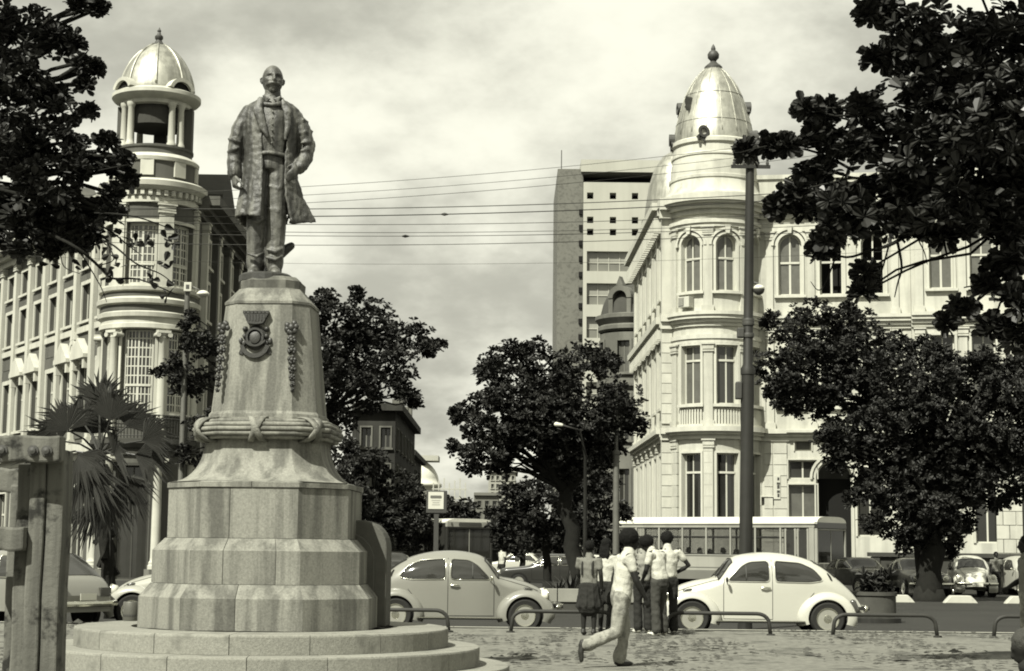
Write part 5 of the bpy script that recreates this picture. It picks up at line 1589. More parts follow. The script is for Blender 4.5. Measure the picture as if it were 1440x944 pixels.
# face: wall with square openings and window bands
bw_ = at(960, 400, TY).x - tr_
hl_ = []
TF = Facade(tb, lambda u, v, z: (u, -v, z))
for py in (275, 309, 326):
    for px in (830, 862, 893, 925): hl_.append((at(px - 4.5, py, TY).x - tr_, at(px + 4.5, py, TY).x - tr_, zt_(py + 4.5), zt_(py - 4.5)))
bands = [(353, 381), (398, 428), (445, 475), (491, 521), (537, 566), (582, 611), (628, 657)]
u0_, u1_ = at(825, 400, TY).x - tr_, bw_ - 1
for y0, y1 in bands: hl_.append((u0_, u1_, zt_(y1), zt_(y0)))
TF.wall('face_wall', m_tower, 0, bw_, 0, zt_(256), hl_, 0, 1.2)
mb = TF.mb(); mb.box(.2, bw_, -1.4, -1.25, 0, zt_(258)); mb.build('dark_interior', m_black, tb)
for y0, y1 in bands:
    for k in range(8):
        a, b_ = u0_ + (u1_ - u0_) * k / 8, u0_ + (u1_ - u0_) * (k + 1) / 8
        m = TF.mb(); zz0, zz1 = zt_(y1), zt_(y0)
        m.box(a, a + .08, -.62, -.5, zz0, zz1).box(a + .08, b_, -.62, -.5, zz0 + (zz1 - zz0) * .45 - .05, zz0 + (zz1 - zz0) * .45 + .05)
        wo = m.build('window', m_tower, tb)
        TF.mb().box(a + .08, b_, -.60, -.58, zz0, zz0 + (zz1 - zz0) * .45 - .05).build('pane', mat('spandrel_glass', .18, .4, .2, .5), wo)
        TF.mb().box(a + .08, b_, -.60, -.58, zz0 + (zz1 - zz0) * .45 + .05, zz1).build('pane', mat('band_glass', .28, .2, .4, .4, spec=.5), wo)
mb = TF.mb(); mb.box(-.5, bw_ + 1, -20, -3.0, zt_(256) + .01, zt_(243)); mb.build('recessed_attic', m_black, tb)
mb = TF.mb(); mb.box(-.3, bw_ + 2, -20, .3, zt_(242), zt_(225)); mb.build('roof_slab', m_tower, tb)
TF.mb().box(.0, bw_ + 2, -21, -20.0, 0, zt_(243)).build('back_wall', m_tower, tb)
for k in range(14):
    y = 295 + 22 * k; MB().box(-.5, -.015, .05, .29, zt_(y + 6), zt_(y - 1)).build('slot', m_black, tb)
MB().tube([(-2.5, 5, ztop), (-2.5, 5, ztop + 3.4)], .06, 5).build('mast', m_iron, tb)

# ---------------------------------------------------------------- old building between tower and white block, round corner with dark dormer
OY = 112.0
oc = at(889, 780, OY); oc.z = ROAD
ob = thing('old_corner_building', 'old stained grey building with a rounded corner and a dark arched dormer above', 'building', oc)
def zo(py): return zat(878, py, OY - 1.5) - ROAD
RO = 46 * OY / F
ofc = Facade(ob, lambda u, v, z: ((RO + v) * math.sin(u / RO), -(RO + v) * math.cos(u / RO), z), True)
hs = []
for a in (-75, -20, 35):
    for y0, y1 in ((500 + 25, 480), (620, 555), (730, 660)): hs.append(ofc.window(RO * R(a), zo(y0), .8, zo(y1) - zo(y0), cols=2, mt=m_old_wall, surround=.15))
ofc.wall('corner_wall', m_old_wall, RO * R(-140), RO * R(100), 0, zo(468), hs)
MB().lathe([(r * OY / F, zat(878, y, OY) - ROAD) for r, y in ((46, 470), (49, 467), (49, 462), (47, 460), (53, 452), (53, 447), (46, 445))], n=40).build('cornice', m_old_wall, ob, angle=30)
MB().lathe([(r * OY / F, zat(878, y, OY) - ROAD) for r, y in ((46, 446), (42, 430), (35, 415), (24, 405), (0, 400))], n=40).build('mansard_roof', m_dark_wall, ob, angle=30)
dz = zo(450)
for a, sc2 in ((-28, 1.0), (55, .8)):
    s_, c_ = math.sin(R(a)), -math.cos(R(a)); r = RO * .86
    T = lambda x, y, z: (r * s_ + (-c_) * x + s_ * y, r * c_ + s_ * x + c_ * y, z)
    m = MB(T); m.box(-.8 * sc2, -.5 * sc2, -.6, .25, dz, dz + 1.4).box(.5 * sc2, .8 * sc2, -.6, .25, dz, dz + 1.4).band(0, dz + 1.4, .5 * sc2, .85 * sc2, -.6, .3, 0, PI, 12)
    m.prism([(-.25, dz + 1.4 + .84 * sc2), (.25, dz + 1.4 + .84 * sc2), (0, dz + 2.0 + .84 * sc2)], -.2, .3)
    o = m.build('dormer', m_old_wall, ob)
    MB(T).box(-.5 * sc2, .5 * sc2, -.3, -.25, dz, dz + 1.4 + .45 * sc2).build('pane', m_black, o)
MB().band(0, 0, 0, 1, 0, 1) if False else None
for z, y in ((zo(468), 0),):
    m = MB(); m.box(-RO * .4, RO + 6, 0, 30, 0, z - .2); m.build('rear_block', m_old_wall, ob)
ofc.ledge('string_course', m_old_wall, RO * R(-140), RO * R(100), zo(548), zo(540), [(.5, .1), (1, .25)])

# ---------------------------------------------------------------- buildings down the left side of the street
def block(name, label, px0, px1, Y, top_py, mt, depth=25, rows=4, cols=4, roof=None, px_front=None, win=True, wmat=None):
    x0, x1 = at(px0, 760, Y).x, at(px1, 760, Y).x
    t = thing(name, label, 'building', (x0, Y, ROAD))
    H_ = zat((px0 + px1) / 2, top_py, Y) - ROAD
    W_ = x1 - x0
    f = Facade(t, lambda u, v, z: (u, -v, z)); hs = []
    if win:
        cw, rh = W_ / cols, H_ / (rows + .3)
        for i in range(cols):
            for j in range(rows):
                hs.append(f.window(cw * (i + .5), rh * j + rh * .3, cw * .5, rh * .55, cols=2, mt=wmat or mt, surround=.08 * cw, sill=j > 0, rec=.3))
    f.wall('wall', mt, 0, W_, 0, H_, hs)
    # street-side wall (faces right), its own windows
    g = Facade(t, lambda u, v, z: (W_ + v, u, z)); hs = []
    if win:
        n2 = max(2, int(depth / 3.6))
        for i in range(n2):
            for j in range(rows):
                hs.append(g.window(depth * (i + .5) / n2, rh * j + rh * .3, 1.3, rh * .55, cols=2, mt=wmat or mt, surround=.12, sill=j > 0))
    g.wall('side_wall', mt, .01, depth, 0, H_, hs)
    m = MB(); m.box(-.3, W_ + .5, -.5, depth, H_ + .004, H_ + .5); m.build('cornice', mt, t)
    MB().box(0, W_ - .01, depth, depth + .3, 0, H_).build('back_wall', mt, t); MB().box(-.3, -.01, 0, depth, 0, H_).build('party_wall', mt, t)
    return t, W_, H_
m_flank = mat('dark_flank_wall', .045, .95, .3, 1.2, .3, 12, streak=.3, sscale=.8)  # near-black streaked tone shared by the old street walls
t, W_, H_ = block('street_building', 'dark old building with a tall flank rising behind the tree beside the statue', 498, 553, 118, 578, m_flank, 24, 4, 2, wmat=m_old_wall)
for k, h_ in enumerate((.5, 1.4, .8, 1.2)): MB().box(W_ - .4, W_ + .1, 2 + 5 * k, 3.2 + 5 * k, H_ + .5, H_ + .5 + h_).build('parapet_pier', m_old_wall, t)
t, W_, H_ = block('street_building', 'dark building with a pale sloping mansard roof far down the left side of the street', 520, 575, 160, 640, m_flank, 20, 4, 2)
m = MB(); m.add([(0, 0, H_ + .5), (W_ + .3, -.3, H_ + .5), (W_ + .3, 20, H_ + .5), (0, 20, H_ + .5), (0, 1, H_ + 2.1), (W_ - 1.6, 1, H_ + 2.1), (W_ - 1.6, 19, H_ + 2.1), (0, 19, H_ + 2.1)], [(0, 1, 5, 4), (1, 2, 6, 5), (2, 3, 7, 6), (4, 5, 6, 7), (3, 0, 4, 7)])
m.build('mansard_roof', mat('pale_slate', .3, .8, .2, 2), t)
cd = at(596, 690, 230); 
t = thing('white_dome', 'small bright white dome far away above the billboard', 'dome', (cd.x - 2, 230, ROAD))
zc0 = zat(596, 683, 230) - ROAD
MB().lathe([(4.2, 0), (4.2, zc0)], n=28).build('drum', m_tower, t, angle=30)
MB().lathe([(4.4, zc0 - .2), (4.4, zc0 + .2), (4.0, zc0 + .4)] + [(4.0 * math.cos(R(q)), zc0 + .4 + 3.4 * math.sin(R(q))) for q in range(10, 91, 10)], n=28).build('dome_shell', mat('white_paint', .8, .6, .05, 2), t, True)
MB().box(-4.5, 4.0, -3, 2, zc0 + 3.2, zc0 + 3.9).build('cornice_slab', m_tower, t)

# filling the far end of the street
m_far = mat('far_concrete', .34, .9, .1, .3)
block('high_rise', 'pale distant high-rise block seen under the spreading tree', 688, 724, 330, 664, m_far, 20, 10, 5)
block('high_rise', 'grey distant block left of the pale high-rise at the street end', 668, 700, 300, 697, mat('far_grey', .16, .9, .1, .3), 20, 5, 3)
block('street_building', 'dark low building closing the street behind the buses', 600, 672, 190, 742, m_flank, 15, 3, 6)
block('street_building', 'dark low building closing the street behind the distant cars', 676, 790, 200, 745, m_flank, 15, 3, 8)
block('street_building', 'shaded old building on the right side of the street behind the central tree', 806, 856, 128, 628, m_flank, 30, 4, 3, wmat=m_old_wall)
t = thing('rooftop_tank_frame', 'pale rooftop frame of bars right of the white dome', 'roof structure', at(632, 692, 225) + Vector((0, 0, -1.2)))
for k in range(7): MB().box(-2.2 + .7 * k, -2.05 + .7 * k, 0, .3, 0, 2.4 + .3 * (k % 3)).build('bar', m_tower, t)
for z in (.3, 1.5): MB().box(-2.3, 2.3, -.02, .32, z, z + .15).build('rail', m_tower, t)
b0 = at(632, 692, 225)
t = thing('street_building', 'low building carrying the rooftop frame beyond the billboard', 'building', (b0.x, 226, ROAD))
MB().box(-4, 3.2, 0, 14, 0, b0.z - 1.2 - ROAD).build('wall', m_old_wall, t); MB().box(-4.2, 3.4, -.2, 14.2, b0.z - 1.2 - ROAD - .35, b0.z - 1.2 - ROAD - .02).build('cornice', m_far, t)
# ---------------------------------------------------------------- trees
LEAF = {
 'round': [(0, 0, 0), (-.17, .3, .05), (-.31, .62, .09), (-.27, .88, .07), (0, 1.0, -.02), (.27, .88, .07), (.31, .62, .09), (.17, .3, .05)],
 'oval': [(0, 0, 0), (-.2, .3, .05), (-.24, .65, .06), (0, 1.0, -.04), (.24, .65, .06), (.2, .3, .05)],
}
def leaf_arrays(kind, P, D, Nn, S):
    """P base points, D leaf directions, Nn plane normals, S lengths -> verts (N*k, 3)"""
    T = np.array(LEAF[kind])
    D = D / np.linalg.norm(D, axis=1, keepdims=True)
    X = np.cross(D, Nn); X /= np.maximum(np.linalg.norm(X, axis=1, keepdims=True), 1e-6)
    Z = np.cross(X, D)
    V = P[:, None, :] + S[:, None, None] * (X[:, None, :] * T[None, :, 0, None] + D[:, None, :] * T[None, :, 1, None] + Z[:, None, :] * T[None, :, 2, None])
    return V
def leaves_mesh(name, kind, P, D, Nn, S):
    V = leaf_arrays(kind, P, D, Nn, S)
    n, k = V.shape[:2]
    h = k // 2
    left = [0] + list(range(h, 0, -1)); right = [0] + list(range(k - 1, h - 1, -1))
    right = [0] + list(range(k - 1, h - 1, -1))
    q = len(left)
    base = (np.arange(n) * k)[:, None]
    li = np.concatenate([base + np.array(left)[None, :], base + np.array(right[:q][::-1])[None, :]], axis=1).reshape(-1)
    me = bpy.data.meshes.new(name)
    me.vertices.add(n * k); me.vertices.foreach_set('co', V.reshape(-1).astype(np.float32))
    me.loops.add(len(li)); me.loops.foreach_set('vertex_index', li.astype(np.int32))
    me.polygons.add(n * 2); me.polygons.foreach_set('loop_start', (np.arange(n * 2) * q).astype(np.int32))
    me.update(calc_edges=True)
    return me
def rosettes(C, A, nl, size, spread=.9, jit=.35, droop=0.0):
    """leaf bases and directions for tufts at C with axis A"""
    n = len(C)
    A = A / np.linalg.norm(A, axis=1, keepdims=True)
    ref = np.tile(np.array([[0.3, 0.5, 0.81]]), (n, 1)) + npr.normal(0, .2, (n, 3))
    U = np.cross(A, ref); U /= np.linalg.norm(U, axis=1, keepdims=True); W = np.cross(A, U)
    Ps, Ds, Ns, Ss = [], [], [], []
    ph = npr.uniform(0, 6.28, n)
    for k in range(nl):
        a = ph + 2 * PI * k / nl + npr.normal(0, .25, n)
        rad = U * np.cos(a)[:, None] + W * np.sin(a)[:, None]
        t = npr.uniform(.15, .75, n)[:, None]
        d = rad * spread + A * t + npr.normal(0, jit, (n, 3)) * .4
        d[:, 2] -= droop
        Ps.append(C + rad * size * .08); Ds.append(d)
        Ns.append(A - rad * .35 + npr.normal(0, .25, (n, 3))); Ss.append(size * npr.uniform(.7, 1.2, n))
    return np.concatenate(Ps), np.concatenate(Ds), np.concatenate(Ns), np.concatenate(Ss)
def clump_points(c, r, n, flat=.85):
    d = npr.normal(0, 1, (n, 3)); d /= np.linalg.norm(d, axis=1, keepdims=True)
    rad = npr.uniform(0.15, 1, n) ** .45
    # uneven outline
    wob = 1 + .22 * np.sin(d[:, 0] * 5 + c[0] * 3) * np.cos(d[:, 2] * 6 + c[2] * 3)
    p = d * (rad * wob)[:, None] * r * np.array([1, 1, flat])
    return np.array(c) + p, d
def limb(mb, p0, p1, r0, r1, sag=.0, n=5, wig=.05):
    p0, p1 = Vector(p0), Vector(p1); L_ = (p1 - p0).length
    pts = []
    for i in range(n + 1):
        t = i / n
        q = p0.lerp(p1, t) + Vector((0, 0, sag * L_ * math.sin(PI * t)))
        if 0 < i < n: q += Vector((rng.gauss(0, 1), rng.gauss(0, 1), rng.gauss(0, 1))) * wig * L_
        pts.append(q)
    mb.tube(pts, [r0 + (r1 - r0) * i / n for i in range(n + 1)], 7)
    return pts
def px_clumps(lst, Y, seed=0):
    o = []
    for i, c in enumerate(lst):
        dy = c[3] if len(c) > 3 else math.sin(i * 2.39 + seed) * 1.0
        r = c[2] * Y / F
        p = at(c[0], c[1], Y + dy * r * 1.2)
        o.append((p, r))
    return o
def tree(name, label, base, fork, clumps, leaf, dens, kind='oval', nl=6, trunk_r=.25, group=None, singles=0, droop=0.0, mt=None, cat='tree', base_r=None, step=5, lk=1.0):
    t = thing(name, label, cat, base, 0, group)
    B = Vector(base)
    mb = MB()
    limb(mb, (0, 0, -.1), Vector(fork) - B, trunk_r * 1.15, trunk_r * .8, 0, 6, .015)
    mb.lathe([(trunk_r * 1.7, -.15), (trunk_r * 1.35, .15), (trunk_r * 1.1, .5)], n=10)
    f_ = Vector(fork) - B; mb.ball(f_, trunk_r * .86, 10, 8)
    for k in range(5):
        a = k * 1.256 + rng.random(); limb(mb, f_ - Vector((0, 0, trunk_r * .3)), f_ + Vector((math.cos(a), math.sin(a), 1.1)) * trunk_r * 3.2, trunk_r * .62, trunk_r * .28, 0, 4, .03)
    mb.build('trunk', m_bark, t, True)
    br = MB()
    fk = Vector(fork) - B
    for ci, (c, r) in enumerate(clumps):
        q = c - B
        if ci % step == 0:
            mid = fk.lerp(q, .45) + Vector((0, 0, .12 * (q - fk).length))
            limb(br, fk, mid, trunk_r * .34 * lk, trunk_r * .18 * lk, .02, 4, .03); limb(br, mid, q, trunk_r * .18 * lk, .012, .03, 4, .04)
        for k in range(2):
            d = Vector((rng.gauss(0, 1), rng.gauss(0, 1), rng.gauss(.2, 1))).normalized()
            limb(br, q, q + d * r * .8, .012 + .004 * r, .004, 0, 3, .06)
    tag(br.build('branches', m_bark, t, True), kind='stuff')
    Cs, As = [], []
    for c, r in clumps:
        n = int(dens * r * r / (leaf * leaf)) + 3
        p, d = clump_points(c, r, n)
        Cs.append(p); As.append(d * .6 + np.array([0, 0, .75]) + npr.normal(0, .25, (n, 3)))
    C = np.concatenate(Cs); A = np.concatenate(As)
    P, D, Nn, S = rosettes(C, A, nl, leaf, droop=droop)
    P = P - np.array(B)
    if singles:
        # the leaves that show largest: nearest the eye, inside the frame
        W_ = P + np.array(B)
        inv = np.array(CR.to_3x3().inverted())
        q = (W_ - np.array([0, 0, CAMH])) @ inv.T
        sx = 720 + F * q[:, 0] / -q[:, 2]; sy = 472 - F * q[:, 1] / -q[:, 2]
        ins = (sx > -5) & (sx < 1445) & (sy > -5) & (sy < 949)
        score = np.where(ins, S / -q[:, 2], 0)
        pick = np.argsort(-score)[:singles]
        T = np.array(LEAF[kind])
        k = len(T); h = k // 2
        me = bpy.data.meshes.new('leaf')
        me.from_pydata([tuple(v) for v in T], [], [tuple([0] + list(range(h, 0, -1))), tuple([0] + list(range(k - 1, h - 1, -1)))[::-1]])
        me.materials.append(m_leaf_obj)
        for i in pick:
            d = Vector(D[i]).normalized(); x = d.cross(Vector(Nn[i])).normalized(); z = x.cross(d)
            o = link('leaf', me, t)
            s_ = float(S[i])
            o.matrix_local = Matrix(((x.x * s_, d.x * s_, z.x * s_, P[i][0]), (x.y * s_, d.y * s_, z.y * s_, P[i][1]), (x.z * s_, d.z * s_, z.z * s_, P[i][2]), (0, 0, 0, 1)))
        keep = np.ones(len(P), bool); keep[pick] = False
        P, D, Nn, S = P[keep], D[keep], Nn[keep], S[keep]
    me = leaves_mesh('crown', kind, P, D, Nn, S)
    me.materials.append(mt or m_leaf)
    tag(link('crown', me, t), kind='stuff')
    return t
def dense(cl, n=5, seed=1, shrink=.55):
    """break each blob into smaller uneven clumps"""
    r_ = random.Random(seed); o = []
    for c, r in cl:
        o.append((c, r * .92))
        for k in range(n):
            d = Vector((r_.gauss(0, 1), r_.gauss(0, 1), r_.gauss(0, .8))).normalized()
            o.append((c + d * r * .68, r * shrink * r_.uniform(.6, 1.0)))
    return o
GB = 'trees along the street'
# central tree
YC = F / 47.0
cl = px_clumps([(700, 520, 36), (760, 512, 42), (820, 522, 44), (868, 560, 40), (888, 590, 26), (722, 560, 46), (780, 568, 56), (840, 590, 46), (668, 585, 34), (645, 582, 14), (684, 636, 36), (665, 650, 20), (702, 655, 18), (858, 622, 26), (815, 632, 34), (800, 655, 26), (845, 650, 22), (775, 640, 22), (740, 605, 46), (684, 514, 14), (790, 620, 40), (640, 630, 12), (725, 498, 22), (850, 510, 22), (745, 612, 34, -1), (785, 636, 30, -1), (718, 602, 34, -1), (826, 640, 28, -1), (800, 598, 40, -1), (690, 610, 28, -1), (764, 570, 40, -1), (850, 610, 28, -1), (716, 640, 16, -1), (690, 655, 14, -1)], YC)
b_ = at(812, 800, YC); b_.z = ROAD
tree('street_tree', 'dark spreading broad-leaved tree in the middle of the street, leaning trunk beside the crowd', b_, at(796, 690, YC), dense(cl, 6, 3), .165, 2.4, 'round', 6, .26, GB)
cl = px_clumps([(742, 652, 22), (760, 640, 14), (720, 648, 12)], YC - .5)
cl2 = px_clumps([(735, 708, 32), (715, 722, 22), (768, 718, 34), (700, 738, 16), (800, 705, 26), (760, 745, 24), (745, 690, 24), (795, 745, 18), (820, 700, 24), (840, 680, 22), (720, 690, 20), (785, 690, 26), (745, 730, 28), (810, 735, 26), (700, 760, 18), (780, 750, 22)], YC + 6)
b_ = at(770, 800, YC + 6); b_.z = ROAD
tree('street_tree', 'smaller round dark tree under the spreading tree in the street centre', b_, at(768, 745, YC + 6), dense(cl2, 5, 4), .165, 2.3, 'round', 6, .14, GB)
# tree behind the monument
YT = F / 44.0
cl = px_clumps([(470, 452, 44), (530, 462, 42), (430, 442, 34), (580, 484, 34), (606, 488, 14), (545, 520, 42), (480, 530, 54), (574, 552, 20), (586, 570, 9), (500, 492, 46), (440, 520, 56), (622, 486, 6), (480, 590, 30), (500, 416, 14), (455, 424, 18), (400, 470, 50), (380, 540, 50), (330, 500, 40), (280, 485, 28), (270, 540, 32), (292, 600, 30), (244, 520, 22), (222, 526, 9), (266, 452, 16), (300, 655, 26), (262, 640, 16), (340, 600, 40), (520, 560, 24)], YT)
b_ = at(400, 800, YT); b_.z = ROAD
tree('street_tree', 'big dark broad-leaved tree directly behind the statue pedestal', b_, at(410, 640, YT), dense(cl, 6, 5), .165, 2.4, 'round', 6, .3, GB)
YE = 74.0
cl = px_clumps([(520, 650, 30), (558, 680, 30), (500, 700, 36), (540, 715, 36), (580, 692, 16), (590, 706, 10), (478, 640, 28), (470, 690, 30), (560, 725, 26), (510, 740, 30), (585, 735, 20), (600, 720, 12), (490, 665, 24), (545, 745, 24), (460, 735, 26), (440, 700, 30), (520, 765, 20), (575, 760, 18), (600, 755, 12)], YE)
b_ = at(530, 790, YE); b_.z = ROAD
tree('street_tree', 'dark low tree in front of the tall old flank left of the billboard', b_, at(528, 735, YE), dense(cl, 6, 6), .22, 2.4, 'round', 6, .2, GB)
YF = 150.0
cl = px_clumps([(640, 715, 24), (655, 722, 18), (625, 735, 26), (650, 740, 22), (665, 738, 12), (615, 715, 14)], YF)
b_ = at(640, 780, YF); b_.z = ROAD
tree('street_tree', 'distant rounded tree just right of the billboard, above the white bus band', b_, at(640, 755, YF), dense(cl, 4, 7), .5, 2.0, 'round', 6, .25, GB)
YH = 66.0
cl = px_clumps([(830, 715, 34), (852, 680, 24), (845, 755, 30), (868, 720, 22), (858, 645, 14), (815, 750, 26), (872, 760, 18), (840, 690, 26)], YH)
b_ = at(846, 800, YH); b_.z = ROAD
tree('street_tree', 'dark tree between the leaning trunk and the white building, behind the thin pole', b_, at(846, 750, YH), dense(cl, 5, 12), .2, 2.3, 'round', 6, .15, GB)
YI = 80.0
cl = px_clumps([(700, 740, 24), (725, 757, 26), (752, 760, 24), (688, 765, 14), (715, 775, 14), (775, 765, 24), (690, 722, 10), (670, 760, 10), (795, 770, 16)], YI)
b_ = at(735, 795, YI); b_.z = ROAD
tree('street_tree', 'low dark tree over the distant cars between the far bus and the leaning trunk', b_, at(735, 775, YI), dense(cl, 5, 13), .24, 2.3, 'round', 6, .15, GB)
# right-hand trees before the white building
YD = F / 40.0
cl = px_clumps([(1110, 462, 36), (1088, 512, 30), (1150, 440, 24), (1162, 490, 48), (1200, 462, 38), (1212, 520, 48), (1130, 540, 40), (1108, 572, 22), (1096, 556, 22), (1250, 482, 32), (1262, 530, 44), (1300, 500, 30), (1190, 436, 14), (1080, 545, 18), (1150, 575, 22), (1080, 450, 12), (1225, 560, 26), (1130, 500, 34, -1), (1180, 540, 34, -1), (1110, 540, 26, -1), (1150, 560, 22, -1), (1210, 580, 26, -1), (1170, 600, 18, -1), (1200, 490, 34, -1)], YD)
b_ = at(1309, 800, YD); b_.z = ROAD
tree('street_tree', 'dark leafy tree right of the tall pole, its crown level with the second floor', b_, at(1262, 600, YD), dense(cl, 6, 8), .165, 2.4, 'round', 6, .24, GB)
YG = F / 42.5
cl = px_clumps([(1180, 640, 26, -.6), (1230, 600, 40, -.6), (1270, 660, 44, -.6), (1330, 600, 50, -.6), (1390, 610, 46, -.6), (1440, 640, 40, -.6), (1300, 720, 38, -.6), (1230, 690, 30, -.6), (1355, 670, 44, -.6), (1410, 650, 36, -.6), (1330, 745, 26, -.4), (1260, 745, 22, -.4), (1290, 590, 44, -.6), (1160, 618, 16, -.5), (1400, 520, 36, 0), (1340, 520, 40, 0), (1265, 520, 36, 0), (1265, 560, 44), (1310, 550, 48), (1360, 545, 44), (1410, 560, 44), (1445, 560, 44), (1205, 630, 36), (1182, 606, 24), (1250, 640, 50), (1312, 640, 56), (1372, 630, 50), (1425, 620, 44), (1172, 650, 12), (1220, 672, 30), (1290, 690, 42), (1256, 705, 26), (1340, 680, 36), (1392, 662, 30), (1470, 590, 50), (1320, 505, 24), (1380, 510, 22), (1430, 516, 22), (1420, 665, 16), (1310, 720, 40), (1350, 730, 28), (1275, 735, 26), (1300, 755, 20), (1365, 700, 26), (1230, 735, 20), (1400, 700, 24), (1440, 690, 30), (1200, 700, 14), (1335, 770, 18), (1275, 770, 14)], YG)
b_ = at(1306, 800, YG); b_.z = ROAD
tree('street_tree', 'wide dark tree at the right whose low crown shades the parked cars', b_, at(1308, 700, YG), dense(cl, 6, 9), .165, 2.4, 'round', 6, .40, GB)

# near tree on the right: large single leaves against the sky
YN = 20.0
cl = px_clumps([(1340, 60, 95), (1420, 60, 90), (1285, 40, 42), (1244, 12, 16), (1222, 20, 9), (1256, 82, 22), (1300, 150, 84), (1400, 170, 95), (1232, 190, 46), (1290, 220, 62), (1184, 212, 36), (1152, 244, 34), (1136, 152, 11), (1160, 160, 17), (1150, 190, 16), (1212, 150, 20), (1228, 82, 12), (1108, 206, 7), (1084, 204, 9), (1050, 212, 9), (1112, 270, 18), (1142, 290, 24), (1098, 290, 10), (1186, 285, 36), (1246, 275, 42), (1300, 275, 54), (1380, 255, 66), (1436, 240, 60), (1168, 325, 22), (1158, 352, 14), (1196, 320, 16), (1424, 325, 26), (1404, 380, 18), (1428, 420, 30), (1385, 402, 12), (1352, 436, 11), (1436, 478, 24), (1330, 452, 8), (1402, 462, 18), (1218, 382, 8), (1214, 412, 7), (1350, 300, 34), (1290, 310, 26), (1395, 310, 34), (1250, 320, 18), (1330, 330, 14), (1440, 360, 26), (1600, -60, 110), (1480, -120, 110), (1350, -100, 90), (1640, 150, 120), (1650, 320, 90), (1480, 140, 110), (1500, 300, 90), (1500, 430, 60)], YN, 1)
b_ = Vector((8.4, 20.5, 0))
nr = tree('sea_almond_tree', 'near dark tree with large rounded leaves filling the top right corner', b_, at(1560, 330, 20.6), dense(cl, 5, 10, .6), .16, 2.3, 'round', 6, .24, None, 300, droop=.12, step=4, lk=.45)
tw = MB()
def px_twig(mb, pts, Y, r0, r1):
    P = smooth_tab([(i, 0) for i in range(len(pts))], 4)
    xs = smooth_tab([(i, p[0]) for i, p in enumerate(pts)], 4); ys = smooth_tab([(i, p[1]) for i, p in enumerate(pts)], 4)
    V = [at(x[1], y[1], Y + .25 * math.sin(i * .4)) for i, (x, y) in enumerate(zip(xs, ys))]
    n = len(V); mb.tube(V, [r0 + (r1 - r0) * i / (n - 1) for i in range(n)], 6)
loc = Vector(nr.location)
for pts, r0, r1 in (
    ([(1330, 270), (1300, 300), (1275, 330), (1250, 345), (1225, 352), (1190, 362), (1150, 350)], .035, .01),
    ([(1262, 340), (1268, 375), (1262, 400), (1258, 418)], .018, .006), ([(1300, 300), (1290, 330), (1278, 336)], .014, .005),
    ([(1300, 295), (1288, 325), (1300, 355), (1304, 372)], .014, .004), ([(1310, 290), (1302, 320), (1308, 355)], .012, .004),
    ([(1330, 285), (1326, 325), (1332, 362)], .03, .01), ([(1225, 352), (1215, 380), (1220, 420)], .014, .006), ([(1175, 362), (1160, 400), (1150, 408), (1140, 396)], .012, .004),
    ([(1460, 360), (1420, 378), (1390, 400)], .02, .006), ([(1460, 440), (1420, 440), (1385, 450), (1340, 455)], .02, .006), ([(1250, 345), (1232, 400), (1200, 420), (1198, 440)], .012, .004),
    ([(1440, 300), (1400, 290), (1350, 275)], .03, .02), ([(1200, 240), (1150, 215), (1090, 205), (1040, 215)], .02, .006), ([(1300, 240), (1200, 270), (1120, 280), (1095, 292)], .025, .006)):
    px_twig(tw, pts, YN, r0, r1)
tw.v = [tuple(Vector(v) - loc) for v in tw.v]
tw.build('hanging_twigs', m_bark, nr, True)

# near tree on the left
YL = 9.6
cl = px_clumps([(40, 40, 48), (15, 100, 56), (82, 62, 30), (60, 150, 46), (112, 92, 12), (104, 60, 10), (20, 200, 54), (88, 205, 36), (128, 232, 20), (60, 262, 42), (122, 158, 11), (150, 200, 10), (172, 222, 8), (15, 290, 44), (96, 285, 22), (160, 268, 12), (138, 12, 9), (112, 8, 10), (134, 95, 6), (118, 120, 8), (40, 320, 26), (130, 300, 22), (95, 330, 14), (150, 290, 16), (165, 240, 12), (30, 350, 14), (75, 350, 12), (110, 345, 10), (130, 330, 14), (100, 310, 26), (160, 300, 14), (60, 300, 34), (-10, 345, 20), (-120, -80, 100), (-220, 100, 110), (-60, -150, 90), (-190, 260, 90), (-300, 40, 90), (-100, 330, 50), (-20, 300, 50), (60, 330, 14), (110, 320, 16), (180, 250, 8), (105, 240, 20), (-30, 60, 60), (-30, 200, 70), (155, 300, 6)], YL, 2)
nl_ = tree('sea_almond_tree', 'near dark tree with small oval leaves and bare twigs filling the top left corner', Vector((-4.6, 9.9, 0)), at(-220, 320, 9.8), dense(cl, 5, 11, .6), .056, 2.5, 'round', 6, .13, None, 260, droop=.1, step=4, lk=.4)
tw = MB(); loc = Vector(nl_.location)
for pts, r0, r1 in (
    ([(-60, 300), (10, 305), (60, 325), (110, 350), (150, 385), (160, 392), (190, 392), (215, 400), (250, 415)], .022, .004),
    ([(60, 325), (100, 335), (150, 340), (190, 370), (225, 385), (245, 400)], .014, .004), ([(-30, 330), (60, 310), (130, 300), (190, 305), (240, 322)], .016, .004),
    ([(110, 350), (140, 400), (150, 425)], .008, .003), ([(100, 300), (150, 322), (180, 345), (200, 360)], .012, .003), ([(60, 325), (82, 350), (90, 375), (112, 385)], .008, .003),
    ([(150, 340), (160, 365), (140, 375), (152, 390)], .007, .003), ([(-40, 250), (60, 262), (140, 240), (180, 232)], .016, .004), ([(20, 310), (30, 340), (60, 330)], .008, .003),
    ([(-60, 120), (20, 110), (100, 90), (125, 70)], .018, .004), ([(-20, 50), (60, 40), (120, 15)], .014, .004), ([(20, 170), (90, 155), (140, 150)], .01, .003), ([(0, 345), (60, 360), (85, 372)], .008, .003)):
    px_twig(tw, pts, YL, r0 * .62, r1 * .62)
tw.v = [tuple(Vector(v) - loc) for v in tw.v]
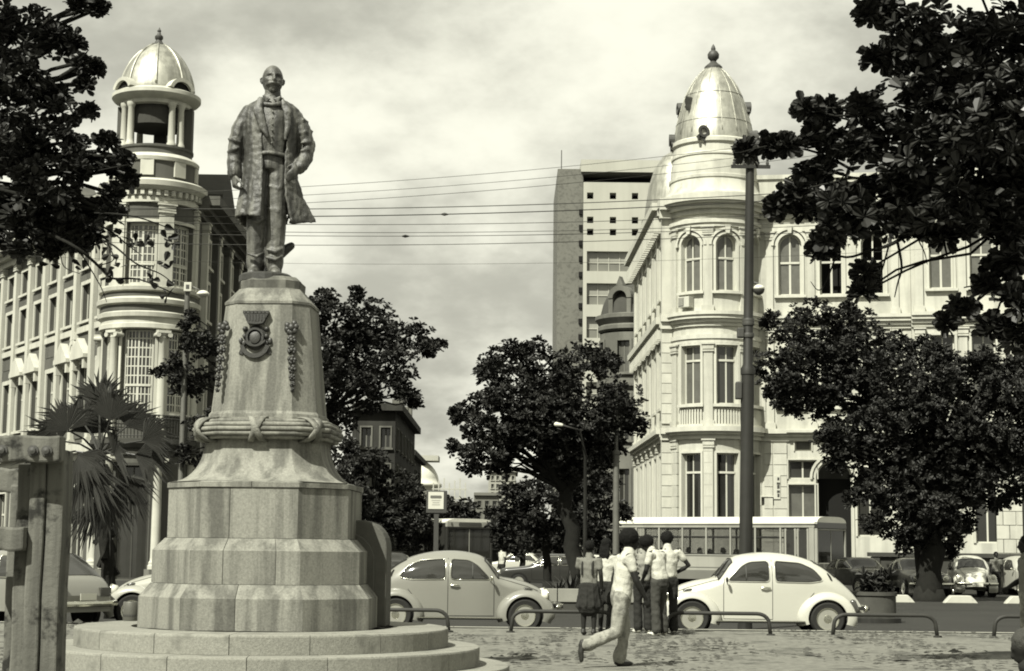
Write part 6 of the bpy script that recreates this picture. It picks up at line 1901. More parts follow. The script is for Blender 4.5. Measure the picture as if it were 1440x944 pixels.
tw.build('bare_twigs', m_bark, nl_, True)
# a few leaves along the bare twigs
C = []
for px, py in ((70, 372), (112, 385), (152, 390), (160, 372), (208, 345), (245, 352), (250, 412), (205, 395), (190, 340), (60, 335), (150, 350), (175, 330), (228, 378), (90, 345), (110, 300), (240, 330), (168, 300), (140, 320)):
    for k in range(2): p = at(px + rng.gauss(0, 5), py + rng.gauss(0, 5), YL + rng.gauss(0, .12)); C.append(tuple(p - loc))
C = np.array(C)
P, D, Nn, S = rosettes(C, npr.normal(0, 1, C.shape) + np.array([0, 0, .4]), 3, .056)
me = leaves_mesh('twig_leaves', 'round', P, D, Nn, S); me.materials.append(m_leaf)
tag(link('twig_leaves', me, nl_), kind='stuff')

# fan palm at the left
YP = F / 66.0
pb = at(158, 800, YP); pb.z = ROAD
pt = thing('fan_palm', 'shaggy fan palm with upright and drooping fronds behind the timber posts', 'palm', pb)
crown = at(140, 640, YP) - pb
mb = MB(); limb(mb, (0, 0, -.1), crown, .17, .13, 0, 8, .01)
tr = mb.build('trunk', m_bark, pt, True)
mb = MB()
for k in range(14):
    z = crown.z * (.3 + .65 * k / 14); a = k * 2.4
    mb.obox((crown.x * z / crown.z + .15 * math.cos(a), .15 * math.sin(a), z), (math.cos(a), math.sin(a), .6), (-math.sin(a), math.cos(a), 0), (-.6 * math.cos(a), -.6 * math.sin(a), 1), .05, .07, .14)
tag(mb.build('trunk_stubs', m_bark, tr), kind='stuff')
def frond(tipx, tipy, dy, R_, open_, stem, nseg=30, droop=.25):
    """petiole to the fan's hinge, then pleated blades around the pointing direction"""
    h = at(tipx, tipy, YP + dy) - pb
    d = (h - crown).normalized() if stem is None else Vector(stem).normalized()
    fr = MB()
    fr.tube([crown, crown.lerp(h, .5) + Vector((0, 0, .08)), h], [.03, .022, .018], 6)
    side = d.cross(Vector((0, -1, .25))).normalized()
    if side.length < .1: side = Vector((1, 0, 0))
    for k in range(nseg):
        a = R(-open_ + 2 * open_ * k / (nseg - 1)) + rng.gauss(0, .02)
        b_ = d * math.cos(a) + side * math.sin(a)
        l_ = R_ * rng.uniform(.8, 1.08) * (1 - .15 * abs(a))
        nrm = b_.cross(side if abs(a) > .7 else d.cross(b_) + Vector((.01, -1, .2))).normalized()
        wv = d.cross(b_); wv = b_.cross(Vector((0, -1, .3))).normalized()
        m1 = h + b_ * l_ * .55; m2 = h + b_ * l_ + Vector((0, 0, -droop * l_ * rng.uniform(.5, 1.3))) + Vector((rng.gauss(0, .04), rng.gauss(0, .08), 0))
        wd_ = .034 * R_
        up = Vector((0, -.03, .02))
        fr.add([h, m1 - wv * wd_, m1 + up, m1 + wv * wd_, m2, m1 - wv * wd_ * .5 + (m2 - m1) * .5, m1 + wv * wd_ * .5 + (m2 - m1) * .5], [(0, 1, 2), (0, 2, 3), (1, 5, 2), (2, 6, 3), (2, 5, 4), (2, 4, 6)])
    return fr.build('frond', m_palm, pt)
for a in ((95, 605, -.6, 1.0, 85, (-.25, -.1, 1)), (155, 592, -.3, 1.05, 60, (.05, -.1, 1)), (178, 600, .5, .95, 70, (.5, .1, .8)), (70, 640, .2, .95, 70, (-.9, -.1, .35)), (190, 640, -.2, 1.0, 55, (1, -.1, -.1)),
          (120, 665, -.9, 1.1, 55, (.45, -.4, -.75)), (150, 690, -.7, 1.05, 48, (.12, -.2, -1)), (110, 640, -1.0, .95, 60, (.55, -.3, -.55)), (172, 668, .3, 1.0, 50, (.4, .2, -.9)), (118, 596, .7, 1.0, 80, (-.2, .2, 1)), (130, 610, .9, .9, 80, (0, .4, .9)), (135, 700, .2, 1.0, 45, (-.15, 0, -1)), (85, 620, -.2, .95, 70, (-.6, -.2, .7)), (200, 620, -.5, .9, 60, (.8, -.1, .4)), (160, 640, -.9, .9, 70, (.3, -.6, .3)), (140, 575, .2, 1.05, 55, (-.05, 0, 1)), (95, 690, -.4, .9, 50, (-.4, -.2, -.9))):
    frond(*a)
# spiky plants and shrubs at the foot of the central tree
def spiky(px, Y, h_, n, label, z=ROAD):
    b = at(px, 800, Y); b.z = z
    t = thing('spiky_plant', label, 'plant', b, 0, 'spiky plants in the street planter')
    for k in range(n):
        a = 2 * PI * k / n + rng.random(); l_ = h_ * rng.uniform(.7, 1.1); o_ = rng.uniform(.25, .9)
        d = Vector((math.cos(a) * o_, math.sin(a) * o_, 1)).normalized(); s_ = Vector((-math.sin(a), math.cos(a), 0))
        m_ = d * l_ * .55; tip = d * l_ + Vector((math.cos(a), math.sin(a), -.5)) * .15 * l_
        MB().add([s_ * .02, -s_ * .02, m_ - s_ * .035, m_ + s_ * .035, tip], [(0, 1, 2, 3), (3, 2, 4)]).build('blade', m_palm, t)
spiky(803, 46.2, .95, 16, 'tall spiky plant at the left of the leaning tree trunk', .1)
spiky(786, 46.0, .7, 14, 'short spiky plant at the planter end nearest the grey car', .1)
spiky(838, 46.3, .75, 14, 'spiky plant behind the schoolgirl in the planter', .1)
# ---------------------------------------------------------------- street furniture
# timber frame at the left edge
YW = 9.2
wx = lambda px: at(px, 780, YW).x
tf = thing('timber_frame', 'weathered dark-stained timber frame of posts and bolted rails at the left edge', 'timber frame', (wx(30), YW, 0))
ox = wx(30)
def wz(py): return zat(45, py, YW)
def plank(name, x0, x1, y0, y1, z0, z1, nz_=1):
    mb = MB()
    n = 8
    vert = (z1 - z0) > (x1 - x0)
    pts, rad = [], []
    for i in range(n + 1):
        t = i / n
        if vert: pts.append(((x0 + x1) / 2 + .004 * math.sin(i * 2.1 + x0 * 9), (y0 + y1) / 2, z0 + (z1 - z0) * t)); rad.append(((x1 - x0) / 2 * (1 + .02 * math.sin(i * 3 + x1)), (y1 - y0) / 2))
        else: pts.append((x0 + (x1 - x0) * t, (y0 + y1) / 2, (z0 + z1) / 2 + .004 * math.sin(i * 1.7))); rad.append(((y1 - y0) / 2, (z1 - z0) / 2 * (1 + .02 * math.sin(i * 2.3))))
    vs, fs = [], []
    for p, (a, b_) in zip(pts, rad):
        for sx, sy in ((-1, -1), (1, -1), (1, 1), (-1, 1)):
            vs.append((p[0] + sx * a, p[1] + sy * b_, p[2]) if vert else (p[0], p[1] + sx * a, p[2] + sy * b_))
    for i in range(n):
        for k in range(4): fs.append((4 * i + k, 4 * i + (k + 1) % 4, 4 * i + 4 + (k + 1) % 4, 4 * i + 4 + k))
    fs += [(3, 2, 1, 0), tuple(4 * n + k for k in range(4))]
    return mb.add(vs, fs).build(name, m_wood, tf, bevel=.012)
plank('post', wx(41) - ox, wx(63) - ox, -.06, .14, -.05, wz(648)); plank('post', wx(63.5) - ox, wx(88) - ox, -.04, .16, -.05, wz(632))
plank('post', wx(18) - ox, wx(40) - ox, .02, .18, -.05, wz(652)); plank('post', wx(-6) - ox, wx(14) - ox, .20, .34, -.05, wz(680))
rl1 = plank('rail', wx(-40) - ox, wx(91) - ox, -.20, -.065, wz(652), wz(616)); rl2 = plank('rail', wx(-40) - ox, wx(41) - ox, -.12, .015, wz(775), wz(742))
plank('rail', wx(-40) - ox, wx(18) - ox, .36, .46, wz(690), wz(655))
0 and plank('brace', wx(34) - ox, wx(50) - ox, -.22, -.10, -.05, wz(910))
for px in (12, 55, 74):
    MB(lambda a, b_, c: (wx(px) - ox + a, -.205 - c, wz(637) + b_)).lathe([(.030, -.01), (.030, .005), (.018, .006), (.018, .022), (0, .026)], n=10).build('bolt', m_iron, rl1)
m_pole_dark = mat('dark_pole', .028, .6, .25, 5, streak=.3, sscale=6)
# tall pole at the right with lamp
YQ = F / 70.0
pb = at(1047, 800, YQ); pb.z = ROAD
po = thing('utility_pole', 'tall dark stepped utility pole with a globe lamp, behind the white car', 'pole', pb)
ztop = zat(1054, 205, YQ) - ROAD; zs = zat(1050, 520, YQ) - ROAD
lean = (at(1055, 205, YQ).x - pb.x) / ztop
def Tp(x, y, z): return (x + lean * z, y, z)
MB(Tp).lathe([(.15, 0), (.135, .3), (.13, zs - .1)], n=18).build('lower_shaft', m_pole_dark, po, angle=40)
MB(Tp).lathe([(.145, zs - .1), (.145, zs + .02), (.10, zs + .1), (.095, ztop * .75), (.085, ztop)], n=18).build('upper_shaft', m_pole_dark, po, angle=40)
for z in (zs + .65, zs + .95, ztop * .62): MB(Tp).lathe([(.115, z), (.12, z + .02), (.12, z + .07), (.115, z + .09)], n=18).build('clamp', m_iron, po, angle=40)
zl_ = zat(1063, 408, YQ) - ROAD
MB(Tp).tube([(.08, 0, zl_ + .16), (.2, -.05, zl_ + .12)], .02, 6).build('lamp_bracket', m_iron, po)
g = MB(Tp).ball((.2, -.07, zl_), .115, 16, 10).build('lamp_globe', m_iron, po, True)
MB(Tp).lathe([(.118, .0), (.112, .05), (.06, .10), (0, .118)], (.2, -.07, zl_), 16).build('lamp_cap', m_lamp, g, True)
for z in (ztop - .5,):
    mb = MB(Tp).box(-.4, .4, -.13, -.09, z, z + .07); o = mb.build('cross_arm', m_pole_dark, po)
    for x in (-.34, -.14, .14, .34): MB(Tp).lathe([(.03, 0), (.035, .05), (.02, .07), (.03, .11), (0, .13)], (x, -.11, z + .07), 8).build('insulator', m_iron, o)
MB(Tp).box(-.24, -.12, -.1, .1, zs - .6, zs - .25).build('junction_box', m_iron, po, bevel=.02)
MB(Tp).box(-.22, -.09, -.1, .1, zat(1050, 465, YQ) - ROAD - .15, zat(1050, 465, YQ) - ROAD + .05).build('junction_box', m_iron, po, bevel=.02)
# lamp post at left
YS = F / 44.0
pb = at(250, 800, YS); pb.z = ROAD
lp = thing('street_lamp', 'slim grey street lamp post between the columned building and the statue', 'street lamp', pb)
zt2 = zat(262, 405, YS) - ROAD
MB().lathe([(.13, 0), (.12, 1.0), (.10, 1.1), (.085, zt2)], n=14).build('shaft', m_pole, lp, angle=40)
MB().tube([(0, 0, zt2 - .1), (.2, -.1, zt2 + .02), (.45, -.2, zt2 - .12)], .03, 6).build('arm', m_pole, lp, True)
hd = MB(lambda x, y, z: (.55 + x, -.22 + y, zt2 - .25 + z)).lathe([(0, -.1), (.12, -.06), (.2, .0), (.21, .04), (.12, .12), (0, .15)], n=16).build('lamp_head', m_lamp, lp, True)
MB().box(-.09, .16, -.18, -.05, zt2 - .14, zt2 + .16).build('ballast_box', m_grey_trim, lp, bevel=.02)
MB().box(-.02, .09, -.186, -.181, zt2 - .06, zt2 + .08).build('box_door', m_iron, lp)
# thin pole near the central tree with lamp arm
YR = F / 48.0
pb = at(866, 800, YR); pb.z = ROAD
tp = thing('lamp_pole', 'thin pale lamp pole by the central tree and the white building', 'pole', pb)
z3 = zat(868, 552, YR) - ROAD; zj = zat(867, 640, YR) - ROAD
MB().lathe([(.10, 0), (.09, zj), (.11, zj + .02), (.11, zj + .1), (.055, zj + .16), (.04, z3)], n=12).build('shaft', m_pole, tp, angle=40)
YR2 = F / 46.0
pb = at(823, 800, YR2 - 2); pb.z = ROAD
sl_ = thing('street_lamp', 'curved street lamp arm with a small white head reaching out over the central tree', 'street lamp', pb)
P0, P1, P2, P3 = Vector((0, 0, 0)), at(823, 640, YR2 - 2.6) - pb, at(815, 605, YR2 - 3) - pb, at(790, 598, YR2 - 3.2) - pb
MB().tube([P0, P1 * .5, P1, P2, P3], [.07, .06, .045, .03, .025], 8).build('shaft', m_pole_dark, sl_, True)
MB().cap_chain([P3, P3 + Vector((-.16, 0, .02))], [.05, .07], n=10).build('lamp_head', m_lamp, sl_, True)
# wires
YV = 40.0
wdef = [((440, 262), (780, 236), .006), ((440, 274), (780, 249), .006), ((440, 285), (780, 260), .006), ((440, 294), (780, 287), .011), ((440, 304.5), (780, 297), .012), ((440, 316), (780, 313), .008), ((440, 327), (780, 325), .007), ((440, 332), (780, 330), .008), ((440, 345), (780, 341), .008), ((440, 371), (780, 370), .004)]
for i, ((x0, y0), (x1, y1), r) in enumerate(wdef):
    # parabola through both points with a common gentle sag
    sl_w = (y1 - y0) / (x1 - x0); k = -5.5e-5 if i < 3 else -4e-5
    pts = []
    for j in range(41):
        px = -260 + 2000 * j / 40
        py = y0 + sl_w * (px - x0) + k * (px - x0) * (px - x1)
        pts.append(at(px, py, YV + i * .12))
    pos = ('topmost', 'second from the top', 'third from the top', 'fourth from the top', 'thick one carrying a dark splice', 'sixth from the top', 'seventh from the top', 'one with a dark splice below the middle', 'second lowest', 'lowest and thinnest')[i]
    t = thing('overhead_wire', f'overhead wire across the sky, {pos}', 'wire', pts[0], 0, 'overhead wires crossing the street')
    MB().tube([p - pts[0] for p in pts], r, 5).build('wire', m_wire, t)
    if i in (4, 7):
        px = 625 if i == 4 else 570
        py = y0 + sl_w * (px - x0) + k * (px - x0) * (px - x1)
        c = at(px, py, YV + i * .12) - pts[0]
        MB().cap_chain([c - Vector((.07, 0, 0)), c, c + Vector((.09, 0, 0))], [.018, .04, .014], n=8).build('splice', m_iron, t, True)
# billboard
YBB = 66.0
bb = at(613, 760, YBB); bb.z = ROAD
sg = thing('billboard', 'square white sign on a dark post above the street traffic', 'sign', bb)
def bz(py): return zat(613, py, YBB) - ROAD
hw = 12.2 * YBB / F
MB().box(-.09, .09, -.02, .16, 0, bz(722)).build('post', m_iron, sg)
MB().box(-hw - .06, hw + .06, -.05, .30, bz(722), bz(690)).build('case', m_iron, sg, bevel=.02)
fc = MB().box(-hw + .02, hw - .06, -.075, -.052, bz(716), bz(692)).build('face', mat('sign_white', .62, .5, .03, 4), sg)
MB().prism(round_poly([(-.24, bz(701)), (.20, bz(701)), (.20, bz(697)), (-.24, bz(697))], .05), -.083, -.076).build('emblem', mat('sign_grey', .14, .6, .05, 4), fc)
for k, w_ in enumerate((.34, .26, .3)): MB().box(-w_ / 2 - .02, w_ / 2 - .02, -.081, -.076, bz(704.5 + 3 * k), bz(703.3 + 3 * k)).build('lettering', mat('sign_pale_text', .4, .6, .05, 4), fc)
# bent-pipe rails along the plaza edge
def hoop(cx, label):
    c = at(cx, 860, 29.6); c.z = 0
    t = thing('hoop_rail', label, 'rail', c, 0, 'low bent-pipe rails along the kerb')
    L2, H_ = .90, .355
    pts = [(-L2, 0, -.05), (-L2 + .03, 0, H_ * .55)]
    for k in range(1, 6): a = R(180 - 18 * k); pts.append((-L2 + .24 + .21 * math.cos(a), 0, H_ * .55 + (H_ * .45) * math.sin(a)))
    pts += [(-p[0], p[1], p[2]) for p in reversed(pts)]
    MB().tube(pts, .034, 10).build('pipe', m_rail, t, True)
    for s_ in (-1, 1): MB().lathe([(.075, -.01), (.075, .012), (.045, .02)], (s_ * L2, 0, 0), 10).build('foot_plate', m_rail, t)
for cx, lb_ in ((558, 'low bent-pipe rail in front of the grey car rear, next to the steps'), (792, 'low bent-pipe rail between the grey car front wheel and the walking group'), (1010, 'low bent-pipe rail before the front wheel of the white car'), (1244, 'low bent-pipe rail behind the white car, before the stone drum'), (1470, 'low bent-pipe rail cut by the right picture edge')): hoop(cx, lb_)
# white-painted concrete traffic blocks
m_block_w = mat('white_painted_block', .52, .8, .1, 4, blot=.3, blscale=4, blv=.6)
for px, lb_ in ((1262, 'white painted concrete block half hidden behind the stone drum'), (1350, 'white painted concrete block in front of the parked white round-fronted car'), (1436, 'white painted concrete block at the right picture edge')):
    c = at(px, 840, F / 44.0); c.z = ROAD
    t = thing('traffic_block', lb_, 'traffic block', c, R(-4), 'white concrete traffic blocks')
    MB().prism([(-.52, 0), (.52, 0), (.44, .10), (.30, .24), (-.30, .24), (-.44, .10)], -.22, .22).build('block_body', m_block_w, t, bevel=.02)
    MB().box(-.5, .5, -.2, .2, -.005, .0).build('base', m_dark_wall, t)
# stone drum
c = at(1230, 850, F / 62.0); c.z = ROAD
dr = thing('stone_drum', 'low round stone drum on a plinth by the rear of the white car', 'planter', c)
MB().lathe([(.58, 0), (.58, .10), (.54, .13)], n=32).build('plinth', m_pole_dark, dr, angle=40)
MB().lathe([(.47, .13), (.47, .58), (.50, .60), (.50, .68), (.44, .68), (.40, .55)], n=32).build('drum', mat('drum_stone', .07, .9, .25, 5, .3, 30), dr, angle=40)
MB().lathe([(0, .6), (.42, .6)], n=20).build('soil', m_bark, dr)
C = np.array([[rng.gauss(0, .15), rng.gauss(0, .15), rng.uniform(.6, 1.1)] for _ in range(60)])
P, D, Nn, S = rosettes(C, npr.normal(0, .5, C.shape) + np.array([0, 0, 1]), 6, .16)
sh = thing('shrub', 'dark bushy shrub growing out of the stone drum', 'shrub', c)
me = leaves_mesh('foliage', 'oval', P, D, Nn, S); me.materials.append(m_leaf); tag(link('foliage', me, sh), kind='stuff')
MB().tube([(0, 0, .55), (.02, 0, 1.0)], .03, 6).build('stem', m_bark, sh)
# low planter wall round the central tree
pw = at(846, 830, 44.6); pw.z = ROAD
pl = thing('planter_wall', 'long pale low planter wall behind the walking group', 'planter', pw)
xw0, xw1 = at(742, 830, 44.6).x - pw.x, at(952, 830, 44.6).x - pw.x
MB().box(xw0, xw1, .0, 3.8, 0, .20).build('base', m_dark_wall, pl)
n = 5
for k in range(n):
    a, b_ = xw0 + (xw1 - xw0) * k / n, xw0 + (xw1 - xw0) * (k + 1) / n
    MB().box(a + .012, b_ - .012, -.04, .16, .201, .54).build('panel', mat('pale_concrete_wall', .26, .9, .15, 3, .2, 20, rnd=.1), pl, bevel=.01)
MB().box(xw0 + .02, xw1 - .02, .17, 3.7, .2, .42).build('soil', m_bark, pl)
# dark boundary wall behind the parked cars
YX = 68.0
x0, x1 = at(1228, 800, YX).x, at(1500, 800, YX).x
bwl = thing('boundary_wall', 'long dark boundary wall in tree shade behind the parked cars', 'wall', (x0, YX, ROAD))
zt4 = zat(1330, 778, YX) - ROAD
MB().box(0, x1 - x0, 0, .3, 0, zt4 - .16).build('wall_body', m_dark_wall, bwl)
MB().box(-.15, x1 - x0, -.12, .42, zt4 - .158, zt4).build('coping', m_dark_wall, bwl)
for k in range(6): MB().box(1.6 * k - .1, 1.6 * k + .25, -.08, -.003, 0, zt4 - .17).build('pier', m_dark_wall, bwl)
# ---------------------------------------------------------------- people; local frame: facing +x, left side +y, z up
def arm_hand(b, sh, el, wr, rad=(.052, .043, .034, .028), fing=None, thumb_side=1, curl=.5, palm=None):
    sh, el, wr = Vector(sh), Vector(el), Vector(wr)
    b.cap_chain([sh, sh.lerp(el, .5), el, el.lerp(wr, .35), wr], [rad[0], rad[0] * .92, rad[1], rad[1] * .98, rad[3]], n=10)
    d = (Vector(fing) if fing else (wr - el)).normalized()
    pn = Vector(palm).normalized() if palm else Vector((0, -thumb_side, 0))
    pn = (pn - d * pn.dot(d)).normalized()
    sd_ = d.cross(pn).normalized() * thumb_side
    k0 = wr + d * .085
    b.cap_chain([wr, wr + d * .045, k0], [(.026, .018), (.038, .018), (.040, .016)], side=sd_, n=10)
    for o, ln in ((.030, .075), (.010, .085), (-.010, .08), (-.029, .062)):
        p = k0 + sd_ * o; q = p + (d * math.cos(curl) + pn * math.sin(curl)) * ln * .55; r = q + (d * math.cos(curl * 2.1) + pn * math.sin(curl * 2.1)) * ln * .5
        b.cap_chain([p, q, r], [.0095, .0088, .0075], n=7)
    p = wr + d * .03 + sd_ * .034
    b.cap_chain([p, p + (d * .6 + sd_ * .6 + pn * .3) * .035, p + (d * 1.2 + sd_ * .6 + pn * .7) * .055], [.012, .011, .009], n=7)
def head_shape(b, c, look, tilt=0.0, s=1.0):
    """skull, jaw, nose, brow, ears; look = yaw in the local frame"""
    M = Matrix.Rotation(look, 3, 'Z') @ Matrix.Rotation(tilt, 3, 'Y')
    c = Vector(c)
    P = lambda x, y, z: c + M @ (Vector((x, y, z)) * s)
    b.ball(c, (.098 * s, .078 * s, .112 * s), 14, 10, M)
    b.ball(P(.030, 0, -.06), (.066 * s, .058 * s, .075 * s), 12, 8, M)
    b.ball(P(.062, 0, -.108), (.026 * s, .028 * s, .020 * s), 8, 6, M)
    b.cap_chain([P(.088, 0, .0), P(.112, 0, -.042)], [.009 * s, .017 * s], n=8)
    b.cap_chain([P(.088, -.018, -.075), P(.096, 0, -.073), P(.088, .018, -.075)], [.010 * s] * 3, n=8)
    b.cap_chain([P(.082, -.045, .014), P(.098, 0, .012), P(.082, .045, .014)], [.010 * s] * 3, n=8)
    for sg in (-1, 1): b.ball(P(-.005, sg * .080, -.02), (.020 * s, .010 * s, .030 * s), 8, 6, M)
    return P, M
def person(label, loc, yaw, J, outfit, group=None, scale=1.0, cat='person'):
    """J: joints; outfit: materials and options"""
    t = thing('person', label, cat, loc, yaw, group)
    t.scale = (scale,) * 3
    g = lambda k: Vector(J[k])
    pel, chest, neck, head = g('pelvis'), g('chest'), g('neck'), g('head')
    b = MB()
    sw = outfit.get('shoulder', .19); dep = outfit.get('depth', .105)
    lat = Vector(J.get('lat', (0, 1, 0)))
    b.cap_chain([pel + Vector((0, 0, -.04)), pel.lerp(chest, .35), chest, chest.lerp(neck, .6), neck], [(.150, .10), (.130, .092), (.160, dep), (.135, .085), (.062, .06)], side=lat, n=16)
    b.cap_chain([neck + Vector((0, 0, -.03)), neck.lerp(head, .55)], [.055, .052], n=10)
    P, M = head_shape(b, head, J.get('look', 0), J.get('tilt', 0))
    for sd_, sg in (('r', -1), ('l', 1)):
        arm_hand(b, J['sh_' + sd_], J['el_' + sd_], J['wr_' + sd_], fing=J.get('fing_' + sd_), thumb_side=sg, curl=J.get('curl_' + sd_, .45), palm=J.get('palm_' + sd_))
        h, k, a, toe = g('hip_' + sd_), g('kn_' + sd_), g('an_' + sd_), g('toe_' + sd_)
        b.cap_chain([h, h.lerp(k, .5), k, k.lerp(a, .35), a], [.082, .072, .054, .056, .038], n=12)
        heel = a + (a - toe).normalized() * .03 + Vector(J.get('down_' + sd_, (0, 0, -1))) * .045
        b.cap_chain([heel, a.lerp(toe, .5) + Vector(J.get('down_' + sd_, (0, 0, -1))) * .03, toe], [.032, .034, .024], n=10)
    remeshed(b, 'body', .0125, outfit.get('skin', m_skin), t, 1)
    # shirt
    sh = MB()
    hem = outfit.get('hem', .02)
    low = pel + Vector((0, 0, hem))
    w_ = outfit.get('fit', 1.0)
    sh.cap_chain([low, pel.lerp(chest, .4), chest, chest.lerp(neck, .55), chest.lerp(neck, .88)], [(.172 * w_, .125 * w_), (.158 * w_, .118 * w_), (.180, dep + .022), (.160, .105), (.078, .076)], side=lat, n=18)
    sl = outfit.get('sleeve', .55)
    for sd_ in ('r', 'l'):
        s0, e0 = g('sh_' + sd_), g('el_' + sd_)
        w0 = g('wr_' + sd_)
        pts = [s0.lerp(chest, .25), s0, s0.lerp(e0, sl)]
        rr = [.078, .068, .063]
        if sl > .95: pts += [e0.lerp(w0, .5), e0.lerp(w0, .93)]; rr = [.078, .068, .060, .052, .043]
        sh.cap_chain(pts, rr, n=12)
    # creases
    for k in range(outfit.get('creases', 6)):
        z = k / 6
        p = low.lerp(chest, z); a = k * 2.2
        q = p + lat.normalized() * math.cos(a) * .14 + Vector((math.sin(a) * .10, 0, 0))
        sh.cap_chain([q + Vector((0, 0, -.07)), q, q + Vector((.02, .02, .08))], [.014, .02, .012], n=6)
    so = remeshed(sh, 'shirt', .0125, outfit['shirt'], t, 1, .011, 13)
    cl_ = MB(); nk = chest.lerp(neck, .93)
    cl_.cap_chain([nk + Vector((.02, 0, -.01)), nk + Vector((.015, 0, .035))], [(.084, .08), (.072, .070)], side=lat, n=16)
    remeshed(cl_, 'collar', .0125, outfit['shirt'], t, 1)
    if outfit.get('stripes'):
        for k in range(5):
            c = chest + Vector((.02 + .012 * k, -.125 - .0 * k, .14 - .055 * k))
            mbs = MB(); mbs.cap_chain([c + Vector((-.05, .005, .02)), c + Vector((.02, .005, 0)), c + Vector((.085, .045, -.02))], [(.012, .018)] * 3, side=(0, 1, 0), n=8)
            mbs.build('shirt_stripe', m_trouser_dark, so, True)
    if outfit.get('straps'):
        for sg in (-1, 1):
            mbs = MB(); p0 = chest.lerp(neck, .75) + lat * .10 * sg
            mbs.cap_chain([p0 + Vector((.12, 0, -.3)), p0 + Vector((.13, 0, -.1)), p0 + Vector((0, 0, .035)), p0 + Vector((-.12, 0, -.1)), p0 + Vector((-.125, 0, -.3))], [(.018, .008)] * 5, side=lat, n=8)
            mbs.build('strap', m_trouser_dark, so, True)
    # lower garment
    kind = outfit.get('lower', 'trousers')
    lo = MB()
    waist = pel + Vector((0, 0, .05))
    if kind == 'skirt':
        kz = (g('kn_r') + g('kn_l')) / 2
        lo.cap_chain([waist, pel, pel.lerp(kz, .55), kz + Vector((0, 0, .02))], [(.150, .115), (.180, .145), (.215, .18), (.235, .20)], side=lat, n=20)
        for k in range(10):
            a = 2 * PI * k / 10
            lo.cap_chain([pel + Vector((math.cos(a) * .14, math.sin(a) * .17, 0)), kz + Vector((math.cos(a) * .2, math.sin(a) * .235, .03))], [.016, .026], n=6)
    else:
        lo.cap_chain([waist, pel, pel + Vector((0, 0, -.08))], [(.152, .112), (.168, .128), (.16, .125)], side=lat, n=16)
        end = .97 if kind == 'trousers' else .0
        lr = outfit.get('leg_r', (.100, .088, .078, .080, .086))
        for sd_ in ('r', 'l'):
            h, k, a = g('hip_' + sd_), g('kn_' + sd_), g('an_' + sd_)
            if kind == 'trousers':
                lo.cap_chain([h, h.lerp(k, .5), k, k.lerp(a, .5), k.lerp(a, end)], list(lr), n=14)
                for q, rr in ((.15, .016), (.75, .016), (.9, .018)):
                    p = k.lerp(a, q); lo.cap_chain([p + Vector((-.05, -.05, .02)), p + Vector((0, -.075, -.01)), p + Vector((.06, -.03, .02))], [rr * .7, rr, rr * .7], n=6)
            else: lo.cap_chain([h, h.lerp(k, .5), h.lerp(k, .8)], [.103, .098, .098], n=14)
    remeshed(lo, 'skirt' if kind == 'skirt' else 'trousers' if kind == 'trousers' else 'shorts', .0125, outfit['lower_mat'], t, 1, .011, 13)
    # shoes
    for sd_ in ('r', 'l'):
        a, toe = g('an_' + sd_), g('toe_' + sd_); dn = Vector(J.get('down_' + sd_, (0, 0, -1)))
        s2 = MB(); bk = (a - toe).normalized()
        s2.cap_chain([a + bk * .035 + dn * .045, a.lerp(toe, .45) + dn * .035, toe + bk * .01], [(.042, .040), (.046, .036), (.042, .026)], side=bk.cross(dn), n=12)
        s2.cap_chain([a + dn * .0, a + dn * .045], [.047, .045], n=10)
        remeshed(s2, 'shoe', .011, outfit['shoe'], t, 1)
    # hair
    hr = MB(); hk = outfit.get('hair', 'short')
    c = head
    if hk == 'afro':
        hr.ball(P(-.018, 0, .035), (.122, .112, .116), 16, 12, M)
        for k in range(26):
            d = Vector((rng.gauss(-.3, 1), rng.gauss(0, 1), rng.gauss(.5, 1))).normalized()
            if d.x > .75 and d.z < .55: continue
            q = P(-.018, 0, .035) + M @ Vector((d.x * .102, d.y * .092, d.z * .098)); hr.ball(q, .026, 7, 5)
    elif hk == 'long':
        hr.ball(P(-.02, 0, .03), (.108, .098, .105), 14, 10, M)
        hr.cap_chain([P(-.06, 0, .02), P(-.085, 0, -.10), P(-.09, 0, -.22), P(-.085, 0, -.30)], [(.085, .05), (.10, .055), (.095, .045), (.06, .03)], side=M @ Vector((0, 1, 0)), n=14)
        for k in range(10): hr.cap_chain([P(-.08, -.08 + .018 * k, 0), P(-.125, -.085 + .019 * k, -.18), P(-.11, -.08 + .018 * k, -.30)], [.016, .018, .008], n=6)
    else:
        hr.ball(P(-.022, 0, .03), (.108, .094, .106), 14, 10, M)
        for k in range(16):
            d = Vector((rng.gauss(-.4, 1), rng.gauss(0, 1), rng.gauss(.6, .8))).normalized()
            hr.ball(P(-.022, 0, .03) + M @ Vector((d.x * .092, d.y * .08, d.z * .09)), .024, 6, 5)
    remeshed(hr, 'hair', .011, outfit.get('hair_mat', m_hair), t, 1, .006, 40)
    return t
def stand(**k):
    J = dict(pelvis=(0, 0, .93), chest=(0, 0, 1.24), neck=(.0, 0, 1.46), head=(.025, 0, 1.61),
             sh_r=(0, -.185, 1.395), el_r=(-.02, -.235, 1.11), wr_r=(.05, -.235, .86), sh_l=(0, .185, 1.395), el_l=(-.02, .235, 1.11), wr_l=(.05, .235, .86),
             hip_r=(0, -.09, .90), kn_r=(.01, -.10, .50), an_r=(-.02, -.10, .085), toe_r=(.14, -.12, .03), hip_l=(0, .09, .90), kn_l=(.01, .10, .50), an_l=(-.02, .10, .085), toe_l=(.14, .12, .03))
    J.update(k); return J
def foot(px, py): return gnd(px, py)
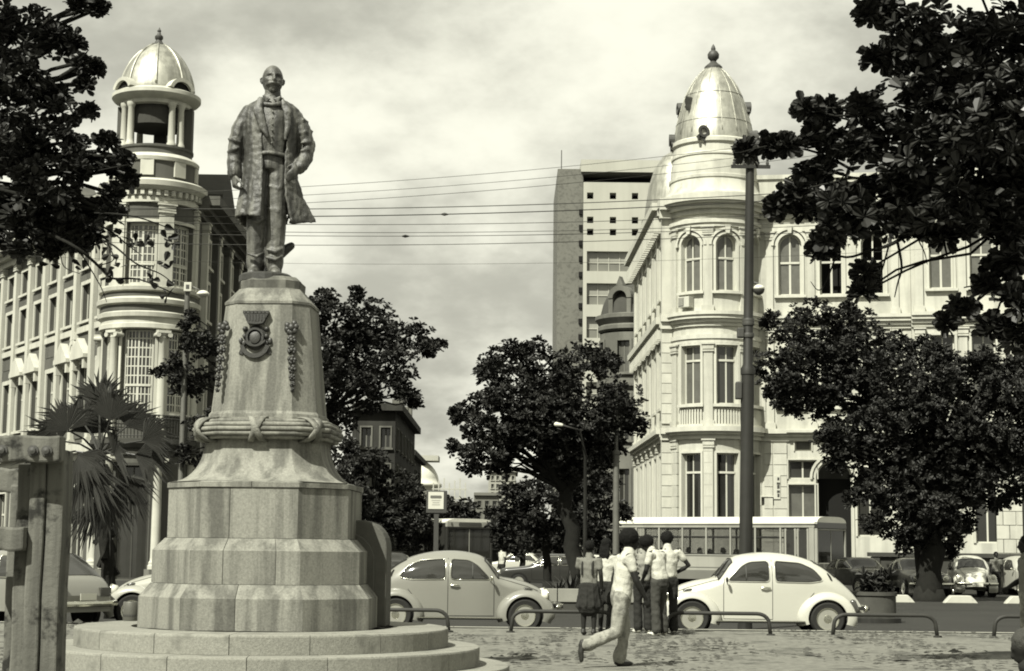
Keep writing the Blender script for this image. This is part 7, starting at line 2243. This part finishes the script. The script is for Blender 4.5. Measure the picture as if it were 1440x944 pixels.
# the man who walks past in front
wl = gnd(874, 938)
J = stand(pelvis=(-.01, 0, .87), chest=(.05, 0, 1.17), neck=(.075, 0, 1.385), head=(.11, .0, 1.535), look=R(-8), tilt=R(4),
          sh_r=(.035, -.185, 1.325), el_r=(.11, -.235, 1.04), wr_r=(.235, -.22, .83), fing_r=(.35, 0, -.8), curl_r=.7, sh_l=(.06, .185, 1.32), el_l=(-.02, .25, 1.05), wr_l=(-.0, .23, .82),
          hip_l=(-.01, .09, .84), kn_l=(.06, .09, .46), an_l=(.0, .09, .085), toe_l=(.16, .11, .03),
          hip_r=(-.03, -.09, .84), kn_r=(-.10, -.10, .42), an_r=(-.49, -.10, .26), toe_r=(-.54, -.10, .08), down_r=(-.96, 0, .2))
walker = person('man striding past in white shirt with dark shoulder stripes and pale trousers', wl, R(14), J,
                dict(shirt=m_shirt_white, lower_mat=m_trouser_pale, shoe=m_shoe_dark, hair='afro', stripes=True, hem=-.03, sleeve=.5, leg_r=(.10, .092, .082, .079, .082)))
# girl with a bag over her back
person('girl in a pale short-sleeved shirt with dark straps and a dark skirt, bare calves', foot(828, 893), R(70), stand(look=R(10), el_l=(.03, .225, 1.12), wr_l=(.17, .16, .93)),
       dict(shirt=m_shirt_grey, lower='skirt', lower_mat=m_trouser_dark, shoe=m_shoe_dark, hair='short', straps=True), scale=.90)
# woman behind the walker with long hair
person('long-haired woman in a white blouse and dark shorts, mostly hidden behind the striding man', foot(852, 890), R(60), stand(an_r=(-.12, -.10, .10), kn_r=(-.02, -.1, .5), toe_r=(.03, -.1, .03)),
       dict(shirt=m_shirt_white, lower='shorts', lower_mat=m_trouser_dark, shoe=m_shoe_dark, hair='long'), scale=.93)
# man in a printed grey shirt
person('man in a printed grey shirt and dark trousers standing behind the striding man', foot(904, 890), R(110), stand(look=R(20), wr_l=(.16, .2, .92)),
       dict(shirt=mat('printed_cotton', .28, .9, .3, 9, blot=.5, blscale=14, blv=.52), lower_mat=m_trouser_dark, shoe=m_shoe_white, hair='short', fit=1.06), scale=.95)
# two young men at the white car's front, heads together
person('young man with bowed head in a bright white T-shirt and dark trousers, facing away', foot(927, 894), R(140), stand(pelvis=(-.03, 0, .92), chest=(.05, 0, 1.22), neck=(.15, 0, 1.42), head=(.24, .02, 1.54), tilt=R(28), look=R(15),
       sh_r=(.06, -.185, 1.37), sh_l=(.06, .185, 1.37), el_r=(.08, -.24, 1.09), wr_r=(.14, -.2, .86), el_l=(.1, .24, 1.09), wr_l=(.22, .16, .95)),
       dict(shirt=m_shirt_white, lower_mat=m_trouser_mid, shoe=m_shoe_white, hair='afro', hem=.04), scale=.99)
person('taller young man in a pale shirt with right elbow out and dark trousers', foot(939, 891), R(100), stand(sh_r=(0, -.19, 1.39), el_r=(-.02, -.37, 1.16), wr_r=(.10, -.16, 1.02), fing_r=(.4, .9, -.1), look=R(25), tilt=R(14), head=(.07, 0, 1.60)),
       dict(shirt=m_shirt_white, lower_mat=m_trouser_dark, shoe=m_shoe_white, hair='afro', hem=.05, sleeve=.5), scale=1.0)
# far pedestrian
yy = F / 34.0
p_ = at(706, 800, yy); p_.z = ROAD
person('small distant pedestrian in a white top crossing beyond the grey car', p_, R(-150), stand(), dict(shirt=m_shirt_white, lower_mat=m_trouser_dark, shoe=m_shoe_dark, hair='short'))
yy = F / 36.0
p_ = at(1401, 800, yy); p_.z = ROAD
person('dim figure standing in shade between the parked white car and the edge car', p_, R(-90), stand(), dict(shirt=m_shirt_grey, lower_mat=m_trouser_dark, shoe=m_shoe_dark, hair='short'), scale=.95)
# person at the right edge, cut by the frame
p_ = gnd(1449, 930)
person('person with dark hair cut off by the right picture edge, in a grey shirt', p_, R(185), stand(wr_r=(.22, -.2, 1.0), el_r=(.0, -.25, 1.12)), dict(shirt=m_shirt_grey, lower_mat=m_trouser_pale, shoe=m_shoe_dark, hair='short', skin=m_skin), scale=.96)
# someone sitting low in the bottom right corner
p_ = Vector((at(1472, 900, 12.2).x, 12.2, .07))
J = stand(pelvis=(0, 0, .13), chest=(.06, 0, .40), neck=(.11, 0, .58), head=(.15, 0, .70), tilt=R(18), lat=(0, 1, 0), sh_r=(.08, -.18, .53), sh_l=(.08, .18, .53), el_r=(.2, -.24, .30), wr_r=(.40, -.15, .38), el_l=(.2, .24, .30), wr_l=(.40, .15, .38),
          hip_r=(.02, -.1, .11), kn_r=(.40, -.13, .40), an_r=(.55, -.12, .07), toe_r=(.70, -.13, .03), hip_l=(.02, .1, .11), kn_l=(.40, .13, .40), an_l=(.55, .12, .07), toe_l=(.70, .13, .03))
person('person in dark clothes seated on the ground in the bottom right corner', p_, R(165), J, dict(shirt=m_trouser_dark, lower_mat=m_trouser_mid, shoe=m_shoe_dark, hair='short', sleeve=1.0, hair_mat=mat('grey_hair', .05, .8, .4, 30, .5, 80)), scale=.98)
# bus passengers: seated busts behind the glass
def passenger_mesh(seed):
    r_ = random.Random(seed); b = MB()
    b.cap_chain([(0, 0, .0), (0, 0, .28), (.01, 0, .42), (.02, 0, .50)], [(.17, .11), (.19, .12), (.14, .09), (.06, .06)], side=(0, 1, 0), n=14)
    for sg in (-1, 1): b.cap_chain([(0, sg * .18, .40), (.03, sg * .22, .18), (.2, sg * .18, .06)], [.06, .05, .04], n=8)
    head_shape(b, (.04, 0, .63 + r_.uniform(-.03, .03)), r_.uniform(-.6, .6))
    return b
seats = [(-3.4, -.85), (-2.6, -.8), (-1.75, -.85), (-.75, -.85), (-.45, -.55), (.35, -.85), (.75, -.5), (1.4, -.85), (2.0, -.8), (-2.2, .6), (.1, .7), (1.0, .75)]
lab = 'dark-haired bus passenger seated behind a window of the pale bus'
for i, (x, y) in enumerate(seats):
    wpos = bus_o.matrix_basis @ Vector((x, y, .92 + .04 * math.sin(i * 3)))
    t = thing('passenger', lab, 'person', wpos, BUSZ, 'passengers seated in the bus')
    remeshed(passenger_mesh(i), 'body', .018, m_skin if i % 3 else m_shirt_grey, t, 1)
    hb = MB(); hb.ball((.015, 0, .665), (.108, .095, .10), 10, 8)
    hb.cap_chain([(-.05, 0, .66), (-.07, 0, .56)], [(.08, .04), (.07, .03)], side=(0, 1, 0), n=8)
    remeshed(hb, 'hair', .018, m_hair, t, 1)
bpy.context.view_layer.update()
